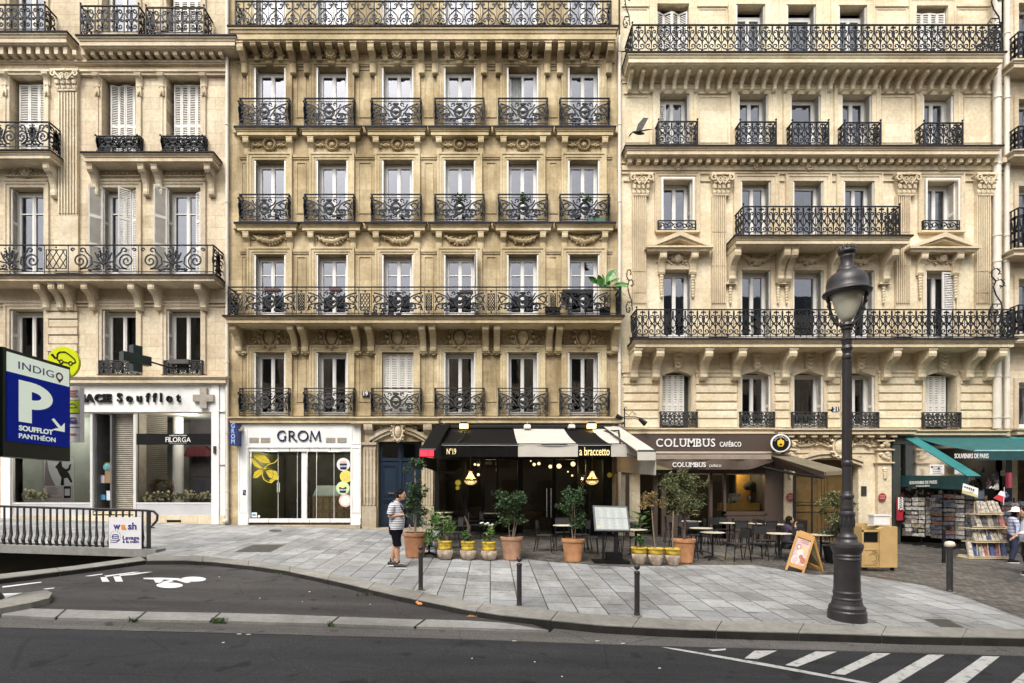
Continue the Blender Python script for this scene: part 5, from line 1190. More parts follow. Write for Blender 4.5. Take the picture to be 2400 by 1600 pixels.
# display things
def flat(name, l, r, t, bt, Y, mats, label, cat, draw=None, d=.02, parent=None):
    b = B(); b.box(wx(l, Y), wx(r, Y), Y, Y+d, wz(bt, Y), wz(t, Y))
    if draw: draw(b, Y-.003)
    o = b.build(name, mats, parent)
    if not parent: tag(o, label, cat)
    return o
def pol(b, pts, Y, d=.003): return b.prism([(wx(x, Y), Y-d, wz(y, Y)) for x, y in pts], (0, d, 0))
def poster(b, Y):
    b.mi = 1; pol(b, [(104,1137),(106,1085),(108,1074),(110,1074),(114,1100),(120,1118),(130,1137)], Y); b.mi = 2
    pol(b, [(104,1137),(172,1137),(172,1173),(104,1173)], Y); b.mi = 3
    pol(b, [(140,1078),(137,1084),(129,1093),(134,1098),(140,1112),(144,1118),(142,1136),(150,1136),(150,1120),(158,1118),(166,1130),(170,1128),(162,1108),(158,1104),(164,1100),(167,1086),(163,1087),(160,1096),(154,1098),(146,1092),(144,1078)], Y-.002)
    b.box(wx(150,Y), wx(166,Y), Y-.008, Y-.003, wz(1166,Y), wz(1138,Y)); b.mi = 0
    b.box(wx(152,Y), wx(164,Y), Y-.011, Y-.008, wz(1160,Y), wz(1144,Y)); b.mi = 3
    for k in range(7): b.box(wx(111,Y), wx(133+(k%3)*3,Y), Y-.008, Y-.004, wz(1141.6+2.6*k,Y), wz(1141+2.6*k,Y))
    for k in range(6): b.box(wx(106+7*k,Y), wx(110+7*k,Y), Y-.008, Y-.004, wz(1164.5,Y), wz(1163,Y))
flat('display_poster', 104, 173, 1071, 1174, YW+.25, [mk('poster_sky', (.6,.6,.58), .4, .05), mk('poster_purple', (.2,.15,.17), .5, .3, 30), mk('poster_mauve', (.5,.42,.46), .4, .05), BLACK], 'tall poster of a dark jumping figure and lattice tower standing in the left pharmacy window', 'poster', poster)
def clump(b, x, y, z, r, n, s=.05, flatten=.6):
    for i in range(n):
        a, u = random.uniform(0, 2*pi), random.uniform(-1, 1); q = r*random.uniform(.4, 1); k = math.sqrt(1-u*u)
        leafq(b, (x+q*k*cos(a), y+q*k*sin(a)*.7, z+q*u*flatten), s*random.uniform(.6, 1.3))
def leafq(b, p, s, up=.3):
    d = Vector((random.gauss(0,1), random.gauss(0,1), random.gauss(up,.8))).normalized(); e = d.cross(Vector((random.gauss(0,1), random.gauss(0,1), random.gauss(0,1)))).normalized()
    n = d.cross(e); P0 = Vector(p); a = P0-d*s; c = P0+d*s
    b.add([tuple(a), tuple(P0+e*s*.42+n*s*.12), tuple(c), tuple(P0-e*s*.42+n*s*.12)], [(0,1,2),(0,2,3)])
GREY_GREEN = leafmat('pale_dry_leaves', (.1,.12,.07), (.22,.25,.14), (.4,.36,.2)); BUD = mk('pale_blossom', (.75,.66,.45), .7, .2, 20)
b = B(); 
for i in range(6): clump(b, P(48+i*10), YW+.3, wz(1160), .26, 90, .06)
b.mi = 1
for i in range(40): b.blob(P(random.uniform(42,100)), YW+.2, wz(random.uniform(1145,1171)), random.uniform(.025,.06), n=5, m=4)
tag(b.build('dried_flowers', [GREY_GREEN, BUD]), 'low bed of dried flowers left of the poster in the pharmacy window', 'flowers')
b = B()
for i in range(420): a = random.uniform(0, 2*pi); r = .33+random.gauss(0, .06); b.tube([(P(364)+r*cos(a), YW+.4+random.uniform(-.07,.07), wz(1146)+r*sin(a)), (P(364)+r*cos(a+.5), YW+.4+random.uniform(-.07,.07), wz(1146)+r*sin(a+.5))], .008, 3)
o = b.build('wreath', mk('twig_brown', (.1,.06,.03), .9, .4, 20)); tag(o, 'round twig wreath standing in the right pharmacy window', 'wreath')
b = B(); clump(b, P(375), YW+.38, wz(1132), .25, 90, .05); b.build('leaves', GREY_GREEN, o, local=True)
b = B()
for i in range(16): clump(b, P(330+i*10.5), YW+.25, wz(1162), .2, 50, .06)
b.mi = 1
for i in range(80): b.blob(P(random.uniform(328,494)), YW+.17, wz(random.uniform(1148,1173)), random.uniform(.02,.06), n=5, m=4)
tag(b.build('dried_flowers', [GREY_GREEN, BUD]), 'long row of dried flowers along the sill of the right pharmacy window', 'flowers')
tag(B().box(P(420), P(499), YW+.9, YW+1.1, wz(1165), wz(1112)).box(P(418), P(499), YW+.85, YW+1.15, wz(1112), wz(1109)).build('display_cabinet', mk('slate_cabinet', (.07,.065,.085), .7, .2)), 'slate blue cabinet behind the flowers in the right pharmacy window', 'cabinet')
b = B(); b.prism([pt(438,1047,YW+1.6), pt(478,1043,YW+1.6), pt(505,1068,YW+1.6), pt(430,1068,YW+1.6)], (0,.3,0)); tag(b.build('red_parasol', mk('dark_red_cloth', (.07,.006,.012), .8, .2)), 'dark red cloth shade inside the right pharmacy window', 'parasol')
for nm, l, r, t, bt, col, lb in (('carton', 250, 262, 1131, 1147, (.5,.52,.54), 'upper pale carton in the pharmacy doorway'), ('carton', 236, 262, 1149, 1171, (.55,.57,.6), 'wide pale carton at the bottom of the pharmacy doorway'), ('carton', 221, 232, 1158, 1170, (.08,.3,.5), 'small blue carton in the pharmacy doorway'), ('carton', 222, 231, 1112, 1130, (.55,.5,.55), 'white and red carton standing in the pharmacy doorway'), ('cardboard_sheet', 232, 257, 1082, 1130, (.25,.16,.07), 'brown cardboard sheet behind the pharmacy door')):
    b = B(); b.box(P(l), P(r), YW+.3, YW+.55, wz(bt), wz(t)); b.box(P(l)-.005, P(r)+.005, YW+.295, YW+.4, wz(t)-.02, wz(t)+.004); tag(b.build(nm, mk(nm, col, .6, .15, 9)), lb, 'carton')
b = B(); disc(b, P(237), YW+.28, wz(1092), .13, 18); b.blob(P(237), YW+.27, wz(1092), .09, .02, .1); tag(b.build('window_sticker', mk('teal_sticker', (.12,.32,.32), .4, .4, 20)), 'round teal sticker on the pharmacy door glass', 'sticker')
b = B(); b.tube([pt(199,1150,YW+.5), pt(199,1172,YW+.5)], .012, 6); b.box(P(190), P(208), YW+.4, YW+.65, wz(1152), wz(1150)); 
for k in range(3): b.box(P(193+k*5), P(196+k*5), YW+.45, YW+.55, wz(1150), wz(1140-k)); 
tag(b.build('display_stand', mk('gilt', (.4,.3,.12), .4, .3)), 'small gilt display table with bottles at the right of the poster', 'stand')
# ---- pharmacy blade sign: green cross seen from the side
pa, pb_ = Vector(pt(277, 838, 17.7)), Vector(pt(357, 838, 18.7)); ax = pb_-pa; ax.z = 0; ln = ax.length; ax.normalize()
CR = thing('pharmacy_cross', tuple((pa+pb_)/2), 'dark unlit pharmacy cross hung out from the stone front on a bracket', 'shop sign'); cc = (pa+pb_)/2; cz = wz(838, 18.1)
nrm = Vector((-ax.y, ax.x, 0))*.12; b = B()
prof_c = [(-w, -a) for w, a in ()]
a_, w_ = ln/2*.82, .15; sh = [(-w_,-.43),(w_,-.43),(w_,-w_),(a_,-w_),(a_,w_),(w_,w_),(w_,.43),(-w_,.43),(-w_,w_),(-a_,w_),(-a_,-w_),(-w_,-w_)]
b.prism([tuple(cc+ax*u-nrm+Vector((0,0,v+cz-cc.z))) for u, v in sh], tuple(nrm*2)); b.build('cross_box', mk('dark_cross_face', (.012,.014,.014), .3, .3), CR)
b = B(); b.prism([tuple(cc+ax*u*.94-nrm*1.06+Vector((0,0,v*.94+cz-cc.z))) for u, v in sh], tuple(nrm*.05)); b.build('display_face', mk('green_black_face', (.008,.02,.016), .35, .5, 6), CR)
b = B(); b.tube([tuple(pb_+Vector((0,-.1,cz-pb_.z))), (pb_.x+.2, YW, cz)], .03); b.build('wall_bracket', BLACKM, CR)
# ---- ice-cream shop
g2 = gz(P(700), YW)
IC = thing('shopfront', (P(704), YW, g2), 'white panelled ice-cream shopfront with slender navy capitals above a wide glass front', 'shopfront')
b = B(); Y2 = YW-.14
b.box(P(562)+.0, P(586), Y2, YW+.1, g2+.05, wz(993)); b.box(P(824), P(848), Y2, YW+.1, g2+.0, wz(993)); b.box(P(586), P(824), Y2-.0, YW+.1, wz(1046), wz(993))
for a, c in ((564,584),(826,846)): b.frame(P(a), P(c), wz(1200), wz(1048), Y2, .025, .015); b.frame(P(a), P(c), wz(1040), wz(998), Y2, .025, .015); b.box(P(a)-.02, P(c)+.02, Y2-.03, Y2, g2+.06, g2+.3)
b.box(P(562), P(848), Y2-.05, YW, wz(993), wz(989.5)); b.box(P(586), P(824), Y2-.012, Y2, wz(1048.5), wz(1046)); b.build('surround_panels', WPAINT, IC)
def sl(pts_list, w=.05):                         # tall thin capitals drawn with bars
    b = B()
    for pts, ww in pts_list: b.rib(pts, ww, .03)
    return b
def grom(h):
    arcp = lambda cx, cz, rx, rz, a0, a1, n=20: [(cx+rx*cos(a0+(a1-a0)*i/n), cz+rz*sin(a0+(a1-a0)*i/n)) for i in range(n+1)]
    t, s = h*.13, h*.06; L = []
    L += [(arcp(.45*h, .5*h, .42*h, .48*h, R(50), R(310)), t), ([(.74*h, .12*h), (.74*h, .46*h)], t), ([(.6*h, .46*h), (.86*h, .46*h)], s), ([(.72*h,.86*h),(.74*h,.7*h)], s)]
    x = 1.15*h; L += [([(x, 0), (x, h)], t), ([(x-.1*h, 0), (x+.12*h, 0)], s), ([(x-.1*h, h*.985), (x+.1*h, h*.985)], s), ([(x, .97*h)]+arcp(x+.2*h, .74*h, .26*h, .23*h, pi/2, -pi/2, 10)+[(x, .5*h)], t*.8), ([(x+.2*h, .5*h), (x+.62*h, 0), (x+.75*h, 0)], t)]
    x = 2.5*h; L += [(arcp(x, .5*h, .46*h, .48*h, 0, 2*pi, 28), t)]
    x = 3.2*h; L += [([(x, 0), (x+.12*h, h)], s*1.1), ([(x+.1*h, h), (x+.48*h, .1*h)], t), ([(x+.48*h, .05*h), (x+.86*h, h)], s*1.1), ([(x+.86*h, h), (x+.98*h, 0)], t), ([(x-.1*h, 0), (x+.12*h, 0)], s), ([(x+.86*h, 0), (x+1.1*h, 0)], s)]
    return sl(L)
q = grom(wz(1008, Y2)-wz(1031, Y2)); xs = [v[0] for v in q.v]; o = B(); o.join(q, (wx(650.5, Y2)-min(xs), Y2-.03, wz(1031.5, Y2)), 0, ((wx(754, Y2)-wx(650.5, Y2))/(max(xs)-min(xs)), 1, 1)); o.build('lettering', NAVY, IC)
VENT = mk('vent_grille', (.42,.38,.32), .6, .2, 60)
for a in (588.5, 615, 766.5, 793):
    b = B(); b.box(P(a), P(a+22), Y2-.012, Y2, wz(1037), wz(1025))
    for k in range(9): z = wz(1037)+.012+k*.019; b.box(P(a)+.01, P(a+22)-.01, Y2-.02, Y2-.012, z, z+.008)
    b.build('vent_grille', VENT, IC)
for k in range(5): a = 586+47.6*k; b = B(); b.box(P(a)+.01, P(a+47.6)-.01, Y2+.02, YW+.1, wz(1057), wz(1049)); b.box(P(a)+.01, P(a+47.6)-.01, Y2+.015, Y2+.03, wz(1053.2), wz(1052.6)); b.build('folding_rail', WPAINT, IC); b = B(); b.box(P(a)+.01, P(a+47.6)-.01, Y2+.0, YW+.1, wz(1222.5), wz(1213.5)); b.build('bottom_rail', WPAINT, IC)
b = B(); b.box(P(708), P(720), YW-.06, YW+.05, wz(1213), wz(1057)); b.box(P(822), P(825), YW-.05, YW+.05, wz(1213), wz(1057)); b.box(P(585), P(588), YW-.05, YW+.05, wz(1213), wz(1057)); b.build('mullion', WPAINT, IC)
b = B(); qd(b, (P(588), YW, wz(1213)), (P(708), YW, wz(1213)), (P(708), YW, wz(1057)), (P(588), YW, wz(1057))); qd(b, (P(720), YW, wz(1213)), (P(822), YW, wz(1213)), (P(822), YW, wz(1057)), (P(720), YW, wz(1057))); b.build('pane', SHOPG, IC)
b = B()
for x in (652, 697, 742, 783): b.box(P(x)-.008, P(x)+.008, YW-.012, YW+.012, wz(1213), wz(1057))
b.tube([pt(650,1130,YW-.06), pt(650,1152,YW-.06)], .012); b.tube([pt(655,1130,YW-.06), pt(655,1152,YW-.06)], .012); b.build('glass_joints', FR, IC)
b = B(); b.box(P(562), P(848), YW-.25, YW+.1, g2-.35, g2+.06); b.build('doorstep', STG, IC)
OLIVE = mk('olive_wall', (.085,.09,.04), .8, .2, 1.); GDK = mk('gelateria_dark', (.055,.055,.045), .6, .3)
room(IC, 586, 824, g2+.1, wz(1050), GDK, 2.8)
b = B(); b.prism([(P(587), YW+.12, g2+.11), (P(600), YW+2.6, g2+.11), (P(600), YW+2.6, wz(1055)), (P(587), YW+.12, wz(1055))], (.02, 0, 0)); b.build('olive_partition', OLIVE, IC)
light('shop_fill', (P(770), YW+.7, wz(1066)), 26, (1,.88,.68), .2, IC); light('shop_fill', (P(615), YW+.8, wz(1070)), 16, (1,.9,.7), .2, IC)  # added fill without fixtures, lifts the counter and the olive partition
b = B(); b.box(P(722), P(822), YW+.5, YW+1.2, g2+.12, wz(1160, YW+.5)); b.mi = 1
for i in range(6):
    for j in range(3): b.frame(wx(724+i*16.5, YW+.5), wx(739+i*16.5, YW+.5), wz(1212-j*17, YW+.5), wz(1198-j*17, YW+.5), YW+.5, .015, .02)
b.mi = 2; b.add([(P(722),YW+.5,wz(1160,YW+.5)),(P(822),YW+.5,wz(1160,YW+.5)),(P(822),YW+.85,wz(1136,YW+.5)),(P(726),YW+.85,wz(1136,YW+.5))], [(0,1,2,3)])
tag(b.build('gelato_counter', [mk('blond_wood', (.36,.27,.15), .6, .2, 4), mk('darker_wood', (.2,.14,.07), .6, .2), mk('counter_glass', (.3,.36,.34), .1, .1)]), 'wood panelled gelato counter with a slanted glass top behind the shop window', 'counter')
YEL = mk('yellow_decal', (.5,.39,.03), .5, .15, 8); LINE = mk('decal_ink', (.2,.14,.01), .6, 0)
def zz(x, y): return (500+x*.28695, 780+y*.28695)
b = B(); Yd = YW-.008
for poly in ([(318,985),(360,978),(410,985),(445,1020),(470,1058),(430,1062),(380,1050),(345,1020)], [(308,1010),(340,1030),(375,1070),(410,1100),(380,1105),(340,1085),(320,1060)], [(322,1183),(335,1130),(375,1110),(410,1110),(395,1150),(360,1180)], [(425,1120),(470,1112),(515,1125),(535,1160),(533,1195),(500,1198),(455,1175)]):
    b.mi = 0; pol(b, [zz(*p) for p in poly], Yd); b.mi = 1; q = [zz(*p) for p in poly+poly[:1]]
    b.rib([(wx(x, Yd), wz(y, Yd)) for x, y in q], .012, .004, Yd-.006); m = len(poly)//2; b.rib([(wx(x, Yd), wz(y, Yd)) for x, y in (q[0], q[m])], .01, .004, Yd-.006)
b.mi = 0
for path in ([(410,1105),(450,1070),(500,1055),(530,1025)], [(400,1110),(440,1100)], [(405,1110),(400,1160),(415,1195),(450,1215),(475,1220)]): b.rib([(wx(zz(x,y)[0], Yd), wz(zz(x,y)[1], Yd)) for x, y in path], .03, .004, Yd-.006)
lem = [zz(440+42*cos(t*pi/10)+8, 1150+48*sin(t*pi/10)) for t in range(21)]; b.mi = 1; b.rib([(wx(x, Yd), wz(y, Yd)) for x, y in lem], .014, .004, Yd-.008)
b.mi = 0; pol(b, [zz(450,1195), zz(480,1190), zz(500,1200), zz(475,1225)], Yd)
tag(b.build('leaf_decal', [YEL, LINE]), 'large yellow lemon branch decal on the ice-cream shop window', 'decal')
for i, (cx, cy, rr, c1, c2, l) in enumerate(((1062,1070,54,(.62,.62,.62),(.55,.36,.3),'white round tub decal, top of the four on the ice-cream shop glass'), (1083,1168,50,(.62,.55,.1),(.7,.5,.12),'yellow round scoop decal, second from the top on the ice-cream shop glass'), (1058,1262,54,(.5,.66,.35),(.75,.6,.2),'green ringed tub decal, third from the top on the ice-cream shop glass'), (1078,1365,52,(.75,.42,.42),(.8,.66,.58),'pink round scoop decal, lowest of the four on the ice-cream shop glass'))):
    x, y = zz(cx, cy); b = B(); X, Z = wx(x, Yd), wz(y, Yd); r = rr*.28695*YW/F; disc(b, X, Yd-.003*i, Z, r, 26, .003); b.mi = 1
    if i % 2 == 0:
        b.blob(X, Yd-.008-.003*i, Z+r*.25, r*.5, .01, r*.35, 10, 6); b.mi = 2; b.prism([(X-r*.55, Yd-.02, Z+.03), (X-r*.45, Yd-.02, Z-r*.7), (X+r*.45, Yd-.02, Z-r*.7), (X+r*.55, Yd-.02, Z+.03)], (0,.01,0)); b.mi = 3; t = text('GROM', .085, .002, .002); b.join(t, (X, Yd-.024, Z-r*.28))
    else:
        disc(b, X, Yd-.006-.003*i, Z, r*.72, 20, .004); b.mi = 3 if i == 3 else 0; b.rib([(X+p[0], Z+p[1]) for p in spiral(0, 0, r*.5, r*.1, 0, pi*2.5, 14)], .02, .004, Yd-.014)
    tag(b.build('window_decal', [mk('decal_ring', c1, .5, .05), mk('decal_scoop', c2, .5, .2, 20), NAVY, WPAINT]), l, 'decal', 'round ice-cream decals on the shop window')
flat('window_sticker', 589.5, 602, 1199.5, 1211, Yd, [WPAINT, mk('sky_blue', (.1,.3,.5), .4)], 'small square blue and white sticker low on the ice-cream shop glass', 'sticker', lambda b, Y: (setattr(b, 'mi', 1), b.blob(wx(595.5,Y), Y-.004, wz(1205,Y), .07, .004, .04)), .003)
b = B(); disc(b, P(607), Yd-.003, wz(1208.5), .045, 14, .003); tag(b.build('window_sticker', WPAINT), 'tiny round white sticker low on the ice-cream shop glass', 'sticker')
flat('wheelchair_notice', 569, 576, 1146.5, 1159, Y2-.012, [NAVY, WPAINT], 'small blue notice on the left white pier of the ice-cream shop', 'notice', lambda b, Y: (setattr(b, 'mi', 1), b.rib([(wx(571.5,Y), wz(1148.5,Y)), (wx(572,Y), wz(1153,Y)), (wx(574.5,Y), wz(1153.5,Y)), (wx(575,Y), wz(1157,Y))], .012, .004, Y-.003)))
# blade sign GROM
ys = 19.15; b = B(); b.box(wx(539, ys), wx(555, ys)-.02, ys, ys+.55, wz(1042, ys), wz(989.5, ys)); b.mi = 1
for i, ch in enumerate('GROM'): t = text(ch, .22, .004, .004, shear=0); q = B(); q.join(t, (0,0,0), 0, (1,1,1)); q.v = [(x*.8, y, z) for x, y, z in q.v]; b.join(q, ((wx(539,ys)+wx(555,ys))/2-.01, ys-.006, wz(996+12.5*i, ys)))
o = b.build('blade_sign', [mk('royal_blue', (.012,.03,.16), .4, .1), mk('pale_letters', (.35,.45,.6), .5)]); tag(o, 'narrow dark blue vertical sign projecting beside the white ice-cream shopfront', 'shop sign')
b = B(); b.box(wx(546, ys), wx(549, ys), ys+.5, YW, wz(1018, ys), wz(1015, ys)); b.build('wall_bracket', BLACKM, o)
b = B(); b.box(P(568), P(575), YW-.25, YW-.1, wz(1010), wz(1001)); b.blob(P(571), YW-.3, wz(1009), .07, .1, .05); tag(b.build('security_camera', mk('cream_plastic', (.5,.47,.4), .5, .1)), 'cream security camera under the ledge left of the ice-cream shop lettering', 'camera')
# ---- house number plates
def plate(l, r, t, bt, txt, lab):
    b = B(); Y = YW-.07; b.box(wx(l, Y), wx(r, Y), Y, YW, wz(bt, Y), wz(t, Y)); b.mi = 1; b.join(text(txt, .2, .004, .005), ((wx(l,Y)+wx(r,Y))/2, Y-.004, (wz(t,Y)+wz(bt,Y))/2)); tag(b.build('house_number_plate', [NAVY, WPAINT]), lab, 'number plate')
plate(849, 865, 915.5, 926.5, '19', 'navy number plate reading 19 between the second and third bays'); plate(1950, 1966, 952, 963.5, '21', 'navy number plate reading 21 on the banded masonry left of the street lamp')
b = B(); b.box(P(978), P(994), YW-.1, YW-.08, wz(1011), wz(1004.5)); tag(b.build('name_plate', NAVY), 'small dark blue plate over the right side of the blue door', 'plate')
# ---- restaurant
g3 = gz(P(1230), YW)
RE = thing('shopfront', (P(1230), YW, g3), 'black restaurant shopfront with dark glazed doors in the shade of its awning', 'shopfront')
b = B(); Yr = YW-.12
for a, c in ((1019,1030),(1082,1092),(1127,1136),(1163,1168),(1213,1225),(1294,1302),(1354,1360),(1372,1378),(1412,1433)): b.box(P(a), P(c), Yr, YW+.04, g3-.3, wz(1003))
b.box(P(1019), P(1433), Yr-.02, YW+.04, wz(1076), wz(1003)); b.box(P(1030), P(1213), Yr+.01, YW+.03, g3-.3, g3+.55); b.box(P(1302), P(1412), Yr+.01, YW+.03, g3-.3, g3+.5); b.box(P(1030), P(1084), Yr+.01, YW+.03, wz(1108), wz(1103))
b.build('black_frame', BLACK, RE)
b = B(); qd(b, (P(1030), YW-.03, g3+.5), (P(1213), YW-.03, g3+.5), (P(1213), YW-.03, wz(1076)), (P(1030), YW-.03, wz(1076))); qd(b, (P(1302), YW-.03, g3+.4), (P(1412), YW-.03, g3+.4), (P(1412), YW-.03, wz(1076)), (P(1302), YW-.03, wz(1076))); qd(b, (P(1225), YW-.03, g3), (P(1294), YW-.03, g3), (P(1294), YW-.03, wz(1076)), (P(1225), YW-.03, wz(1076))); b.build('pane', SHOPG, RE)
for x in (1282, 1292): b = B(); b.tube([pt(x, 1143, Yr-.07), pt(x, 1211, Yr-.07)], .02, 8); b.build('door_handle', mk('steel', (.5,.5,.5), .25, .05, metal=1.), RE)
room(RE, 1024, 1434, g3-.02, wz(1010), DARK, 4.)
b = B()
for x, z, r in ((1113,1087,.045),(1121,1088,.05),(1121,1111,.055),(1252,1087,.06),(1263,1085,.06),(1244,1079,.03),(1290,1092,.07),(1310,1091,.09),(1343,1086,.09),(1331,1104,.03),(1341,1113,.04)):
    b.blob(wx(x, YW+.9), YW+.9, wz(z, YW+.9), r, n=10, m=8)
b.build('globe_lights', LITG, RE)
b = B(); b.box(P(1240), P(1285), YW+2.2, YW+2.4, wz(1208), wz(1203)); b.box(P(1090), P(1215), YW+1.6, YW+1.8, g3, wz(1190)); b.build('back_bar', mk('amber_wood', (.07,.035,.01), .5, .3), RE)
label_px('a braccetto', 1118, 1152, 1078, 1087, YW-.05, .003, .0).build('window_lettering', mk('etched', (.3,.3,.3), .5), RE)
light('dining_lamp', (P(1150), YW+1.5, wz(1090)), 9, (1,.7,.35), .2, RE); light('dining_lamp', (P(1350), YW+1.5, wz(1090)), 9, (1,.7,.35), .2, RE)
for x, z, r, l in ((1074,1130,.1,'round yellow sticker on the restaurant door pane'), (1073,1142,.07,'small round white sticker under the yellow one on the restaurant pane'), (1427,1112,.09,'round yellow sticker on the right black pier of the restaurant')):
    b = B(); disc(b, P(x), Yr-.01, wz(z), r, 20, .004); tag(b.build('round_sticker', mk('sticker', (.5,.45,.05) if 'yellow' in l else (.6,.6,.58), .5, .2, 30)), l, 'sticker')
# awnings
AB = mk('black_awning_cloth', (.008,.0075,.007), .9, .2, 5., bump=.3, bscale=60, spec=.08); AW_ = mk('grey_white_awning_cloth', (.46,.43,.38), .8, .12, 1.3, bump=.3, bscale=60)
Y0a, Y1a = 19.45, 16.3; zt0, zt1, zv = wz(1003, Y0a), wz(1040, Y1a), wz(1069, Y1a)
AWN = thing('awning', (P(1230), Y0a, zt1), 'black and grey striped restaurant awning with glowing gilt lettering on its valance', 'awning')
def fab(parent, xa, xb, mat, xa0=None, xb0=None, name='awning_cloth'):
    xa0 = xa if xa0 is None else xa0; xb0 = xb if xb0 is None else xb0; b = B(); n = 8; m = max(4, int(abs(xb-xa)/.25)); g = []
    for i in range(n+1):
        t = i/n
        for j in range(m+1):
            s = j/m; g.append((xa0+(xa-xa0)*t+((xb0-xa0)+((xb-xa)-(xb0-xa0))*t)*s, Y0a+(Y1a-Y0a)*t, zt0+(zt1-zt0)*t-.06*sin(pi*t)+.012*sin(s*m*1.3)*t))
    b.add(g, [(i*(m+1)+j, i*(m+1)+j+1, (i+1)*(m+1)+j+1, (i+1)*(m+1)+j) for i in range(n) for j in range(m)]); k = len(b.v)
    v = [(xa+(xb-xa)*j/m, Y1a-.01-.02*sin(j*1.1), z) for z in (zt1, zv) for j in range(m+1)]; b.add(v, [(j, j+1, m+2+j, m+1+j) for j in range(m)])
    b.add([(x, y+.02, z-.012) for x, y, z in g], [(i*(m+1)+j, (i+1)*(m+1)+j, (i+1)*(m+1)+j+1, i*(m+1)+j+1) for i in range(n) for j in range(m)])
    return b.build(name, mat, parent)
e = [wx(v, Y1a) for v in (1035,1214,1354,1432,1487)]
for k in range(4): fab(AWN, e[k], e[k+1], (AB, AW_)[k % 2])
b = B(); b.tube([(e[0], Y1a+.02, zt1+.0), (e[4], Y1a+.02, zt1+.0)], .035, 8); b.tube([(e[0], Y0a, zt0+.05), (e[4], Y0a, zt0+.05)], .09, 8)
for x in (e[0]+.4, e[4]-.4): b.tube([(x, Y0a, zt0-.1), (x+.3, (Y0a+Y1a)/2, zt0-.25), (x, Y1a+.05, zt1-.03)], .03, 6)
b.build('awning_frame', BLACKM, AWN)
b = B(); b.box(e[0], e[4], Y1a-.012, Y1a-.03, zt1-.035, zt1-.02); b.build('piping', mk('grey_piping', (.4,.4,.4), .6), AWN)
label_px('N°19', 1047, 1069, 1049, 1063.5, Y1a-.045, .004, .012).build('lettering', GOLD, AWN)
label_px('a braccetto', 1358, 1429, 1046.5, 1066, Y1a-.045, .004, .012).build('lettering', GOLD, AWN)
Y1b = 14.9
for side, (wl, wr, wy, fl_, fr_, fy, vb) in (('left', (1022,1056,991,984,1021,1052,1069)), ('right', (1414,1449,997,1494,1537,1055,1077))):
    A = thing('side_awning', (wx((fl_+fr_)/2, Y1b), Y1b, wz(fy, Y1b)), 'narrow '+('black' if side == 'left' else 'grey white')+' sloping awning closing the '+side+' end of the restaurant terrace', 'awning')
    m = AB if side == 'left' else AW_; b = B()
    b.prism([pt(wl, wy, 19.5), pt(wr, wy, 19.5), pt(fr_, fy, Y1b), pt(fl_, fy, Y1b)], (0, .01, -.02)); b.prism([pt(fl_, fy, Y1b), pt(fr_, fy, Y1b), pt(fr_, vb, Y1b), pt(fl_, vb, Y1b)], (0, .01, 0)); b.build('awning_cloth', m, A)
    b = B(); xs = wx(fl_ if side == 'left' else fr_, Y1b); zz0, zz1 = wz(vb, Y1b), wz(1112 if side == 'right' else 1090, Y1b)
    b.prism([(xs, Y1b+.02, zz0-.0), (xs, 19.5, wz(1073, 19.5)), (xs, 19.5, wz(1104, 19.5)), (xs, Y1b+.02, zz1)], (.012, 0, 0))
    b.prism([(xs, Y1b+.02, wz(fy, Y1b)), (xs, 19.5, wz(wy, 19.5)), (xs, 19.5, wz(1073, 19.5)), (xs, Y1b+.02, zz0)], (-.012, 0, 0)) if side == 'right' else None
    b.build('side_valance', m, A)
    b = B(); b.tube([pt(fl_, fy+1, Y1b+.03), pt(fr_, fy+1, Y1b+.03)], .04); b.tube([pt(fl_+5, 1075, Y1b+.1), (wx(fl_+5, Y1b), 19.4, wz(1040, 19.5))], .03); b.build('awning_frame', BLACKM, A)
HR = mk('glowing_heater', (.5,.02,.03), .4, 0, emit=(1,.03,.06), es=.9)
b = B(); Yh = Y1b-.03; b.box(wx(984.5,Yh), wx(1003,Yh), Yh-.05, Yh, wz(1068,Yh), wz(1054,Yh)); b.box(wx(1004.5,Yh), wx(1017,Yh), Yh-.05, Yh, wz(1068,Yh), wz(1054,Yh)); o = b.build('heat_lamp', HR); tag(o, 'red glowing terrace heater at the left end of the restaurant awning', 'heater')
b = B(); b.box(wx(983,Yh), wx(1018,Yh), Yh-.02, Yh+.02, wz(1070,Yh), wz(1068,Yh)); b.box(wx(983,Yh), wx(1018,Yh), Yh-.02, Yh+.02, wz(1054,Yh), wz(1052.5,Yh)); b.build('lamp_housing', BLACKM, o)
# wall lamps over the awning
for i, (x, on) in enumerate(((1041, 0), (1087, 1), (1236, 0), (1340, 0), (1387, 1))):
    Yl = 19.1; L = thing('wall_lamp', pt(x, 995, YW), ['pale unlit floodlight over the left end of the restaurant awning','glowing yellow floodlight over the black left part of the awning','pale unlit floodlight over the grey stripe of the awning','small unlit floodlight just left of the right glowing one','glowing yellow floodlight over the lettered right part of the awning'][i], 'wall lamp', 'floodlights over the restaurant awning')
    b = B(); w = 10 if on else 8; b.prism([pt(x-w, 991 if on else 997, Yl), pt(x+w, 991 if on else 997, Yl), pt(x+w*.8, 987 if on else 993, Yl+.2), pt(x-w*.8, 987 if on else 993, Yl+.2)], (0, .05, -.1)); b.tube([pt(x, 990, Yl+.2), pt(x, 988, YW)], .02); b.build('lamp_housing', BLACKM if on else WHITE, L)
    b = B(); b.box(wx(x-w, Yl), wx(x+w, Yl), Yl-.03, Yl+.15, wz(1002 if on else 1001, Yl), wz(992 if on else 997, Yl)); b.build('lamp_glass', LIT if on else WHITE, L)
    if on: light('lamp_light', (wx(x, Yl), Yl-.25, wz(1003, Yl)), 34, (1,.68,.3), .08, L, (R(120), (R(38), 0, 0)))
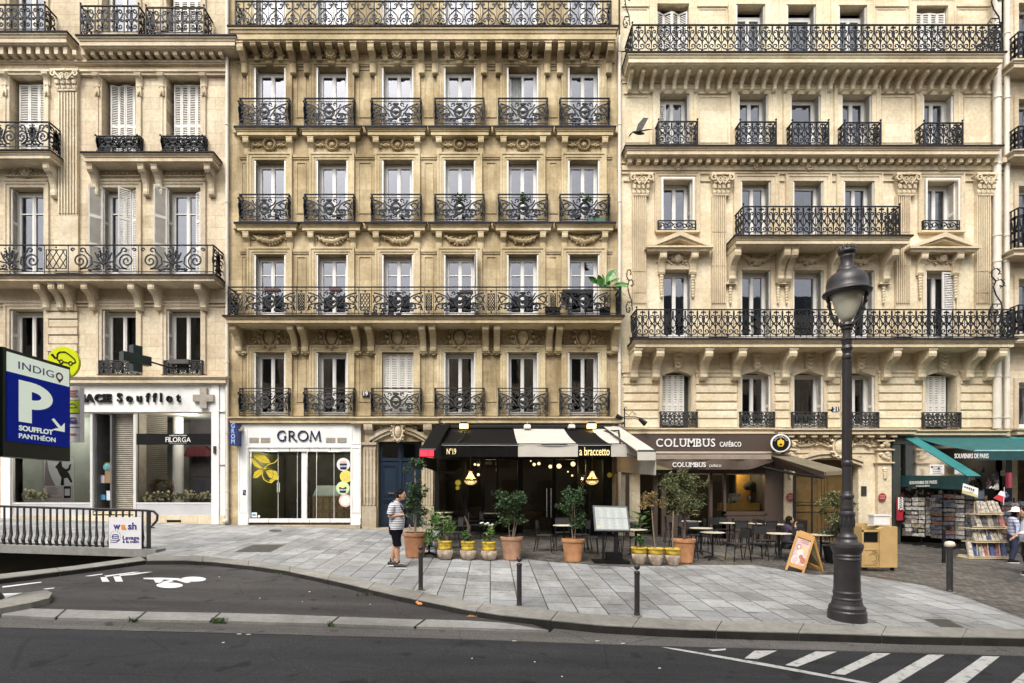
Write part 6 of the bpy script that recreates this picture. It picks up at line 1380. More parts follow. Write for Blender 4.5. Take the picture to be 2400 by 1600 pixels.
# chandeliers
for i, x in enumerate((1103, 1388)):
    Yc = 18.6; CH = thing('chandelier', pt(x, 1075, Yc), 'crystal basket chandelier glowing under the '+('left' if i == 0 else 'right')+' half of the restaurant awning', 'chandelier', 'chandeliers under the restaurant awning')
    b = B(); X, Z = wx(x, Yc), wz(1134, Yc); b.tube([(X, Yc, Z+.55), (X, Yc, zt0-.3)], .008, 5); b.lathe([(.09, .46), (.1, .44), (.05, .4)], (X, Yc, Z), 14); b.lathe([(.21, .17), (.22, .14), (.2, .13)], (X, Yc, Z), 18); b.build('frame', mk('brass_frame', (.4,.28,.1), .3, .1, metal=.8), CH)
    b = B()
    for k in range(18):
        a = 2*pi*k/18
        for j in range(7): t = j/7; r = .05+.14*t**1.5; b.blob(X+r*cos(a), Yc+r*sin(a), Z+.42-.25*t, .013, n=4, m=3)
        for j in range(6): t = j/6; r = .2*cos(t*pi/2); b.blob(X+r*cos(a), Yc+r*sin(a), Z+.14-.14*sin(t*pi/2), .016, n=4, m=3)
    b.build('crystal_drops', mk('crystal', (.75,.65,.45), .1, .1, emit=(1,.7,.3), es=.35), CH)
    b = B(); 
    for k in range(4): b.blob(X+.07*cos(k*1.57), Yc+.07*sin(k*1.57), Z+.08, .028, n=6, m=5)
    b.blob(X, Yc, Z+.33, .03); b.build('bulb', LIT, CH); light('bulb_light', (X, Yc, Z+.25), 7, (1,.65,.28), .06, CH)
# iron bracket lamp between the buildings
BL = thing('bracket_lamp', pt(1466, 985, YW), 'black scrolled iron bracket with two small spotlights between restaurant and coffee shop', 'wall lamp'); Yb = 19.2
b = B(); pr = lambda x, y: (wx(1400+x*.28695, Yb), Yb, wz(750+y*.28695, Yb))
b.tube([pr(222,870), pr(222,710)], .022); b.tube([pr(222,785), pr(310,785), pr(370,800)], .018); b.tube([pr(130,850), pr(222,830)], .018); b.tube([pr(150,785), pr(222,790)], .018)
b.tube([pr(222,720), pr(228,702), pr(240,705), pr(240,718)], .012); b.tube([pr(222,750), pr(260,775), pr(285,740), pr(310,770), pr(312,755)], .014); b.tube([(wx(1463,Yb), Yb, wz(990,Yb)), (wx(1463,Yb), YW, wz(990,Yb))], .02); b.build('iron_arm', BLACKM, BL)
for a, c in (((340,800),(395,845)), ((205,800),(155,780))): b = B(); p, q = Vector(pr(*a)), Vector(pr(*c)); b.tube([p, p.lerp(q,.5), q], [.05,.075,.095], 10); b.build('spotlight', BLACKM, BL)
# ---- coffee shop
g4 = gz(P(1650), YW); BRN = mk('brown_shop_paint', (.062,.042,.032), .5, .12, 2.); BRNC = mk('brown_awning_cloth', (.075,.05,.035), .75, .25, 2., bump=.3); TRIM = mk('beige_trim', (.42,.36,.29), .5, .1)
CS = thing('shopfront', (P(1650), YW, g4), 'dark brown coffee shopfront with white slab serif lettering', 'shopfront'); Yc = YW-.24
b = B(); b.box(P(1440), P(1814), Yc, YW, wz(1057), wz(1016.5)); b.build('fascia_panel', BRN, CS)
b = B(); b.box(P(1440), P(1800), Yc-.06, YW, wz(1062.5), wz(1058)); b.box(P(1440), P(1812), Yc-.02, YW, wz(1017), wz(1015)); b.build('trim', TRIM, CS)
b = glyphs('COLUMBUS', 1538, 1676, 1026.5, 1045.5, Yc-.012, .008, True, .2)
b.build('lettering', WPAINT, CS); b = B(); b.join(label_px('CAFÉ&CO', 1687, 1737, 1031, 1045.5, Yc-.012, .01, .012)); b.build('lettering', WPAINT, CS)
b = B()
for a, c in ((1448,1455),(1466,1474),(1530,1540),(1549,1560),(1661,1668),(1694,1700)): b.box(P(a), P(c), YW-.08, YW+.06, g4-.3, wz(1062))
b.box(P(1790), P(1832), YW-.1, YW+.1, g4-.4, wz(1062)); b.box(P(1694), P(1796), YW-.08, YW+.06, g4-.4, wz(1197)); b.box(P(1694), P(1796), YW-.1, YW+.06, wz(1206), wz(1203)); b.box(P(1560), P(1600), YW-.05, YW+.06, g4-.4, wz(1205)); b.box(P(1440), P(1832), YW-.05, YW+.1, wz(1108), wz(1062)); b.build('timber_frame', BRN, CS)
b = B(); b.box(P(1446), P(1453), YW-.12, YW-.08, g4-.3, wz(1100)); b.build('pale_pilaster', TRIM, CS)
b = B(); qd(b, (P(1700), YW, wz(1197)), (P(1790), YW, wz(1197)), (P(1790), YW, wz(1108)), (P(1700), YW, wz(1108))); qd(b, (P(1668), YW, g4), (P(1694), YW, g4), (P(1694), YW, wz(1108)), (P(1668), YW, wz(1108))); b.build('pane', SHOPG, CS)
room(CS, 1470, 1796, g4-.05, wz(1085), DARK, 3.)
b = B(); b.box(P(1762), P(1795), YW+1.2, YW+1.3, wz(1180), wz(1090)); b.box(P(1700), P(1794), YW+.4, YW+.7, wz(1196), wz(1178)); b.build('ochre_wall', mk('ochre', (.3,.17,.03), .7, .15, 3), CS)
light('shop_fill', (P(1750), YW+.8, wz(1102)), 22, (1,.75,.4), .2, CS); light('shop_fill', (P(1620), YW+1.2, wz(1110)), 6, (1,.75,.4), .2, CS)
b = B(); b.box(P(1722), P(1752), YW+.5, YW+.9, wz(1172), wz(1155)); b.tube([pt(1756,1172,YW+.5), pt(1756,1160,YW+.5)], .07, 12); b.tube([pt(1715,1178,YW+.4), pt(1715,1158,YW+.4)], .03, 8); b.tube([pt(1709,1178,YW+.4), pt(1709,1166,YW+.4)], .04, 8); tag(b.build('coffee_machine', mk('steel_machine', (.35,.34,.32), .25, .2, metal=.8)), 'steel espresso machine with bottles on the counter behind the coffee shop window', 'coffee machine')
b = B()
for k in range(7): b.blob(wx(1752+k*3.5, YW+.9), YW+.9, wz(1138-3*sin(k), YW+.9), .16, n=8, m=6)
tag(b.build('hanging_plant', DARK), 'dark bushy plant hanging in the coffee shop window', 'plant')
b = B()
for k in range(26): 
    x, z = random.uniform(1600, 1660), random.choice((1165,1178,1187,1197,1207)); b.box(P(x), P(x+random.uniform(3,9)), YW+.7, YW+.8, wz(z), wz(z-random.uniform(1.5,3)))
b.build('lit_shelves', mk('warm_shelf_goods', (.6,.45,.3), .6, .5, 30), CS)
A = thing('awning', pt(1650, 1072, 19.3), 'rolled up brown coffee shop awning whose valance repeats the white lettering', 'awning'); Yv = 19.15
b = B(); b.box(wx(1478,Yv), wx(1806,Yv), Yv-.06, Yv+.2, wz(1075,Yv), wz(1066,Yv)); b.box(wx(1478,Yv), wx(1806,Yv), Yv-.03, Yv+.3, wz(1066,Yv), wz(1063.5,Yv)); b.build('awning_cassette', mk('taupe_cassette', (.25,.2,.16), .5, .15), A)
b = B(); n = 26; xs = [1500+(1812-1500)*k/n for k in range(n+1)]
top = [(wx(x,Yv), Yv-.05-.03*sin(k*.9), wz(1075,Yv)) for k, x in enumerate(xs)]; bo = [(wx(x,Yv), Yv-.06-.05*sin(k*.9+.5), wz(1099 if x < 1755 else 1099-(x-1755)*.33, Yv)) for k, x in enumerate(xs)]
b.add(top+bo, [(k, k+1, n+2+k, n+1+k) for k in range(n)]); b.build('valance', BRNC, A)
b = B(); b.prism([pt(1490,1076,19.2), pt(1500,1076,18.6), pt(1575,1099,18.2), pt(1500,1100,18.6)], (0,.02,-.01)); b.build('hanging_flap', mk('olive_cloth', (.16,.14,.07), .8, .2), A)
b = B(); b.join(glyphs('COLUMBUS', 1576, 1654, 1082, 1093, Yv-.13, .012, True)); b.build('lettering', WPAINT, A); b = B(); b.join(label_px('CAFÉ&CO', 1662, 1690, 1086, 1093, Yv-.13, .005, .0)); b.build('lettering', WPAINT, A)
A = thing('side_awning', pt(1960, 1103, 16.2), 'brown sloping awning at the right end of the coffee shop terrace, beside the lamp post', 'awning')
b = B(); b.prism([pt(1795,1062,19.5), pt(1845,1063,19.5), pt(1992,1102,16.2), pt(1932,1104,16.2)], (0,.02,-.02)); b.prism([pt(1932,1104,16.2), pt(1992,1102,16.2), pt(1992,1110,16.2), pt(1932,1113,16.2)], (0,.01,0)); b.build('awning_cloth', mk('brown_olive_cloth', (.14,.115,.075), .8, .2, 2), A)
b = B(); b.prism([pt(1796,1063,19.5), pt(1933,1105,16.2), pt(1935,1121,16.2), pt(1812,1092,19.5)], (.02,0,0)); b.build('side_valance', BRNC, A)
b = B(); b.tube([pt(1790,1094,18.9), pt(1858,1109,17.6), pt(1935,1118,16.3)], .045); b.tube([(wx(1862,17.4), 17.4, wz(1110,17.4)), (wx(1862,17.4), 17.4, gz(wx(1862,17.4), 17.4))], .05, 8); b.tube([pt(1903,1118,16.8), (wx(1903,16.8), 16.8, gz(wx(1903,16.8), 16.8))], .025, 8); b.build('awning_frame', BLACKM, A)
# round projecting sign
RS = thing('round_sign', pt(1830, 1037, 19.1), 'drum shaped projecting sign with a yellow cup emblem on a black disc', 'shop sign')
c0 = Vector(pt(1829, 1037, 18.9)); dirv = Vector((.55, .8, 0)).normalized(); fdir = Vector((-.25,-1,0)).normalized(); side = Vector((1,-.25,0)).normalized()
def drum(b, c, r, n=26, off=0., th=.02):
    ring = lambda o: [tuple(c+fdir*o+side*r*cos(2*pi*i/n)+Vector((0,0,r*sin(2*pi*i/n)))) for i in range(n)]
    b.loft([ring(-th), ring(off)])
b = B(); c1 = c0+Vector((.22,.3,0)); n = 26
b.loft([[tuple(c+side*.31*cos(2*pi*i/n)+Vector((0,0,.31*sin(2*pi*i/n)))) for i in range(n)] for c in (c0, c1)]); b.build('drum', mk('brown_drum', (.1,.06,.05), .4, .2), RS)
b = B(); drum(b, c0, .31, off=.02); b.build('rim', WPAINT, RS); b = B(); drum(b, c0+fdir*.025, .26, off=.01); b.build('disc', BLACK, RS)
b = B(); f = c0+fdir*.045
def p2(u, v, o=0): return tuple(f+side*u+Vector((0,0,v))+fdir*o)
b.prism([p2(-.1,.08), p2(-.04,.1), p2(0,.16), p2(.04,.1), p2(.1,.08), p2(.1,-.05), p2(.06,-.12), p2(-.06,-.12), p2(-.1,-.05)], tuple(fdir*.008)); b.mi = 1
b.prism([p2(-.045,-.08,.01), p2(.045,-.08,.01), p2(.035,-.02,.01), p2(-.035,-.02,.01)], tuple(fdir*.005)); b.build('emblem', [mk('emblem_yellow', (.65,.42,.02), .5, .05), BLACK], RS)
b = B(); t = text('COLUMBUS', .075, .002, .003)
for x, y, z in []: pass
m = 8; word = 'COLUMBUS'
for i, ch in enumerate(word):
    a = R(155-130*i/7); g = text(ch, .075, .002, .003); ca, sa = cos(a-pi/2), sin(a-pi/2)
    for k, (x, y, z) in enumerate(g.v): u, v = x*ca-z*sa+.21*cos(a), x*sa+z*ca+.21*sin(a); g.v[k] = p2(u, v, .0)
    b.join(g)
b.build('lettering', WPAINT, RS); b = B(); b.tube([tuple(c1), (c1.x+.1, YW, c1.z)], .03); b.build('wall_bracket', BLACKM, RS)
# ---- souvenir shop
g5 = gz(P(2220), YW); TEAL = mk('teal_awning_cloth', (.008,.085,.085), .75, .25, 3., bump=.2); TEALD = mk('dark_teal_cloth', (.006,.045,.048), .75, .2, 3.)
SV = thing('shopfront', (P(2220), YW, g5), 'open souvenir shop under teal awnings, its dark interior full of small goods', 'shopfront')
b = B(); b.box(P(2086), P(2105), YW-.12, YW+.3, g5-.4, wz(1024)); b.box(P(2352), P(2366), YW-.1, YW+.3, g5-.6, wz(1022)); b.box(P(2086), P(2366), YW-.14, YW+.3, wz(1040), wz(1022)); b.build('shop_frame', mk('dark_green_paint', (.03,.035,.03), .6, .2), SV)
room(SV, 2104, 2352, g5-.25, wz(1040), DARK, 3.2)
b = B(); cols = []
for k in range(420):
    x, z = random.uniform(2112, 2348), random.uniform(1085, 1250); w, h = random.uniform(3, 10), random.uniform(4, 12); b.mi = random.choice((0,0,0,1,2,3,4,4,4)); y = YW+random.uniform(.5, 2.6); b.box(P(x), P(x+w), y, y+.06, wz(z+h), wz(z))
goods = [mk('goods_white', (.4,.38,.34), .6, .3, 30), mk('goods_red', (.3,.03,.03), .6, .3), mk('goods_blue', (.04,.07,.2), .6, .3), mk('goods_ochre', (.3,.2,.06), .6, .3), DARK]
o = b.build('shelf_goods', goods, SV); o['kind'] = 'stuff'
light('shop_fill', (P(2300), YW+1.2, wz(1062)), 14, (1,.85,.65), .3, SV)
Ys, Ysf = 19.55, 17.2
A = thing('awning', (P(2280), Ysf, wz(1056, Ysf)), 'teal souvenir shop awning seen from the front with white lettering on its dark band', 'awning')
def cloth(b, a, c, d, e, n=8, m=10, sag=.05):
    a, c, d, e = map(Vector, (a, c, d, e)); g = []
    for i in range(n+1):
        for j in range(m+1): p = (a.lerp(c, j/m)).lerp(e.lerp(d, j/m), i/n); g.append((p.x, p.y, p.z-sag*sin(pi*i/n)))
    return b.add(g, [(i*(m+1)+j, i*(m+1)+j+1, (i+1)*(m+1)+j+1, (i+1)*(m+1)+j) for i in range(n) for j in range(m)])
xl, xr = P(2140), P(2460); b = B(); zt_, zf_ = wz(1025, Ys), wz(1055, Ysf)
cloth(b, (xl, Ys, zt_), (xr, Ys, zt_), (xr, Ysf, zf_), (xl, Ysf, zf_)); b.build('awning_cloth', TEAL, A)
b = B(); b.prism([(xl, Ysf-.02, zf_), (xr, Ysf-.02, zf_), (xr, Ysf-.02, wz(1077, Ysf)), (xl, Ysf-.02, wz(1077, Ysf))], (0,.012,0)); b.build('valance', TEALD, A)
b = B(); b.tube([(xl, Ysf, zf_+.0), (xr, Ysf, zf_+.0)], .03); b.build('awning_bar', mk('light_teal_metal', (.25,.4,.38), .5), A)
label_px('SOUVENIRS DE PARIS', 2237, 2317, 1061.5, 1072.5, Ysf-.035, .004, .015).build('lettering', WPAINT, A)
xs_ = wx(2270, 16.9)
for k, (wl, wr, fl_, fr_, lab) in enumerate(((2117,2148,2268,2300,'steep teal awning strip closing the left end of the souvenir shop'), (2362,2400,2545,2590,'teal awning strip at the right end of the souvenir shop'))):
    A = thing('side_awning', pt((fl_+fr_)/2, 1114, 16.9), lab, 'awning')
    b = B(); b.prism([pt(wl,1021.5,19.6), pt(wr,1021.5,19.6), pt(fr_,1114,16.9), pt(fl_,1114,16.9)], (0,.02,-.02)); b.build('awning_cloth', mk('bright_teal_cloth', (.018,.15,.15), .7, .1, 3.), A)
    if k: continue
    b = B(); b.prism([(xs_, 16.9, wz(1114,16.9)), (xs_, 20.1, wz(1112.5, 20.1)), (xs_, 20.1, wz(1138, 20.1)), (xs_, 16.9, wz(1147, 16.9))], (.012,0,0)); b.build('side_band', TEALD, A)
    b = B(); qd(b, (xs_, 16.95, wz(1114,16.9)), (xs_, 19.6, wz(1113,19.8)), (xs_, 19.6, wz(1024,19.8)), (xs_, 16.98, wz(1111,16.9))); b.build('clear_side_sheet', glass('clear_plastic', 1.35, (.8,.82,.8), .15), A)
    def sidetext(body, ya, yb, ta, tb, mat, off=.03):
        t = text(body, 1, .004, off); h = wz(ta, 18)-wz(tb, 18); q = B(); q.v = [(xs_-.016+y, (ya+yb)/2-x/t.w*(ya-yb), z/t.h*h+(wz(ta,18.5)+wz(tb,18.5))/2) for x, y, z in t.v]; q.f = t.f; q.m = t.m; return q
    Yof = lambda px: xs_*F/(px-CX)
    sidetext('SOUVENIRS DE PARIS', Yof(2133), Yof(2197), 1125, 1133, None, .012).build('lettering', WPAINT, A); sidetext('Commodités', Yof(2148), Yof(2180), 1135, 1139, None).build('lettering', WPAINT, A); sidetext('PARIS', Yof(2085.5), Yof(2107), 1129, 1134, None, .015).build('lettering', WPAINT, A); sidetext('I', Yof(2092), Yof(2094.5), 1122.5, 1128, None).build('lettering', WPAINT, A)
    b = B(); yh, zh = Yof(2099), wz(1125.5, 18.5); b.prism([(xs_-.018, yh-u, zh+v) for u, v in ((0,-.05),(.06,.02),(.035,.05),(0,.025),(-.035,.05),(-.06,.02))], (.004,0,0)); b.build('heart_mark', mk('heart_red', (.5,.03,.05), .5), A)
b = B(); b.box(wx(2180,17.6), wx(2213,17.6), 17.6, 17.62, wz(1110,17.6), wz(1087.5,17.6)); b.mi = 1
for k in range(5): b.box(wx(2186,17.6), wx(2208-3*(k%2),17.6), 17.594, 17.6, wz(1091+4*k,17.6)-.012, wz(1091+4*k,17.6))
b.box(wx(2182,17.6), wx(2186,17.6), 17.593, 17.6, wz(1095,17.6), wz(1091,17.6)); b.box(wx(2198,17.6), wx(2202,17.6), 17.593, 17.6, wz(1098,17.6), wz(1094,17.6)); tag(b.build('paper_notice', [WPAINT, BLACK]), 'white printed notice hanging behind the clear side of the teal awning', 'notice')
# ---------------------------------------------------------------- street furniture
# street lamp
LP = gp(1985, 1450); sc_ = F/LP[1]; pm = lambda v: v/sc_/1.16
LAMP = thing('street_lamp', LP, 'tall dark cast iron street lamp with a domed lantern on a fluted column', 'street lamp')
LM = mk('lamp_paint', (.035,.031,.033), .42, .25, 4., .2, bump=.15, bscale=40)
def zl(py): return (1450-py)/sc_
b = B(); b.lathe([(pm(r), zl(y)) for y, r in ((1456,47),(1430,46),(1427,44),(1420,44),(1414,38),(1404,35),(1400,36),(1397,33),(1390,33),(1386,34),(1382,32),(1330,31),(1312,32),(1308,34),(1304,32),(1300,34),(1296,32),(1286,37),(1280,39),(1273,38),(1268,28),(1262,24),(1256,24),(1250,20))], LP, 32); b.build('base', LM, LAMP, smooth=False)
b = B(); b.lathe([(pm(r), zl(y)) for y, r in ((1256,19),(1245,16),(1215,16),(1208,18),(1203,19),(1199,18),(1196,15),(1190,16),(1184,15),(1168,14),(1165,17),(1160,17),(1156,14),(1150,12),(1110,11.5),(1092,11.5),(1088,13.5),(1082,13.5),(1078,11.5),(980,11),(880,10),(842,9.5),(838,12),(832,12),(828,10),(822,11),(815,14),(808,11),(800,13),(797,15),(794,11),(784,10),(776,10),(772,14),(768,14))], LP, 24)
for k in range(12): a = 2*pi*k/12; b.tube([(LP[0]+pm(11)*cos(a), LP[1]+pm(11)*sin(a), LP[2]+zl(1075)), (LP[0]+pm(9.8)*cos(a), LP[1]+pm(9.8)*sin(a), LP[2]+zl(845))], .008, 4)
for k in range(10): a = 2*pi*k/10; b.blob(LP[0]+pm(16)*cos(a), LP[1]+pm(16)*sin(a), LP[2]+zl(1222), .022, .022, .09, 6, 5)
b.build('column', LM, LAMP)
b = B(); b.lathe([(pm(r), zl(y)) for y, r in ((690,58),(686,59),(683,54),(676,50),(668,50),(655,48),(645,40),(640,30),(637,24),(634,25),(631,20),(626,17),(610,15),(606,17),(602,18),(598,15),(596,20),(592,22),(589,22),(586,18),(584,6))], LP, 32); b.build('lantern_cap', LM, LAMP, smooth=True)
b = B(); b.lathe([(pm(r), zl(y)) for y, r in ((684,54),(688,40),(690,36))], LP, 32); b.build('lantern_rim', LM, LAMP); b = B()
for k in range(12): a = 2*pi*k/12; b.blob(LP[0]+pm(20)*cos(a), LP[1]+pm(20)*sin(a), LP[2]+zl(584), .018, .018, .05, 5, 4)
va = math.atan2(LP[1], LP[0])
for k in range(3):
    a = (va, va+pi/2, va-pi/2)[k]; b.tube([(LP[0]+pm(r)*cos(a), LP[1]+pm(r)*sin(a), LP[2]+zl(y)) for y, r in ((690,44),(705,42),(722,39),(738,34),(752,26),(762,14),(768,8))], [.02,.026,.02,.024,.022,.026,.03], 6)
    for y, r in ((698,44),(712,42),(730,38)): b.blob(LP[0]+pm(r)*cos(a), LP[1]+pm(r)*sin(a), LP[2]+zl(y), .035, .035, .04, 6, 4)
b.build('lantern_bracket', LM, LAMP); b = B(); b.lathe([(pm(8), zl(772)), (pm(18), zl(764)), (pm(16), zl(758)), (pm(8), zl(756))], LP, 16); b.build('lantern_collar', LM, LAMP)
b = B(); b.lathe([(pm(r), zl(y)) for y, r in ((690,36),(705,34),(722,29),(738,22),(748,16),(756,9))], LP, 24); b.build('lantern_glass', mk('frosted_glass', (.58,.55,.44), .35, .1, 3.), LAMP, smooth=True)
# bollards
def bollard(px, py, h, lab, r=.042, top='ball', g='slim bollards along the kerb'):
    p = gp(px, py); t = thing('bollard', p, lab, 'bollard', g)
    b = B(); b.lathe([(r*1.15, 0), (r*1.15, .03), (r, .05), (r, h-.17), (r*1.15, h-.165), (r*1.15, h-.14), (r*.7, h-.12)], p, 16); b.build('post', LM, t)
    b = B(); b.blob(*(p[0], p[1], p[2]+h-.06), r*1.15 if top == 'ball' else .1, n=14, m=8) if top == 'ball' else b.lathe([(.03,h-.13),(.085,h-.11),(.095,h-.07),(.08,h-.02),(.04,h)], p, 16); b.build('ball_cap', LM if top == 'ball' else mk('cream_cap', (.55,.5,.4), .5), t, smooth=True)
    q = B(); q.lathe([(r*2, .0), (r*2.1, .006), (r*1.1, .012)], p, 14); q.build('mortar_collar', KERB, t)
bollard(986, 1382, .84, 'dark slim bollard in front of the large terracotta pot, nearest the walking man')
bollard(1217, 1419, .84, 'dark slim bollard in front of the second terracotta pot')
bollard(1493, 1442, .84, 'dark slim bollard in front of the three yellow rimmed pots by the menu board')
bollard(2226, 1386, 1.05, 'black bollard with a cream cap in front of the postcard racks', .055, 'cap', None)
p = gp(2212, 1318); b = B(); b.lathe([(.05,0),(.045,.02),(.045,.9),(.05,.92),(.03,1.0)], p, 12); tag(b.build('post', BLACKM), 'plain black post behind the cream capped bollard', 'post')
# railing over the car-park ramp
YR = gp(350,1291)[1]; RG = thing('ramp_railing', (P(100, YR), YR, gz(P(100, YR), YR)), 'low dark iron railing with slanted bars round the car park ramp, on a stone coping', 'railing')
xA, xB = wx(-420, YR), wx(350, YR); gz2 = lambda x: gz(x, YR)
b = B(); b.prism([(xA, YR-.16, gz2(xA)-.1), (xB+.25, YR-.16, gz2(xB)-.13), (xB+.25, YR-.16, gz2(xB)+.06), (xA, YR-.16, gz2(xA)+.09)], (0,.42,0)); b.build('coping', STRIPS, RG)
zt = lambda x: gz2(x)+1.0; b = B(); n = 26
b.tube([(xA, YR, zt(xA)), (wx(345, YR), YR, zt(xB))], .03, 8); b.tube([(xA, YR, gz2(xA)+.12), (xB, YR, gz2(xB)+.1)], .015, 6)
b.tube([(wx(345,YR), YR, zt(xB)), (wx(360,YR), YR, zt(xB)-.02), (wx(369,YR), YR, zt(xB)-.11), (wx(368,YR), YR, zt(xB)-.24), (wx(358,YR), YR, zt(xB)-.36), (wx(354,YR), YR, zt(xB)-.41), (wx(362,YR), YR, zt(xB)-.42)], [.03,.03,.03,.03,.025,.022,.018], 8)
b.box(xB-.05, xB+.02, YR-.035, YR+.035, gz2(xB), zt(xB)); b.build('handrail', LM, RG)
px = 12; b = B()
k = 0
while px < 345+1:
    pass; x = wx(px, YR); bb = B(); z0, z1 = gz2(x)+.08, zt(x)
    bb.tube([(x, YR-.02, z1), (x, YR-.02, z1-.45), (x+.015, YR-.03, z0+.25), (x+.02, YR-.08, z0+.13), (x, YR-.02, z0)], [.022,.024,.036,.04,.03], 4); bb.build('bar', LM, RG); px += 15.4
for k in range(28):
    x = wx(12-15.4*(k+1), YR); bb = B(); z0, z1 = gz2(x)+.08, zt(x); bb.tube([(x, YR-.02, z1), (x, YR-.02, z1-.45), (x+.015, YR-.03, z0+.25), (x, YR-.02, z0)], [.022,.024,.036,.03], 4); bb.build('bar', LM, RG)
# car-wash sign
Yw_ = YR-.15; WS = thing('wash_sign', (wx(293,Yw_), Yw_, gz2(wx(293,Yw_))), 'white car wash notice fixed to the ramp railing', 'sign')
b = B(); b.box(wx(255,Yw_), wx(331,Yw_), Yw_, Yw_+.02, wz(1285,Yw_), wz(1210.5,Yw_)); b.build('board', mk('white_board', (.68,.67,.69), .4, .04), WS)
INK = mk('purple_ink', (.05,.04,.2), .5, 0); ORG_ = mk('orange_ink', (.7,.25,.03), .5, 0)
for s, l, r, t, bt, m in (('w',265.5,282,1228,1239.5,INK),('a',284,295,1228,1240,ORG_),('sh',300,320,1223,1240,INK)): label_px(s, l, r, t, bt, Yw_-.004, .003, .03).build('lettering', m, WS)
label_px('Lavage', 287.5, 326, 1254, 1266, Yw_-.004, .003, .02).build('lettering', INK, WS); label_px('à la main', 287.5, 325, 1264, 1271, Yw_-.004, .003, .02).build('lettering', INK, WS)
b = B(); cx, cz = wx(270.5,Yw_), wz(1257,Yw_)
b.rib([(cx-.07,cz-.03),(cx-.075,cz+.02),(cx-.05,cz+.06),(cx+.05,cz+.06),(cx+.075,cz+.02),(cx+.07,cz-.03),(cx-.07,cz-.03)], .018, .006, Yw_-.004); b.rib([(cx-.07,cz+.015),(cx+.07,cz+.015)], .014, .006, Yw_-.004)
b.rib([(cx-.12,cz-.07),(cx-.03,cz-.08),(cx+.04,cz-.085),(cx+.11,cz-.05)], .014, .006, Yw_-.004); b.rib([(cx-.12,cz-.12),(cx+.02,cz-.13),(cx+.11,cz-.06)], .014, .006, Yw_-.004)
for k in range(9): a = -.2+k*(pi+.4)/8; b.rib([(cx+.11*cos(a), cz+.02+.11*sin(a)), (cx+.14*cos(a), cz+.02+.14*sin(a))], .008, .006, Yw_-.004)
b.build('wash_symbol', INK, WS)
# ---- parking sign
Xs = -7.72; Yof = lambda px: Xs*F/(px-CX)
PK = thing('parking_sign', (Xs-.1, 8.75, gz(Xs-.1, 8.75)), 'large blue and white parking sign with an arrow on a dark green post', 'parking sign')
DG = mk('dark_green_metal', (.006,.013,.011), .4, .2, 4.); ya, yc = Yof(15), Yof(161); z0, z1, z2 = wz(1031, ya), wz(822, ya), wz(1068, ya)
yb_ = ya+(yc-ya)
b = B(); b.tube([(Xs-.12, 8.72, gz(Xs, 8.75)-.3), (Xs-.12, 8.72, z1+.12)], .085, 14); b.blob(Xs-.12, 8.72, z1+.12, .085); b.lathe([(.16,0),(.14,.05),(.09,.12)], (Xs-.12, 8.72, gz(Xs-.1, 8.75)), 14); b.build('post', DG, PK)
b = B(); b.box(Xs-.25, Xs-.012, ya-.05, yc+.05, z2, z1+.06); b.box(Xs-.26, Xs-.0, ya-.06, ya, z2, z1+.06); b.build('casing', DG, PK)
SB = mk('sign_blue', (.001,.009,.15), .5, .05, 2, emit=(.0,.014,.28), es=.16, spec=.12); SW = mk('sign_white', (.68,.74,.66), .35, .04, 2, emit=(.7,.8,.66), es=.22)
zd = wz(868, ya)
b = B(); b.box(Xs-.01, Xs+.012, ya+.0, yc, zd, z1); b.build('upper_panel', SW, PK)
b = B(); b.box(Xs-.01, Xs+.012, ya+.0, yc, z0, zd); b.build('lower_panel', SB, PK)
def onX(body, l, r, zt_, zb_, mat, off=.02, nm='lettering', sp=1.):
    t = text(body, 1, .004, off, sp); a, c = Yof(l), Yof(r); q = B(); q.v = [(Xs+.016-y*.5, (a+c)/2+x/t.w*(c-a), (zt_+zb_)/2+z/t.h*(zt_-zb_)) for x, y, z in t.v]; q.f = t.f; return q.build(nm, mat, PK)
H = z1-z0; vz = lambda v: z1-v*(z1-z0)       # v: 0 top .. 1 bottom
onX('INDIG', 41, 124, vz(.075), vz(.16), INK, .0, sp=1.05)
b = B(); yc_, zc_ = Yof(137), vz(.125); b.v = [(Xs+.02, yc_+.085*cos(a)*1.0, zc_+.075*sin(a)) for a in [2*pi*i/20 for i in range(20)]]+[(Xs+.02, yc_+.05*cos(a), zc_+.045*sin(a)) for a in [2*pi*i/20 for i in range(20)]]; b.f = [(i, (i+1)%20, 20+(i+1)%20, 20+i) for i in range(20)]; b.m = [0]*20
b.add([(Xs+.02, yc_-.05, zc_-.06), (Xs+.02, yc_+.05, zc_-.06), (Xs+.02, yc_, zc_-.115)], [(0,1,2)]); b.build('lettering', mk('plum_ink', (.16,.02,.06), .5, 0), PK)
# the large P drawn as a plate
ys0, ys1, zt_, zb_ = Yof(42), Yof(121), vz(.285), vz(.765); w = ys1-ys0; b = B(); st = w*.36
b.box(Xs+.012, Xs+.02, ys0, ys0+st, zb_, zt_); n = 14; hh = (zt_-zb_)*.66; cz_ = zt_-hh/2
o_ = [(ys0+st*.9+(w-st*.9)*max(0, cos(a))*1.0, cz_+hh/2*sin(a)) for a in [pi/2-pi*i/n for i in range(n+1)]]; i_ = [(ys0+st*.98+(w-st*.98-st)*max(0, cos(a)), cz_+(hh/2-st*.62)*sin(a)) for a in [pi/2-pi*i/n for i in range(n+1)]]
o_ = [(ys0+st*.9, zt_)]+o_[1:-1]+[(ys0+st*.9, zt_-hh)]
m = len(o_); b.add([(Xs+.021, y, z) for y, z in o_]+[(Xs+.021, y, z) for y, z in i_], [(i, i+1, m+i+1, m+i) for i in range(m-1)]); b.build('parking_letter', SW, PK)
b = B(); ya1, yb1, za1, zb1 = Yof(119), Yof(149), vz(.66), vz(.81); W1, H1 = yb1-ya1, za1-zb1
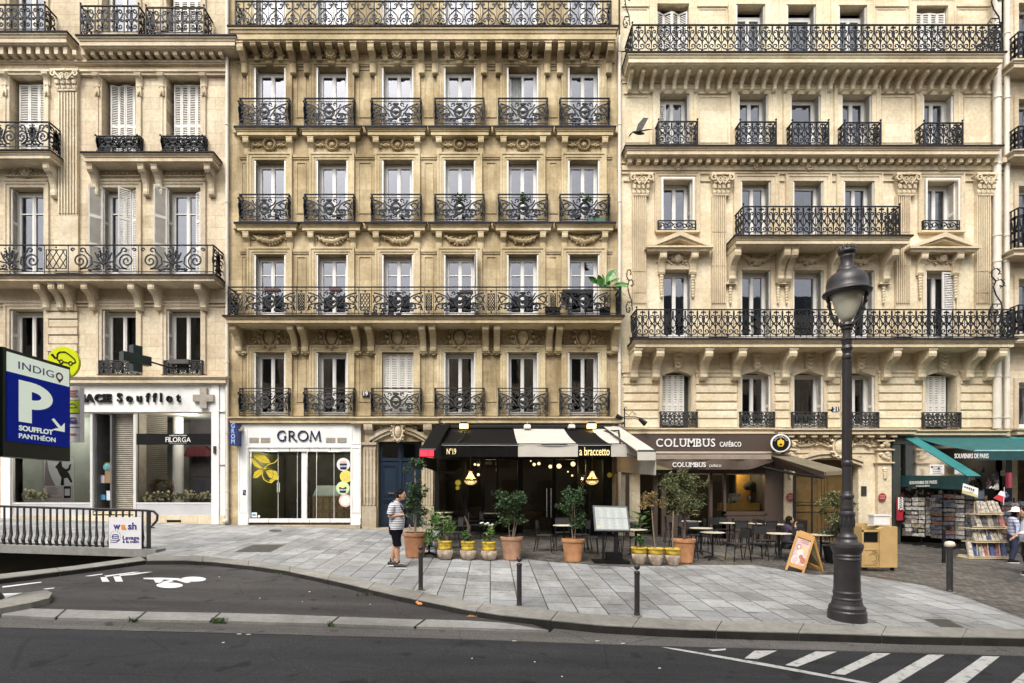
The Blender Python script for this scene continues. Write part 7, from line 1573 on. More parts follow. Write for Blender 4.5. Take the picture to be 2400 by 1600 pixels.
b.prism([(Xs+.013, ya1+u*W1, zb1+v*H1) for u, v in ((0,.88),(.16,1),(.72,.38),(1,.75),(1,0),(.0,.04),(.35,.22),(.55,.24))], (.008,0,0)); b.build('arrow', SW, PK)
onX('SOUFFLOT', 42, 122, vz(.805), vz(.868), SW, .04); onX('PANTHÉON', 42, 128, vz(.885), vz(.955), SW, .02)
Yq = 10.45
b = B(); b.box(wx(158,Yq), wx(187,Yq), Yq, Yq+.12, wz(1034,Yq), wz(904,Yq)); b.mi = 1; b.box(wx(160,Yq), wx(185.5,Yq), Yq-.006, Yq, wz(966,Yq), wz(937,Yq)); b.mi = 2
for t in (936, 967, 999): b.box(wx(158,Yq), wx(187,Yq), Yq-.008, Yq, wz(t+.8,Yq), wz(t,Yq))
b.rib([(wx(163+x,Yq), wz(954-y,Yq)) for x, y in ((0,0),(1,6),(6,10),(12,8),(17,2),(17,0),(0,0))], .012, .004, Yq-.01); b.rib([(wx(162,Yq), wz(985,Yq)), (wx(166,Yq), wz(978,Yq)), (wx(176,Yq), wz(978,Yq)), (wx(181,Yq), wz(985,Yq)), (wx(162,Yq), wz(985,Yq))], .02, .004, Yq-.01)
b.box(wx(163,Yq), wx(181,Yq), Yq-.01, Yq-.004, wz(991,Yq), wz(988,Yq)); b.mi = 3; b.box(wx(163,Yq), wx(183,Yq), Yq-.01, Yq-.004, wz(916,Yq), wz(913,Yq)); b.box(wx(163,Yq), wx(180,Yq), Yq-.01, Yq-.004, wz(922,Yq), wz(919,Yq)); b.box(wx(163,Yq), wx(182,Yq), Yq-.01, Yq-.004, wz(928,Yq), wz(925,Yq)); b.box(wx(162,Yq), wx(178,Yq), Yq-.01, Yq-.004, wz(1018,Yq), wz(1014,Yq))
tag(b.build('service_sign', [mk('service_white', (.55,.54,.56), .4, .05), mk('service_green', (.45,.55,.01), .4, .05), INK, mk('dull_red', (.45,.15,.12), .5)]), 'narrow stacked service sign with four small symbols behind the blue parking sign', 'sign')
b = B(); Ye = 10.7; disc(b, wx(147,Ye), Ye, wz(848,Ye), 37.5*Ye/F, 36, .06); b.mi = 1; Y_ = Ye-.006; e_ = lambda x, y: (wx(x*.3125,Ye), wz(800+y*.3125,Ye))
for pts in ([(400,95),(418,122),(430,120),(428,112)], [(430,125),(432,90),(450,75),(490,75),(520,95),(560,130),(568,152),(545,160)], [(515,158),(475,148)], [(445,145),(432,130)]): b.rib([e_(*q) for q in pts], .022, .008, Y_)
for c in ((460,147),(530,160)): b.rib([(e_(*c)[0]+.035*cos(2*pi*i/12), e_(*c)[1]+.035*sin(2*pi*i/12)) for i in range(13)], .016, .008, Y_)
b.rib([e_(388,92), e_(400,104), e_(415,120)], .04, .01, Y_); o = b.build('charging_sign', [mk('acid_yellow', (.55,.62,.0), .4, .03), BLACK]); tag(o, 'acid yellow disc with a plugged in car symbol above the parking sign', 'sign')
b = B(); b.tube([(Xs-.15, yc, wz(870,Ye)), (wx(150,Ye), Ye+.1, wz(870,Ye)), (wx(150,Ye), Ye+.1, wz(850,Ye))], .03, 8); b.build('mounting_arm', DG, o)

# ---------------------------------------------------------------- pots and plants
TC = {k: mk('terracotta_'+k, c, .85, .38, 3., bump=.2, bscale=30) for k, c in (('pale', (.36,.2,.125)), ('orange', (.42,.2,.09)), ('brown', (.32,.145,.07)))}
SOIL = mk('soil', (.035,.022,.014), .95, .3, 20); BARK = mk('pale_bark', (.2,.16,.11), .8, .25, 8); BARKD = mk('dark_bark', (.08,.055,.04), .85, .25, 8)
GL = leafmat('ficus_leaves', (.012,.03,.01), (.035,.075,.025), (.085,.135,.05)); GL2 = leafmat('bright_leaves', (.03,.07,.012), (.08,.16,.03), (.2,.28,.1)); GL3 = leafmat('olive_leaves', (.04,.05,.015), (.1,.12,.045), (.2,.2,.08)); GLA = leafmat('autumn_leaves', (.06,.07,.02), (.22,.15,.05), (.42,.28,.12)); GLD = leafmat('glossy_leaves', (.015,.045,.012), (.04,.1,.02), (.1,.2,.05))
def crown(b, cx, cy, cz, rx, rz, n, s, flat=True, shell=.45):
    """leaf clumps of uneven size scattered through the crown, with gaps between them"""
    m = max(4, int(n**.5*.55)); cl = []
    for j in range(m):
        a, u = random.uniform(0, 2*pi), random.uniform(-1, 1); k = math.sqrt(1-u*u); q = random.uniform(.35, 1.02)
        cl.append((Vector((cx+rx*q*k*cos(a), cy+rx*q*k*sin(a), cz+rz*q*u)), random.uniform(.16, .42)*(rx+rz)/2, random.uniform(.4, 1.6)))
    w = sum(c[2] for c in cl)
    for c, r, g in cl:
        for i in range(int(n*g/w)):
            o = Vector((random.gauss(0,1), random.gauss(0,1), random.gauss(0,.7))).normalized(); p = c+Vector((o.x*r, o.y*r, o.z*r*.7))*random.uniform(.3, 1.1)
            d = (o+(p-Vector((cx,cy,cz)))*.8+Vector((random.gauss(0,.4), random.gauss(0,.4), random.gauss(-.1,.35)))).normalized(); e = d.cross(Vector((random.gauss(0,.4), random.gauss(0,.4), 1))).normalized(); nn = d.cross(e); l = s*random.uniform(.55,1.3)
            b.add([tuple(p), tuple(p+d*l*.5+e*l*.26+nn*l*.06), tuple(p+d*l), tuple(p+d*l*.5-e*l*.26+nn*l*.06)], [(0,1,2),(0,2,3)])
def pot_mesh(r, h, tr=.72):
    b = B(); b.lathe([(r*tr, 0), (r*tr+.01, .02), (r*.93, h*.84), (r*.96, h*.85), (r*1.0, h*.87), (r*1.02, h*.98), (r, h), (r*.9, h), (r*.88, h*.9), (0.001, h*.9)], (0,0,0), 28); return b
def jar_mesh(r, h, bowl=False):
    b = B()
    if bowl: pr = [(r*.62,0),(r*.75,.05*h),(r*.95,.4*h),(r*.97,.62*h)]; pu = [(r*.97,.62*h),(r*.98,.72*h),(r*1.02,.76*h),(r*.98,.82*h),(r*.97,.86*h),(r*1.1,.92*h),(r*1.1,.98*h),(r*1.0,h),(r*.85,h*.97),(r*.8,h*.85),(.001,h*.85)]
    else: pr = [(r*.6,0),(r*.85,.08*h),(r*1.04,.3*h),(r*.98,.52*h)]; pu = [(r*.98,.52*h),(r*.85,.68*h),(r*.83,.72*h),(r*.87,.74*h),(r*.85,.8*h),(r*.84,.88*h),(r*.93,.93*h),(r*.93,.97*h),(r*.85,h),(r*.7,h*.96),(r*.7,h*.85),(.001,h*.85)]
    b.lathe(pr, (0,0,0), 24); b.mi = 1; b.lathe(pu, (0,0,0), 24); b.mi = 0; return b
GLAZE = mk('yellow_glaze', (.43,.29,.03), .28, .6, 7); BISQ = mk('crackled_clay', (.34,.27,.21), .8, .7, 5., bump=.5, bscale=25)
def potted(px, py, r, h, mat, lab, crowns, stems, leafm, kind='pot', ls=.075, group=None, cat='potted plant', rz=0.):
    p = gp(px, py); t = lthing('potted_plant', lab, cat, group)
    q = pot_mesh(r, h) if kind == 'pot' else jar_mesh(r, h, kind == 'bowl'); q.build('pot', mat if kind == 'pot' else [BISQ, GLAZE], t, smooth=kind != 'pot')
    b = B(); b.lathe([(r*.85, 0), (.001, .02)], (0,0,h*.88), 16); b.build('soil', SOIL, t)
    if stems:
        b = B()
        for s in stems: b.tube([(x, y, z) for x, y, z in s[0]], s[1], 6)
        b.build('trunk', s[2] if len(s) > 2 else BARK, t)
    if crowns:
        b = B()
        for c in crowns: crown(b, *c[:6], c[6] if len(c) > 6 else ls)
        b.build('crown', leafm, t)
    put(t, p, rz); return t
S_ = lambda px, py, v: v/(F/gp(px, py)[1])     # survey pixels -> metres at that spot
u = S_(973,1306,1)
potted(973, 1304, 29*u, 58*u, TC['brown'], 'very large terracotta pot with a tall three tiered shrub, beside the walking man', [(0,0,102*u,37*u,30*u,1100),(.0,0,165*u,25*u,27*u,800),(0,0,212*u,22*u,25*u,650),(-.01,0,136*u,22*u,16*u,300)], [([(0,0,45*u),(.02,0,.9),(0,0,215*u)], .022), ([(.03,0,45*u),(-.03,0,.9),(.02,0,150*u)], .018)], GL, group='terracotta pots with clipped shrubs')
u = S_(1199,1311,1)
potted(1199, 1310, 26.5*u, 54*u, TC['pale'], 'pale terracotta pot with a round headed shrub, left of the dark restaurant doorway', [(-.02,0,146*u,38*u,30*u,1300),(.02,0,120*u,36*u,24*u,650),(.12,0,96*u,28*u,20*u,350),(-.25,0,92*u,18*u,12*u,180)], [([(-.05,0,50*u),(-.08,0,90*u),(-.06,0,140*u)], .016), ([(.02,0,50*u),(.08,0,95*u),(.05,0,150*u)], .018), ([(.05,0,50*u),(.15,.03,95*u)], .012), ([(-.07,-.01,68*u),(.1,-.01,67*u)], .008)], GL, group='terracotta pots with clipped shrubs')
u = S_(1343,1315,1)
potted(1343, 1314, 26.5*u, 53*u, TC['orange'], 'orange terracotta pot with a tiered shrub, left of the white menu board', [(.02,0,155*u,32*u,20*u,800),(-.06,0,132*u,36*u,17*u,800),(.12,0,98*u,27*u,20*u,550)], [([(0,0,48*u),(-.03,0,75*u),(-.02,0,150*u)], .016), ([(.03,0,48*u),(.06,0,72*u),(.02,0,140*u)], .014)], GL, group='terracotta pots with clipped shrubs')
u = S_(1603,1318,1)
potted(1603, 1317, 26.5*u, 56*u, TC['orange'], 'orange terracotta pot with a big airy olive toned bush, right of the yellow rimmed pots', [(-.03,0,170*u,48*u,48*u,2000,.06),(.1,0,140*u,45*u,30*u,700,.06),(-.15,0,135*u,40*u,26*u,600,.06),(.05,0,205*u,32*u,18*u,400,.06)], [([(0,0,50*u),(.03,0,90*u),(0,0,160*u)], .035, BARKD), ([(0,0,100*u),(.2,0,150*u)], .015, BARKD), ([(0,0,100*u),(-.25,0,160*u)], .015, BARKD)], GL3, group='terracotta pots with clipped shrubs')
u = S_(1043,1310,1)
JL = ['leftmost yellow necked glazed jar, overgrown by a leafy green creeper', 'yellow necked glazed jar with a brown spike plant, middle of three', 'yellow necked glazed jar with white flowers, beside the pale terracotta pot']
t = potted(1043, 1309, 18.5*u, 44*u, None, JL[0], [(-.12,0,95*u,28*u,28*u,420,.09),(-.3,0,60*u,20*u,28*u,260,.09),(.12,0,80*u,24*u,20*u,220,.09)], [([(x*.03,0,40*u),(x*.06+.02,0,95*u)], .012) for x in (-1,0,1,2)], GL2, 'jar', group='yellow glazed pots on the terrace edge')
potted(1097, 1310, 18.5*u, 44*u, None, JL[1], [(0,0,55*u,11*u,12*u,100,.09),(0,0,46*u,6*u,6*u,50,.06)], [([(0,0,40*u),(.02,0,75*u),(-.02,0,88*u),(-.09,0,103*u)], [.03,.045,.03,.012], BARKD)], GLD, 'jar', group='yellow glazed pots on the terrace edge')
potted(1146, 1311, 18.5*u, 44*u, None, JL[2], [(.0,0,74*u,19*u,11*u,90,.085),(.12,0,58*u,16*u,8*u,50,.09),(-.06,0,52*u,9*u,7*u,40,.07)], [([(.02,0,40*u),(.1,0,80*u)], .012, BARKD), ([(.0,0,40*u),(-.02,0,75*u)], .01, BARKD)], GL2, 'jar', group='yellow glazed pots on the terrace edge')
b = B(); p = gp(1146, 1311)
for k in range(9): b.blob(p[0]+random.uniform(-.2,.2), p[1]-.1, p[2]+86*u+random.uniform(-.03,.03), .035, .03, .015, 6, 4)
fl = b.build('white_flowers', WPAINT); par = [o for o in bpy.data.objects if o.get('label') == JL[2]][0]; fl.parent = par; fl.location = (-p[0], -p[1], -p[2])
u = S_(1498,1322,1)
for x, y, lab, cr, stm, lm in ((1498,1321,'yellow rimmed clay pot with one low green sprig, left of three', [(0,0,58*u,12*u,8*u,60,.12)], [([(0,0,30*u),(-.05,0,56*u)], .008)], GLD), (1536.5,1323,'yellow rimmed clay pot carrying a copper leaved standard bush, middle of three', [(-.12,0,152*u,30*u,20*u,650,.06)], [([(0,0,30*u),(-.06,0,85*u),(-.1,0,140*u)], .014)], GLA), (1576.5,1324,'yellow rimmed clay pot with a bare thin stem, right of three', [], [([(0,0,30*u),(.0,0,85*u),(.02,0,128*u)], .014)], GLD)):
    potted(x, y, 18*u, 41*u, None, lab, cr, stm, lm, 'bowl', group='yellow rimmed clay pots beside the menu board')
p = gp(1500, 1300); t = lthing('fiddle_leaf_plant', 'large leaved glossy green plant behind the right edge of the menu board', 'plant')
b = B()
for i in range(46):
    a = random.uniform(0, 2*pi); z = random.uniform(.55, 1.18); r = random.uniform(.02, .22); d = Vector((cos(a), sin(a)*.7, random.uniform(-.1,.7))).normalized(); P0 = Vector((r*cos(a)-.02, r*sin(a), z)); e = d.cross(Vector((0,0,1))).normalized(); l = random.uniform(.16,.27)
    b.add([tuple(P0), tuple(P0+d*l*.4+e*l*.3), tuple(P0+d*l*.8+e*l*.3), tuple(P0+d*l), tuple(P0+d*l*.8-e*l*.3), tuple(P0+d*l*.4-e*l*.3)], [(0,1,2,3),(0,3,4,5)])
b.build('crown', GLD, t); b = B(); b.tube([(0,0,0),(.02,0,.6),(0,0,1.1)], .02); b.build('trunk', BARKD, t); b = B(); b.lathe([(.12,0),(.16,.25),(.15,.25),(.001,.22)], (0,0,0), 16); b.build('pot', BLACK, t); put(t, p)
p = gp(1955, 1318); t = lthing('bamboo_plant', 'tall feathery olive green bush behind the street lamp', 'bush')
b = B(); 
for c in ((0,0,1.35,.42,.5,1500,.07),(.1,0,1.0,.45,.35,800,.07),(-.1,0,1.65,.3,.3,500,.07),(.5,0.1,1.2,.2,.55,500,.07)): crown(b, *c)
b.build('crown', GL3, t); b = B(); b.lathe([(.2,0),(.27,.45),(.25,.45),(.001,.42)], (0,0,0), 16); b.build('pot', BLACK, t); b = B(); [b.tube([(x,0,.4),(x*2,0,1.4)], .012) for x in (-.1,-.03,.05,.1)]; b.build('trunk', BARKD, t); put(t, p)
# balcony plants and clutter
YB2 = YW-.45
p = (wx(1418, YB2), YB2, zt2+.05); t = lthing('banana_plant', 'big bright green broad leaved plant spilling over the right end of the long balcony', 'plant')
b = B(); q = lambda x, y: (wx(1000+x*.28695, YB2)-p[0], wz(400+y*.28695, YB2)-p[2])
for tip, base, w, dy in (((1545,795),(1470,910),.15,0),((1320,868),(1400,925),.09,-.1),((1395,860),(1435,960),.11,-.15),((1575,880),(1500,915),.06,-.1),((1660,915),(1530,930),.08,.05),((1640,960),(1520,940),.06,-.2),((1620,1035),(1540,960),.05,-.2),((1440,830),(1450,940),.05,.1),((1600,985),(1500,950),.05,.1),((1480,870),(1490,950),.08,.15),((1420,905),(1480,960),.07,.2)):
    (x1, z1), (x0_, z0_) = q(*tip), q(*base); d = Vector((x1-x0_, dy, z1-z0_)); e = d.cross(Vector((0,1,0))).normalized(); P0 = Vector((x0_, 0, z0_)); pts = []
    for s in (-1, 1): pts.append([tuple(P0+d*tt+e*s*w*sin(pi*min(1,tt*.95+.03))**.8+Vector((0,.03*s,-.05*tt*tt))) for tt in (0,.2,.4,.6,.8,1)])
    mid_ = [tuple(P0+d*tt+Vector((0,.03,-.03*tt*tt))) for tt in (0,.2,.4,.6,.8,1)]; b.add(pts[0]+mid_+pts[1], [(i,i+1,7+i,6+i) for i in range(5)]+[(6+i,7+i,13+i,12+i) for i in range(5)])
b.build('leaves', leafmat('banana_leaf', (.02,.09,.02), (.05,.17,.03), (.13,.28,.05)), t); b = B(); b.lathe([(.16,0),(.2,.35),(.18,.35),(.001,.3)], (0,.05,0), 14); b.tube([(0,.05,.3),(0,.0,.8)], .03); b.build('pot', BLACK, t); put(t, p)
CL = mk('balcony_clutter', (.04,.035,.035), .7, .3, 8); RB = mk('dark_red_wood', (.1,.03,.025), .6, .2)
for i, (x, y, w, h, d) in enumerate(((636,677,18,4,.2),(785,676,14,4,.2),(1093,682,16,4,.2))):
    Yk = YW-.62; b = B(); b.box(wx(x-w,Yk), wx(x+w,Yk), Yk, Yk+.2, wz(y+h,Yk), wz(y-h*.2,Yk)); [b.blob(wx(x-w+w*2*k/5,Yk), Yk+.1, wz(y-1,Yk), .05, n=6, m=4) for k in range(1,5)]; tag(b.build('window_box', RB), 'dark red window box hooked inside the long balcony rail, '+['at the first bay','at the second bay','at the fourth bay'][i], 'window box', 'window boxes on the long balcony')
b = B(); x0_, z0_ = wx(852, YB2), zt2+.06
for k in range(5): b.box(x0_+.28*k, x0_+.28*k+.18, YB2, YB2+.2, z0_, z0_+.16+.03*(k%2)); clump(b, x0_+.28*k+.1, YB2+.1, z0_+.26, .12, 30, .05)
tag(b.build('flower_pots', CL), 'row of dark plant pots on the long balcony near the third bay', 'flower pots')
b = B(); X0 = wx(1275, YB2)
for s in (0, .5): b.tube([(X0+.05, YB2+s, z0_+.02), (X0+.62, YB2+s, z0_+.38), (X0+.7, YB2+s, z0_+.95)], .02); b.tube([(X0+.6, YB2+s, z0_), (X0+.1, YB2+s, z0_+.4)], .02)
b.add([(X0+.05,YB2,z0_+.4),(X0+.6,YB2,z0_+.36),(X0+.6,YB2+.5,z0_+.36),(X0+.05,YB2+.5,z0_+.4)], [(0,1,2,3)]); tag(b.build('folding_chair', BLACKM), 'black folding chair on the long balcony between the fifth and sixth bays', 'chair')
b = B(); b.box(wx(1318,YB2), wx(1390,YB2), YB2-.1, YB2+.35, wz(690,YB2), wz(681,YB2)); [b.tube([(wx(x,YB2), YB2+.1, wz(690,YB2)), (wx(x+dx,YB2), YB2+.1, z0_)], .02) for x, dx in ((1324,14),(1384,-14))]; tag(b.build('balcony_table', BLACKM), 'black slatted table on the long balcony at the last bay', 'table')
b = B()
for i, x in enumerate((1077,1224,1368)): 
    q_ = B(); crown(q_, wx(x, YW-.3), YW-.42, wz(461, YW-.4), .28, .11, 160, .08); tag(q_.build('trailing_plant', GLD), 'dark green plant topping the third floor bay rail, '+['fourth bay','fifth bay','sixth bay'][i], 'plant', 'plants on the bay rails')
q_ = B(); q_.box(wx(1378,YW-.25), wx(1418,YW-.25), YW-.3, YW-.1, wz(521,YW-.3)+.02, wz(511,YW-.3)); crown(q_, wx(1400,YW-.25), YW-.2, wz(507,YW-.3), .25, .1, 90, .08); tag(q_.build('window_planter', mk('green_planter', (.03,.09,.05), .5)), 'green plant trough on the third floor sixth bay balcony', 'planter')
b = B()
for k in range(4): b.box(wx(1873+k*13, YB2), wx(1884+k*13, YB2), YB2, YB2+.25, ztm+.04, ztm+.2+.05*(k % 2))
tag(b.build('balcony_boxes', [mk('pale_boxes', (.5,.5,.47), .6, .4, 20)]), 'few pale boxes on the central balcony floor of the right building', 'boxes')
# bird in flight
b = B(); Yg = 15.5; bx_, bz_ = wx(1496, Yg), wz(312, Yg); g = lambda x, y: (wx(x,Yg), wz(y,Yg))
b.loft([[(bx_+(t-.5)*.34, Yg+r*cos(a), bz_+(t-.5)*-.05+r*sin(a)) for a in [2*pi*i/8 for i in range(8)]] for t, r in ((0,.008),(.15,.03),(.45,.055),(.75,.045),(.88,.028),(.95,.03),(1.0,.012))])
b.prism([(bx_-.08,Yg,bz_), (bx_+.06,Yg,bz_), (g(1522,272)[0],Yg+.1,g(1522,272)[1]), (g(1512,268)[0],Yg+.14,g(1512,268)[1]), (g(1498,285)[0],Yg+.1,g(1498,285)[1])], (0,.012,0))
b.prism([(bx_-.1,Yg-.05,bz_), (bx_+.05,Yg-.05,bz_), (g(1524,320)[0],Yg-.3,g(1524,320)[1]), (g(1508,322)[0],Yg-.34,g(1508,322)[1])], (0,.012,0))
b.prism([(bx_-.15,Yg-.02,bz_+.02), (bx_-.15,Yg+.04,bz_+.02), (g(1474,320)[0],Yg+.08,g(1474,320)[1]), (g(1474,320)[0],Yg-.08,g(1474,320)[1])], (0,0,.01))
tag(b.build('pigeon', mk('pigeon_grey', (.07,.068,.068), .9, .4, 20, spec=.1)), 'dark pigeon in flight with raised wings in front of the right building', 'bird')

# ---------------------------------------------------------------- terrace furniture
TOPM = mk('cream_table_top', (.62,.57,.45), .3, .08, 6); CHM = BLACKM; SEAT = mk('woven_black_seat', (.02,.02,.02), .7, .4, 40)
def make_table():
    t = lthing('bistro_table', 'x', 'table', 'round cream bistro tables'); b = B(); b.lathe([(.001,.715),(.3,.715),(.315,.72),(.315,.735),(.3,.74),(.001,.74)], (0,0,0), 26); b.build('table_top', TOPM, t)
    b = B(); b.lathe([(.05,.05),(.028,.1),(.028,.69),(.09,.715)], (0,0,0), 10)
    for k in range(4): a = pi/4+k*pi/2; b.tube([(0,0,.09),(.16*cos(a),.16*sin(a),.06),(.27*cos(a),.27*sin(a),.0)], [.03,.025,.02], 5)
    b.build('pedestal', CHM, t); return t
def make_chair():
    t = lthing('terrace_chair', 'x', 'chair', 'black terrace chairs'); b = B(); b.box(-.21,.21,-.2,.2,.44,.465); b.build('seat', SEAT, t)
    b = B(); b.box(-.2,.2,.2,.22,.62,.84); b.build('backrest', SEAT, t)
    for sx in (-1,1):
        b = B(); b.tube([(sx*.2,-.18,.45),(sx*.22,-.22,.0)], .013, 5); b.build('leg', CHM, t); b = B(); b.tube([(sx*.2,.23,.86),(sx*.2,.2,.45),(sx*.21,.27,.0)], .013, 5); b.build('leg', CHM, t)
    b = B(); b.tube([(-.2,.23,.86),(.2,.23,.86)], .012, 5); b.build('frame', CHM, t); b = B(); b.tube([(-.2,-.19,.43),(.2,-.19,.43)], .01, 4); b.build('stretcher', CHM, t); return t
T0, K0 = make_table(), make_chair(); first = [1, 1]
TBL = [(1670,1245.5,'cream round table in front, nearest the orange pot and bush'),(1643,1235.5,'cream round table just behind the front left one'),(1620,1219.5,'cream round table behind the bush trunk, by the coffee shop wall'),(1710,1223.5,'cream round table below the coffee shop counter window'),(1778,1224.5,'cream round table under the right part of the coffee shop window'),(1838,1227,'cream round table beside the beige stone pier'),(1826,1248,'cream round table in front right, next to the wooden sandwich board'),(1924,1251,'cream round table behind the wooden sandwich board, by the seated woman'),(1148,1201,'cream round table inside the restaurant terrace behind the round headed shrub'),(1322,1229,'cream round table behind the tiered shrub left of the menu board'),(1490,1239,'cream round table behind the menu board and the large leaved plant'),(1040,1199,'cream round table by the stone door pilaster, furthest back of four'),(1036,1209,'cream round table by the stone door pilaster, third from the front'),(1012,1222,'cream round table behind the large brown pot, second from the front'),(1006,1234,'cream round table behind the large brown pot, nearest the walking man')]
def pl_table(x, y, lab):
    p = gp(x, y, .738); q = (p[0], p[1], p[2]-.738)
    if first[0]: first[0] = 0; T0['label'] = lab; put(T0, q); return q
    dup(T0, q, random.uniform(0,1), lab); return q
def pl_chair(x, y, z_, rz, lab):
    q = (x, y, gz(x, y)+.006)
    if first[1]: first[1] = 0; K0['label'] = lab; return put(K0, q, rz)
    return dup(K0, q, rz, lab)
CP = {0: [(.62,-.1,-1.6),(-.62,.1,1.5)], 1: [(-.6,.1,1.4),(.1,.55,.2)], 2: [(.6,.05,-1.3),(-.6,0,1.5),(.05,.5,.1)], 3: [(-.6,-.05,1.5),(.62,.1,-1.7),(.1,.55,.1),(0,-.6,3.1)], 4: [(-.58,.0,1.4),(.6,-.1,-1.5),(.0,-.5,3.3)], 5: [(-.58,-.1,1.6),(.5,.2,-1.4),(0,-.6,3.0)], 6: [(-.62,-.05,1.5),(-.1,.6,.1),(.55,.3,-1.2)], 8: [(-.6,0,1.5),(.6,0,-1.5),(0,.5,.1)], 9: [(-.55,-.15,1.4),(.5,.2,-1.4),(.05,.6,.1)], 10: [(-.6,.1,1.5),(-1.2,.2,1.5),(.1,.6,.1),(-1.4,.8,1.2)], 12: [(.6,.1,-1.4),(1.0,.5,-1.2)], 7: [(.5,.45,-.6)], 11: [(.55,-.1,-1.5)], 13: [(.6,.1,-1.3)]}
desc = ['at the front table by the orange pot','at the table just behind the front left one','at the table behind the bush trunk','at the table below the counter window','at the table under the right window part','at the table beside the beige pier','at the front right table by the sandwich board','at the table behind the sandwich board','at the table behind the round headed shrub','at the table behind the tiered shrub','behind the menu board','at the back table by the door pilaster','by the third table from the front near the pilaster','behind the large brown pot']
side_ = ['on its left','on its right','behind it','in front of it']
for i, (x, y, lab) in enumerate(TBL):
    q = pl_table(x, y, lab)
    for j, (dx, dy, rz) in enumerate(CP.get(i, [])):
        s = ('on its '+('left' if dx < 0 else 'right')) if abs(dx) > abs(dy) else ('on its far side' if dy > 0 else 'on its near side')
        if i == 12: s = ['close to its right','further to its right'][j]
        if i == 10: s = ['just left of its table','second from its table','on the far side of its table','furthest from its table'][j]
        pl_chair(q[0]+dx, q[1]+dy, 0, rz+random.uniform(-.15,.15), 'black chair '+desc[i]+', '+s)
# ashtray
p = gp(1675, 1243, .742); b = B(); b.lathe([(.04,0),(.05,.03),(.04,.03),(.001,.01)], p, 12); tag(b.build('ashtray', BLACK), 'small dark ashtray on the front cream table', 'ashtray')
# menu board
p = gp(1432, 1317); t = thing('menu_stand', p, 'tilted white menu board on a black stand with a wide base', 'menu board'); Ym = p[1]
b = B(); b.box(wx(1390,Ym), wx(1472,Ym), Ym-.25, Ym+.3, p[2], p[2]+.06); b.box(wx(1420,Ym), wx(1457,Ym), Ym-.1, Ym+.1, p[2]+.06, p[2]+.26); b.build('stand_base', BLACK, t)
b = B(); b.box(wx(1412,Ym), wx(1417,Ym), Ym, Ym+.05, p[2], wz(1240,Ym)); b.box(wx(1440,Ym), wx(1449,Ym), Ym, Ym+.08, p[2], wz(1238,Ym)); b.box(wx(1402,Ym), wx(1478,Ym), Ym+.02, Ym+.08, wz(1246,Ym), wz(1242,Ym)); b.build('upright', BLACKM, t)
A_, B_, C_, D_ = Vector(pt(1394,1242,Ym-.12)), Vector(pt(1478,1243,Ym-.12)), Vector(pt(1470,1185,Ym+.12)), Vector(pt(1389,1183,Ym+.12)); nn = Vector((0,-.9,.4)).normalized()
b = B(); b.prism([tuple(v) for v in (A_,B_,C_,D_)], tuple(-nn*.05)); b.build('board_case', mk('slate_grey_case', (.07,.08,.085), .4), t)
b = B(); L_ = lambda u, v, o=0: tuple((A_.lerp(B_,u)).lerp(D_.lerp(C_,u), v)+nn*o)
b.add([L_(.05,.05,.006), L_(.95,.05,.006), L_(.96,.93,.006), L_(.05,.93,.006)], [(0,1,2,3)]); b.mi = 1
for k in (.27,.49,.71): b.add([L_(k,.06,.01), L_(k+.006,.06,.01), L_(k+.006,.92,.01), L_(k,.92,.01)], [(0,1,2,3)])
b.add([L_(.05,.49,.01), L_(.95,.49,.01), L_(.95,.51,.01), L_(.05,.51,.01)], [(0,1,2,3)])
for c in range(4):
    for r_ in range(14):
        u0, v0 = .08+c*.22, .1+r_*.058
        if .46 < v0 < .52: continue
        b.add([L_(u0,v0,.009), L_(u0+random.uniform(.06,.15),v0,.009), L_(u0+.08,v0+.012,.009), L_(u0,v0+.012,.009)], [(0,1,2,3)])
b.mi = 2; b.add([L_(.08,.09,.012), L_(.16,.09,.012), L_(.16,.19,.012), L_(.08,.19,.012)], [(0,1,2,3)])
b.build('menu_sheets', [mk('paper', (.38,.41,.39), .6, .06), mk('faint_print', (.2,.22,.21), .6, 0), mk('peach', (.6,.4,.25), .6)], t)
# sandwich board
Y1_ = gp(1860, 1338)[1]; f0 = lambda x, y, d=0: Vector(pt(x, y, Y1_+d))
t = thing('sandwich_board', gp(1875, 1335), 'wooden sandwich board with a pinkish menu poster, leaning open on the slabs', 'sandwich board')
OAK = mk('orange_oak', (.42,.22,.06), .5, .15, 5)
tl, tr, br_, bl_ = Vector(pt(1868,1243,Y1_+.18)), Vector(pt(1910,1258,Y1_+.05)), Vector(pt(1884,1342,Y1_-.15)), Vector(pt(1841,1328,Y1_+.0))
def quadb(b, a, c, d, e, th): n_ = (Vector(c)-Vector(a)).cross(Vector(e)-Vector(a)).normalized()*th; return b.prism([tuple(a), tuple(c), tuple(d), tuple(e)], tuple(n_))
b = B(); W2 = lambda u, v: bl_.lerp(br_,u).lerp(tl.lerp(tr,u), v)
for u0, u1, v0, v1 in ((0,.12,-.06,1),(.88,1,-.06,1),(.12,.88,.06,.16),(.12,.88,.86,1.04)): quadb(b, W2(u0,v0), W2(u1,v0), W2(u1,v1), W2(u0,v1), .03)
b.build('frame', OAK, t)
b = B(); off_ = (br_-bl_).cross(tl-bl_).normalized(); s_ = 1 if off_.y < 0 else -1; ofs = off_*s_*.004
b.add([tuple(W2(u,v)+ofs) for u, v in ((.1,.14),(.9,.14),(.9,.87),(.1,.87))], [(0,1,2,3)]); b.mi = 1
def dsc(u, v, r, m, o): b.mi = m; b.add([tuple(W2(u+r*cos(2*pi*i/16), v+r*.6*sin(2*pi*i/16))+ofs*o) for i in range(16)], [tuple(range(16))])
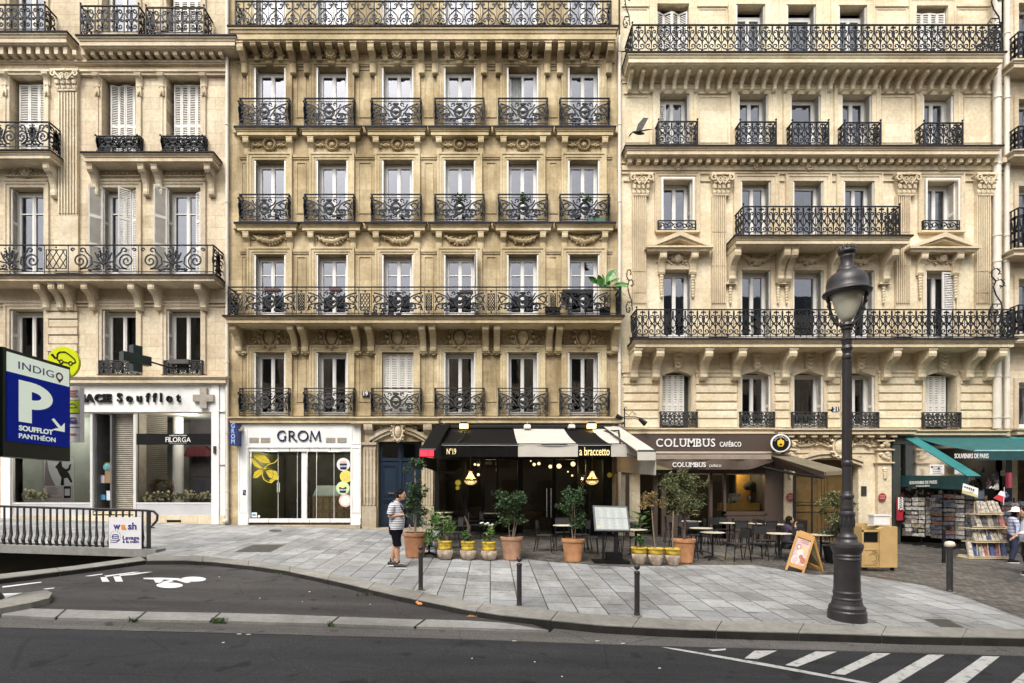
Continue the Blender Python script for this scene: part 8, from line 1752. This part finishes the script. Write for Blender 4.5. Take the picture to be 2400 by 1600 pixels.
dsc(.35,.62,.13,2,2); dsc(.35,.62,.08,1,2.5); dsc(.7,.58,.16,3,2); dsc(.5,.48,.17,1,2.2); dsc(.75,.3,.14,2,2); dsc(.35,.26,.22,1,3); dsc(.35,.26,.15,0,3.5); dsc(.6,.38,.1,2,2.6)
b.mi = 2
for k in range(2): b.add([tuple(W2(u,v)+ofs*2) for u, v in ((.35,.8-.05*k),(.8,.8-.05*k),(.8,.815-.05*k),(.35,.815-.05*k))], [(0,1,2,3)])
b.build('menu_poster', [mk('pink_poster', (.5,.36,.36), .4, .1, 20), mk('plate_white', (.6,.54,.5), .5), mk('food_red', (.36,.12,.07), .5, .3, 30), mk('food_cream', (.6,.4,.18), .5)], t)
b = B(); q_ = W2(.5,.95)+ofs*2
b.add([tuple(q_+Vector((.035*cos(a),0,.035*sin(a)))+ofs*2) for a in [2*pi*i/14 for i in range(14)]], [tuple(range(14))]); b.build('badge', BLACK, t)
b = B(); r2_, r3 = Vector(pt(1932,1343,Y1_+.1)), Vector(pt(1893,1326,Y1_+.45))
W3 = lambda u, v: r3.lerp(r2_,u).lerp(tl.lerp(tr,u), v)
for u0, u1, v0, v1 in ((0,.12,-.03,1),(.88,1,-.03,1),(.12,.88,.06,.16),(.12,.88,.86,1)): quadb(b, W3(u0,v0), W3(u1,v0), W3(u1,v1), W3(u0,v1), .03)
b.mi = 1; quadb(b, W3(.1,.12), W3(.9,.12), W3(.9,.9), W3(.1,.9), .01); b.build('rear_leaf', [OAK, mk('olive_back', (.13,.11,.06), .7)], t)
# wooden waiter station
p = gp(2050, 1336); Yh_ = p[1]; t = thing('serving_station', p, 'light wooden serving cabinet with a dark slot, on wheels right of the street lamp', 'cabinet')
PLY = mk('plywood', (.44,.29,.12), .55, .12, 3); xa, xb, xc = wx(2013,Yh_), wx(2052,Yh_), wx(2093,Yh_-.0); z_ = p[2]+.1
b = B(); b.prism([(xb, Yh_-.15, z_), (xc, Yh_-.15, z_), (xc, Yh_-.15, wz(1232,Yh_)), (xb+.1, Yh_-.15, wz(1232,Yh_)), (xb, Yh_-.15, wz(1238,Yh_))], (0,.5,0)); b.build('side_panel', PLY, t)
b = B(); b.box(xa, xb, Yh_-.12, Yh_+.35, z_, wz(1270,Yh_)); b.box(xa, xb, Yh_-.12, Yh_-.1, wz(1244,Yh_), wz(1240,Yh_)); b.box(xa, xa+.04, Yh_-.12, Yh_+.35, wz(1270,Yh_), wz(1232,Yh_)); b.box(xa, xb, Yh_+.3, Yh_+.35, wz(1270,Yh_), wz(1226,Yh_)); b.frame(xa+.04, xb-.03, z_+.06, wz(1285,Yh_), Yh_-.12, .015, .012)
b.mi = 1; b.box(xa+.04, xb-.02, Yh_-.1, Yh_-.08, wz(1268,Yh_), wz(1245,Yh_)); b.build('front_panel', [PLY, BLACK], t)
b = B(); b.rib([(p_[0]+(xa+xb)/2+.05, p_[1]+wz(1304,Yh_)) for p_ in spiral(0,0,.16,.15,-1.6,1.6,14)], .02, .006, Yh_-.124); b.rib([(p_[0]+(xa+xb)/2+.05, p_[1]+wz(1304,Yh_)) for p_ in spiral(0,0,.1,.1,-1.6,2.6,14)], .012, .006, Yh_-.124); b.build('cup_motif', mk('burnt_mark', (.2,.13,.04), .6), t)
for x in (xa+.1, xc-.08): b = B(); b.prism([(x+.045*cos(a), Yh_-.1, p[2]+.05+.045*sin(a)) for a in [2*pi*i/12 for i in range(12)]], (0,.05,0)); b.box(x-.06, x+.06, Yh_-.12, Yh_+.1, p[2]+.085, p[2]+.1); b.build('wheel', BLACKM, t)
b = B(); xk, xl_ = wx(2045,Yh_), wx(2082,Yh_); b.box(xk, xl_, Yh_-.05, Yh_+.15, wz(1228,Yh_), wz(1206,Yh_)); b.box(xk-.015, xl_+.015, Yh_-.065, Yh_+.165, wz(1208,Yh_), wz(1204,Yh_)); b.build('lidded_box', WPAINT)
tag(bpy.data.objects['lidded_box'], 'white lidded box sitting on the wooden serving cabinet', 'box')
# ---------------------------------------------------------------- souvenir racks
CM = [mk('card_'+str(i), c, .5, .75, 13) for i, c in enumerate(((.5,.48,.45),(.32,.3,.28),(.16,.14,.13),(.35,.3,.22),(.12,.13,.17),(.2,.1,.07)))]
def rack(px, py, top, w, lab, cols=3, pale=True, yaw=.3):
    p = gp(px, py); s = F/p[1]; h = (py-top)/s; W1 = w/s; t = lthing('postcard_rack', lab, 'rack', 'revolving racks before the souvenir shop')
    b = B(); b.tube([(0,0,0),(0,0,h)], .025, 8); b.lathe([(.28,0),(.26,.04),(.04,.07)], (0,0,0), 14); b.build('pole', BLACKM, t)
    b = B(); n = 4; r = W1*.38
    for f in range(n):
        a0 = f*pi/2+yaw; c_, s2 = cos(a0), sin(a0)
        for i in range(cols):
            zz_ = .35
            while zz_ < h-.12:
                hh = random.uniform(.09,.135); o_ = random.uniform(-.01,.03)
                if random.random() < .07: zz_ += .15; continue
                u0 = -r+2*r*i/cols+.01; u1 = -r+2*r*(i+1)/cols-.01; b.mi = random.choice((0,0,1,3,2) if pale else (2,4,1,5,4)); P3 = lambda u, z, o: (u*c_-(-r-o)*s2*-1*-1*0+u*0+(-(-r-o))*s2*1, u*s2-(-(-r-o))*c_*1, z)
                b.add([P3(u0,zz_,o_), P3(u1,zz_,o_+.01), P3(u1,zz_+hh,o_+.02), P3(u0,zz_+hh,o_+.02)], [(0,1,2,3)]); zz_ += .15
    b.build('postcards', CM, t)
    b = B(); 
    for f in range(4): a = f*pi/2+yaw+pi/4; b.tube([(r*1.4*cos(a), r*1.4*sin(a), .32), (r*1.4*cos(a), r*1.4*sin(a), h-.05)], .01, 4)
    b.build('wire_frame', IRONG, t)
    put(t, p); return t
rack(2160, 1278, 1156, 58, 'tall rack of pale postcards, first from the left before the souvenir shop', 3, True, .35)
rack(2210, 1284, 1150, 40, 'rack of darker magnets and cards, second from the left before the souvenir shop', 1, False, .1)
rack(2250, 1286, 1155, 34, 'rack of striped grey cards, third from the left, behind the capped bollard', 1, True, .6)
rack(2376, 1296, 1165, 44, 'dark card rack at the right edge behind the shopper in the sun hat', 2, False, .5)
rack(2287, 1290, 1152, 36, 'dark rack of small goods just left of the newspaper stand', 1, False, .2)
b = B(); p = pt(2110, 1200, YW-.3); b.box(wx(2103,YW-.3), wx(2116,YW-.3), YW-.32, YW-.25, wz(1218,YW-.3), wz(1163,YW-.3)); b.mi = 1; b.box(wx(2103.5,YW-.3), wx(2115.5,YW-.3), YW-.33, YW-.32, wz(1193,YW-.3), wz(1164,YW-.3)); b.mi = 2
q_ = text('CANVAS', .17, .003, .0); q2 = B(); q2.v = [(z*1., y, x*.9) for x, y, z in q_.v]; q2.f = q_.f; q2.m = q_.m; b.join(q2, (wx(2109.5,YW-.3), YW-.335, wz(1178,YW-.3))); tag(b.build('canvas_display', [mk('display_red', (.3,.015,.03), .5), WPAINT, BLACK]), 'narrow red and white upright display at the left post of the souvenir shop', 'display')
# newspaper stand
p = gp(2308, 1308); t = lthing('newspaper_stand', 'wide cream newspaper stand full of papers and magazines before the souvenir shop', 'newspaper stand'); s = F/p[1]
b = B(); CRM = mk('cream_wood', (.55,.46,.3), .6, .1, 4)
tiers = [(1305,1268,2262,2352),(1268,1240,2275,2345),(1236,1203,2268,2348),(1203,1172,2283,2340)]
X_ = lambda x: (x-2308)/s; Z_ = lambda y: (1308-y)/s
gm = [mk('newsprint', (.36,.32,.26), .7, .7, 14), mk('magazine_dark', (.08,.07,.07), .5, .9, 14), mk('magazine_red', (.26,.1,.09), .5, .8, 14), mk('magazine_blue', (.05,.07,.17), .5, .9, 14), mk('magazine_yellow', (.35,.28,.05), .5, .9, 12)]
for y0_, y1_, xa_, xb_ in tiers: b.box(X_(xa_)-.02, X_(xb_)+.02, -.16, .3, Z_(y0_)-.02, Z_(y0_)+.015); b.box(X_(xa_), X_(xb_), -.165, -.15, Z_(y0_)+.04, Z_(y0_)+.06)
for x in (2283, 2308, 2335): b.tube([(X_(x), -.12, Z_(1305)), (X_(x), .0, Z_(1175))], .012, 4)
b.box(X_(2268), X_(2350), -.1, .35, .02, .1); b.build('stand_frame', CRM, t)
for j, (y0_, y1_, xa_, xb_) in enumerate(tiers):
    n = 7 if j < 2 else 6
    for k in range(n):
        b = B(); a, c = X_(xa_)+(X_(xb_)-X_(xa_))*k/n+.008, X_(xa_)+(X_(xb_)-X_(xa_))*(k+1)/n-.008; mi = random.choice((0,0,1,2,3)) if j in (0,2) else (3 if (j == 1 and k == 3) else 0)
        if j == 2: mi = random.choice((1,2,2,4,0))
        jx, jz = random.uniform(-.025,.025), random.uniform(-.04,.03)
        for q_ in range(3): b.prism([(a, -.14+.02*q_, Z_(y0_)+.02), (c, -.14+.02*q_, Z_(y0_)+.02), (c-.01+jx, -.02+.02*q_, Z_(y1_)-.02+jz), (a+.01+jx, -.02+.02*q_, Z_(y1_)-.01+jz*.5)], (0,.012,0))
        b.build('newspaper' if mi == 0 else 'magazine', gm[mi], t)
b = B(); b.prism([(X_(2352), -.2, Z_(1245)), (X_(2385), -.25, Z_(1262)), (X_(2378), -.1, Z_(1236)), (X_(2350), -.05, Z_(1232))], (0,0,.02)); b.build('newspaper', gm[0], t)
for x in (2275, 2342): b = B(); b.blob(X_(x), -.05, .05, .05, .03, .05, 10, 6); b.build('wheel', BLACKM, t)
put(t, p)
hb = [CM[0], CM[2], gm[2], gm[3], CM[3], SEAT]
for k in range(16):
    Yh2 = random.uniform(17.6, 19.3); x = random.uniform(2275, 2352); y = random.uniform(1095, 1150); w = random.uniform(4, 8); b = B(); b.prism([pt(x,y,Yh2), pt(x+w,y-1,Yh2), pt(x+w*1.1,y+w*1.9,Yh2), pt(x-w*.1,y+w*2,Yh2)], (0,.06,0)); b.tube([pt(x+w*.3,y,Yh2), pt(x+w*.5,y-9,Yh2), pt(x+w*.7,y,Yh2)], .006, 4)
    tag(b.build('hanging_bag', hb[k % 6]), 'small souvenir bag hanging in the dark opening under the teal awning', 'bag', 'bags hanging in the souvenir shop')
# price card, slate, flag
Yk = 16.4; b = B(); b.prism([pt(2258,1131,Yk), pt(2293,1143,Yk-.1), pt(2292,1165,Yk-.1), pt(2255,1155,Yk)], (0,.015,0)); b.mi = 1; b.prism([pt(2255.5,1147,Yk-.01), pt(2292,1158,Yk-.11), pt(2292,1164,Yk-.11), pt(2255.5,1154,Yk-.01)], (0,.01,0)); b.mi = 2
for k in range(5): b.box(wx(2262+5*k,Yk-.15), wx(2265+5*k,Yk-.15), Yk-.13, Yk-.12, wz(1142+2*k,Yk), wz(1138+1.6*k,Yk))
tag(b.build('price_card', [WPAINT, mk('pale_yellow', (.6,.55,.25), .5), mk('print_dark', (.1,.05,.06), .5)]), 'tilted white and yellow card hung below the end of the teal awning', 'card')
b = B(); b.box(wx(2296,Yk), wx(2322,Yk), Yk+.2, Yk+.24, wz(1170,Yk), wz(1147,Yk)); b.mi = 1; b.box(wx(2298,Yk), wx(2320,Yk), Yk+.19, Yk+.2, wz(1168,Yk), wz(1150,Yk)); tag(b.build('plaque_stack', [IRONG, mk('slate_blue', (.06,.08,.11), .5, .5, 40)]), 'dark blue grey plaque above the newspaper stand', 'plaque')
b = B()
for k, x in enumerate((2318, 2325)): b.prism([pt(x,1143,Yk+.3), pt(x+3,1143,Yk+.3), pt(x+9,1138,Yk+.3), pt(x+6,1138,Yk+.3)], (0,.01,0))
tag(b.build('white_stripes', WPAINT), 'two short slanted white strips on dark goods under the teal awning', 'strips')
FY = 15.8; t = thing('tricolour_flag', pt(2352,1150,FY), 'small blue white and red flag held out beside the newspaper stand', 'flag')
b = B(); fl_ = [((2340,1158),(2358,1164),(2350,1176),(2329,1166),(.45,.03,.04)),((2346,1149),(2360,1152),(2358,1164),(2340,1158),(.62,.62,.64)),((2355,1150),(2366,1160),(2358,1166),(2356,1158),(.05,.08,.3))]
for k, f_ in enumerate(fl_): b.mi = k; b.prism([pt(*q_, FY) for q_ in f_[:4]], (0,.02,0))
b.build('cloth', [mk('flag'+str(k), f_[4], .7) for k, f_ in enumerate(fl_)], t); b = B(); b.tube([pt(2354,1140,FY), pt(2352,1182,FY)], .008, 5); b.build('stick', WPAINT, t)
b = B(); b.box(wx(2364,17.2), wx(2372,17.2), 17.2, 17.3, wz(1142,17.2), wz(1106,17.2)); tag(b.build('red_banner', mk('hanging_red', (.25,.03,.05), .6)), 'narrow dark red bag hanging at the right of the souvenir shop', 'bag')

# ---------------------------------------------------------------- people
def skin(joints, edges, root, sub=2, name='person', mat=None, parent=None):
    names = list(joints); me = bpy.data.meshes.new('sk'); me.from_pydata([joints[n][0] for n in names], [(names.index(a), names.index(c)) for a, c in edges], [])
    o = bpy.data.objects.new('sk', me); C.objects.link(o); m = o.modifiers.new('s', 'SKIN'); m.use_smooth_shade = True
    for i, n in enumerate(names): sv = me.skin_vertices[0].data[i]; r = joints[n][1]; sv.radius = r if isinstance(r, tuple) else (r, r); sv.use_root = (n == root)
    s = o.modifiers.new('u', 'SUBSURF'); s.levels = sub; s.render_levels = sub; bpy.context.view_layer.update()
    m2 = bpy.data.meshes.new_from_object(o.evaluated_get(bpy.context.evaluated_depsgraph_get())); bpy.data.objects.remove(o); bpy.data.meshes.remove(me)
    m2.polygons.foreach_set('use_smooth', [True]*len(m2.polygons)); m2.materials.clear(); m2.materials.append(mat)
    ob = bpy.data.objects.new(name, m2); C.objects.link(ob); ob.parent = parent; return ob
def ring(c, rx, ry, n=18, tilt=0., ax=(0,0,1), sq=1.):
    c = Vector(c); a = Vector(ax).normalized(); u = Vector((1,0,0)) if abs(a.x) < .9 else Vector((0,1,0)); u = (u-a*u.dot(a)).normalized(); w_ = a.cross(u); out = []
    for i in range(n): t = 2*pi*i/n; out.append(tuple(c+u*rx*abs(cos(t))**sq*(1 if cos(t) >= 0 else -1)+w_*ry*abs(sin(t))**sq*(1 if sin(t) >= 0 else -1)))
    return out
def hand(J, E, side, wrist, h, d, up, curl=.5):       # palm and five fingers on a wrist
    W_ = Vector(wrist); d = Vector(d).normalized(); up = Vector(up).normalized(); s = d.cross(up).normalized(); J['palm'+side] = (tuple(W_+d*.05), .022); E.append((h, 'palm'+side))
    for k, (l, o) in enumerate(((.075,-.03),(.085,-.01),(.08,.01),(.065,.03))):
        a = W_+d*.09+s*o; c = a+(d*(1-curl)+up*-curl).normalized()*l*.5; e = c+(d*(1-curl*1.6)+up*-curl*1.6).normalized()*l*.45
        J[f'{side}f{k}a'] = (tuple(a), .009); J[f'{side}f{k}b'] = (tuple(c), .0085); J[f'{side}f{k}c'] = (tuple(e), .007); E += [('palm'+side, f'{side}f{k}a'), (f'{side}f{k}a', f'{side}f{k}b'), (f'{side}f{k}b', f'{side}f{k}c')]
    J[side+'t1'] = (tuple(W_+d*.05-s*.04-up*.01), .011); J[side+'t2'] = (tuple(W_+d*.09-s*.045-up*.02), .009); E += [('palm'+side, side+'t1'), (side+'t1', side+'t2')]
SKIN = mk('skin', (.42,.235,.15), .5, .06, 8); HAIR = mk('black_hair', (.007,.006,.005), .7, .3, 60, spec=.12)
def stripes(name, a, c_, sc=55.):
    m, nt, p = newmat(name); tc = N(nt, 'ShaderNodeTexCoord').outputs['Object']; w_ = N(nt, 'ShaderNodeTexWave'); w_.bands_direction = 'Z'; w_.inputs['Scale'].default_value = sc/10; w_.inputs['Distortion'].default_value = .8; nt.links.new(tc, w_.inputs['Vector'])
    nt.links.new(ramp(nt, w_.outputs['Fac'], [(.5, a), (.62, c_)]), p.inputs['Base Color']); p.inputs['Roughness'].default_value = .85; return m
def person(lab, loc, rz, arms, shirt, bottoms, shoe, hair='short', h=1.77, sleeve='short', legs=None, headtilt=.05, long_=False, female=False, sitting=False):
    t = lthing('person', lab, 'person'); J = {}; E = []
    hx = headtilt
    J.update(pel=((0,0,.95),(.13,.11)), sp=((.01,0,1.12),(.12,.10)), ch=((0,0,1.28),(.12,.10)), nb=((-.005,0,1.42),(.06,.055)), nk=((.015+hx*.3,0,1.50),(.052,.052)), hd=((.035+hx*.8,0,1.575),(.07,.08)), ht=((.03+hx,0,1.66),(.065,.085)), fa=((.085+hx*1.1,0,1.595),(.045,.05)))
    E += [('pel','sp'),('sp','ch'),('ch','nb'),('nb','nk'),('nk','hd'),('hd','ht')]
    J.pop('fa')
    L = legs or {'l': [(.0,.1,.88),(.05,.11,.5),(.0,.11,.1),(.0,.115,.05)], 'r': [(.0,-.1,.88),(.02,-.11,.5),(-.08,-.11,.11),(-.08,-.115,.05)]}
    for s, q in L.items():
        for k, (c, r) in enumerate(zip(q[:3], (.085,.06,.042))): J[f'{s}L{k}'] = (c, r)
        J[f'{s}cf'] = (tuple((Vector(q[1])*.62+Vector(q[2])*.38)+Vector((-.02,0,0))), .062); J[f'{s}to'] = (tuple(Vector(q[2])+Vector((.11,0,-.06))), .03)
        E += [('pel', f'{s}L0'), (f'{s}L0', f'{s}L1'), (f'{s}L1', f'{s}cf'), (f'{s}cf', f'{s}L2'), (f'{s}L2', f'{s}to')]
    for s, q in arms.items():
        for k, (c, r) in enumerate(zip(q['j'], (.045,.042,.029))): J[f'{s}A{k}'] = (c, r)
        m_ = Vector(q['j'][1])*.65+Vector(q['j'][2])*.35; J[f'{s}Af'] = (tuple(m_), .038)
        E += [('ch', f'{s}A0'), (f'{s}A0', f'{s}A1'), (f'{s}A1', f'{s}Af'), (f'{s}Af', f'{s}A2')]; hand(J, E, s, q['j'][2], f'{s}A2', q['d'], q.get('up', (0,0,1)), q.get('curl', .5))
    skin(J, E, 'pel', 2, 'body', SKIN, t)
    # face
    b = B(); fx = .03+hx; hz = 1.60
    b.blob(fx+.012, 0, hz+.015, .098, .078, .118, 16, 12); b.blob(fx+.045, 0, hz-.05, .055, .055, .05, 12, 8); b.blob(fx+.106, 0, hz-.005, .016, .013, .024, 8, 6)
    for s in (-1, 1): b.blob(fx, s*.078, hz+.0, .02, .01, .03, 8, 6)
    b.build('head', SKIN, t, smooth=True, local=True)
    b = B(); [b.blob(fx+.093, s*.032, hz+.02, .012, .014, .008, 8, 6) for s in (-1,1)]; [b.rib([(0,0),(0,0.001)], .001,.001) for _ in ()]; b.build('eyes', mk('dark_eye', (.02,.015,.012), .3, 0), t, local=True)
    b = B(); b.blob(fx+.096, 0, hz-.055, .01, .024, .006, 8, 6); b.build('mouth', mk('lips', (.25,.09,.07), .5, 0), t, local=True)
    b = B()
    if hair == 'short':
        b.blob(fx-.008, 0, hz+.055, .1, .086, .094, 16, 10); b.blob(fx-.03, 0, hz+.01, .085, .082, .09, 14, 8)
        for k in range(60): a = random.uniform(0,2*pi); u_ = random.uniform(.2,.75); b.blob(fx-.005+.09*u_*cos(a), .075*u_*sin(a), hz+.075+.075*sqrt_(1-u_*u_), .012, .012, .018, 5, 4)
    else:
        b.blob(fx-.02, 0, hz+.04, .105, .095, .11, 16, 10); b.blob(fx-.05, 0, hz-.1, .07, .1, .16, 12, 8)
    b.build('hair', HAIR, t, smooth=True, local=True)
    # shirt
    b = B(); wd = .92 if female else 1.; zb_ = .86 if not sitting else .92
    b.loft([ring((.012,0,zb_), .155*wd, .195*wd), ring((.02,0,zb_+.1), .165*wd, .20*wd), ring((.03,0,1.08), .168*wd, .195*wd), ring((.012,0,1.25), .15*wd, .205*wd), ring((0,0,1.36), .135*wd, .225*wd), ring((-.01,0,1.425), .115, .205*wd), ring((-.005,0,1.465), .09, .14), ring((-.003,0,1.485), .07, .08), ring((.0,0,1.50), .064, .07)], caps=False)
    for s, q in arms.items():
        a_, e_2, w_2 = map(Vector, q['j']); end = a_.lerp(e_2, .78) if sleeve == 'short' else e_2; sy = 1 if a_.y > 0 else -1
        r_ = [ring(a_+Vector((0,-sy*.07,.015)), .07, .072, 14, ax=(e_2-a_)+Vector((0,sy*.25,0))), ring(a_.lerp(e_2,.08), .08, .08, 14, ax=(e_2-a_)), ring(a_.lerp(e_2,.2), .078, .078, 14, ax=(e_2-a_)), ring(a_.lerp(e_2,.45), .072, .075, 14, ax=(e_2-a_)), ring(end, .068, .07, 14, ax=(e_2-a_))]
        if sleeve == 'long': r_ += [ring(e_2+(w_2-e_2)*.1, .055, .055, 14, ax=(w_2-a_)), ring(e_2.lerp(w_2,.5), .048, .048, 14, ax=(w_2-e_2)), ring(e_2.lerp(w_2,.95), .04, .04, 14, ax=(w_2-e_2))]
        b.loft(r_, caps=False)
    b.build('shirt', shirt, t, smooth=True, local=True)
    b = B(); 
    b.loft([ring((.0,0,1.0), .14*wd, .17*wd), ring((.0,0,.9), .155*wd, .185*wd), ring((.0,0,.8), .15*wd, .19*wd), ring((.0,0,.74), .13, .17)], caps=True)
    for s, q in L.items():
        a_, k_, f_ = map(Vector, q[:3]); rr_ = [ring(a_, .1, .1, 14, ax=(k_-a_)), ring(a_.lerp(k_,.4), .098, .098, 14, ax=(k_-a_)), ring(a_.lerp(k_,.95), .09, .088, 14, ax=(k_-a_))]
        if long_: rr_ += [ring(k_.lerp(f_,.3), .085, .082, 14, ax=(f_-k_)), ring(k_.lerp(f_,.95), .07, .07, 14, ax=(f_-k_))]
        else: rr_ += [ring(k_, .092, .088, 14, ax=(f_-k_))]
        b.loft(rr_, caps=False)
    b.build('trousers' if long_ else 'shorts', bottoms, t, smooth=True, local=True)
    for s, q in L.items():
        a_ = Vector(q[2]); b = B(); b.loft([ring(a_+Vector((0,0,-.02)), .045, .042, 12), ring(a_+Vector((0,0,.07)), .043, .04, 12)]); b.build('sock', BLACK, t, smooth=True, local=True)
        b = B(); zf = a_.z-.1; b.loft([ring((a_.x-.085,a_.y,zf+.05), .045, .036, 12, ax=(1,0,0)), ring((a_.x-.04,a_.y,zf+.065), .065, .048, 12, ax=(1,0,0)), ring((a_.x+.06,a_.y,zf+.055), .052, .05, 12, ax=(1,0,0)), ring((a_.x+.15,a_.y,zf+.035), .03, .045, 12, ax=(1,0,0)), ring((a_.x+.195,a_.y,zf+.03), .015, .03, 12, ax=(1,0,0))]); b.mi = 1
        b.loft([[(a_.x+.055+.15*cos(tt)*(1), a_.y+.048*sin(tt), zf+z_2) for tt in [2*pi*i/18 for i in range(18)]] for z_2 in (0,.022)]); b.mi = 0; b.build('shoe', [shoe, WPAINT], t, local=True)
    put(t, loc, rz, h/1.77); return t
def sqrt_(v): return math.sqrt(max(0, v))
p = gp(928, 1329); STR = stripes('striped_shirt', (.60,.60,.62), (.22,.22,.26), 62)
man = person('man in striped shirt and black shorts looking down at his phone', p, R(-10), {'r': {'j': [(-.01,-.20,1.39),(-.07,-.25,1.14),(.17,-.12,1.18)], 'd': (.85,.35,.15), 'up': (0,0,1), 'curl': .55}, 'l': {'j': [(.0,.20,1.39),(.08,.25,1.13),(.24,.2,.93)], 'd': (.5,0,-.85), 'up': (-.6,0,-.3), 'curl': .35}}, STR, mk('black_shorts', (.006,.004,.008), .9, .2, spec=.1), mk('black_shoe', (.012,.012,.013), .5), headtilt=.085, legs={'l': [(.0,.09,.88),(-.02,.09,.5),(-.13,.09,.13)], 'r': [(.0,-.09,.88),(.07,-.09,.49),(.08,-.09,.1)]})
b = B(); b.rib([(p_[0], p_[1]) for p_ in ((-.0,1.49),(.0,1.49))], .01, .01) if 0 else None
b.loft([[tuple(Vector(c)+Vector(o)) for o in ((-.004,-.02,-.015),(.004,-.02,-.015),(.004,.02,.015),(-.004,.02,.015))] for c in ((-.09,-.13,1.42),(-.03,-.14,1.475),(.06,-.1,1.45),(.135,-.04,1.36),(.175,.04,1.25),(.2,.12,1.14),(.19,.19,1.05))]); b.build('shoulder_strap', BLACK, man, local=True)
b = B(); b.box(.06, .24, .17, .27, .9, 1.1); b.blob(.15, .22, 1.0, .11, .07, .13, 10, 8); b.build('shoulder_bag', mk('navy_bag', (.012,.014,.025), .7, .2), man, local=True)
b = B(); b.box(.235, .265, -.13, -.05, 1.19, 1.32); o = b.build('mobile_phone', BLACK, None); tag(o, 'small dark phone held in the hand of the man in shorts', 'phone'); put(o, p, R(-10))
b = B(); [b.rib([(0,0),(.001,0)], .001, .001) for _ in ()]
for s in (-1, 1): b.tube([(.2, s*.032+.018*cos(a), 1.64+.014*sin(a)) for a in [2*pi*i/12 for i in range(13)]], .003, 4); b.tube([(.2, s*.05, 1.645), (.1, s*.082, 1.645)], .003, 4)
b.build('glasses', BLACK, man, local=True)
# seated woman behind the sandwich board
p = gp(1898, 1308); KN = {'l': [(.05,.1,.88),(.48,.12,.86),(.44,.12,.42),(0,0,0)], 'r': [(.05,-.1,.88),(.48,-.12,.86),(.44,-.12,.42),(0,0,0)]}
wom = person('dark haired woman sitting behind the sandwich board, hand raised to her face', (p[0]-.45, p[1]+.35, p[2]-.45), R(-10), {'r': {'j': [(.02,-.18,1.37),(.2,-.22,1.16),(.2,-.1,1.44)], 'd': (.1,.2,.95), 'up': (-1,0,0), 'curl': .4}, 'l': {'j': [(.02,.18,1.37),(.12,.22,1.12),(.35,.1,1.14)], 'd': (1,-.2,0), 'curl': .3}}, mk('dark_plum_top', (.03,.02,.04), .8, .2), mk('dark_trousers', (.015,.015,.02), .8), BLACKM.copy(), hair='long', h=1.66, legs=KN, female=True, sitting=True, long_=True)
pl_chair(p[0]-.45, p[1]+.35, 0, R(80), 'black metal terrace chair the dark haired woman sits on')
# shopper with hat, and man at the right edge
p = gp(2374, 1318)
hat = person('shopper in a wide white sun hat and pale blouse in front of the souvenir shop', p, R(-25), {'r': {'j': [(.0,-.19,1.39),(.05,-.25,1.12),(.28,-.15,1.15)], 'd': (1,.2,.1), 'curl': .5}, 'l': {'j': [(.0,.19,1.39),(.08,.25,1.12),(.3,.15,1.2)], 'd': (1,-.2,.1), 'curl': .5}}, stripes('pale_blouse', (.45,.45,.55), (.2,.22,.34), 30), mk('navy_trousers', (.015,.02,.05), .8), BLACK, hair='long', h=1.56, female=True, long_=True)
b = B(); b.lathe([(.22,1.66),(.225,1.665),(.12,1.7),(.105,1.72),(.1,1.79),(.06,1.82),(.001,1.83)], (.06,0,0), 24); b.build('sun_hat', mk('white_hat', (.66,.64,.62), .8, .05), hat, smooth=True, local=True)
b = B(); b.box(-.02,.2,-.3,-.2,.95,1.25); b.build('tote_bag', mk('blue_white_bag', (.3,.36,.5), .7, .5, 12), hat, local=True)
p = gp(2412, 1346)
person('person in a white shirt and black trousers cut off by the right edge', p, R(160), {'r': {'j': [(.0,-.2,1.39),(.02,-.27,1.12),(.2,-.2,.98)], 'd': (.8,0,-.5), 'curl': .4}, 'l': {'j': [(.0,.2,1.39),(.1,.27,1.15),(.3,.22,1.08)], 'd': (1,-.1,-.1), 'curl': .4}}, mk('white_shirt', (.6,.6,.68), .8, .05), mk('black_trousers', (.012,.012,.014), .8), BLACK, hair='short', h=1.7, sleeve='long', long_=True)
p = gp(2352, 1300)
person('dark clothed shopper standing behind the newspaper stand, mostly hidden', (p[0], p[1]+.8, gz(p[0], p[1]+.8)), R(-60), {'r': {'j': [(.0,-.2,1.39),(.02,-.27,1.12),(.2,-.2,.98)], 'd': (.8,0,-.5), 'curl': .4}, 'l': {'j': [(.0,.2,1.39),(.1,.27,1.15),(.3,.22,1.08)], 'd': (1,-.1,-.1), 'curl': .4}}, mk('navy_top', (.02,.025,.06), .8, .2), mk('dark_jeans', (.02,.025,.04), .8), BLACK, hair='long', h=1.72, sleeve='long', long_=True)
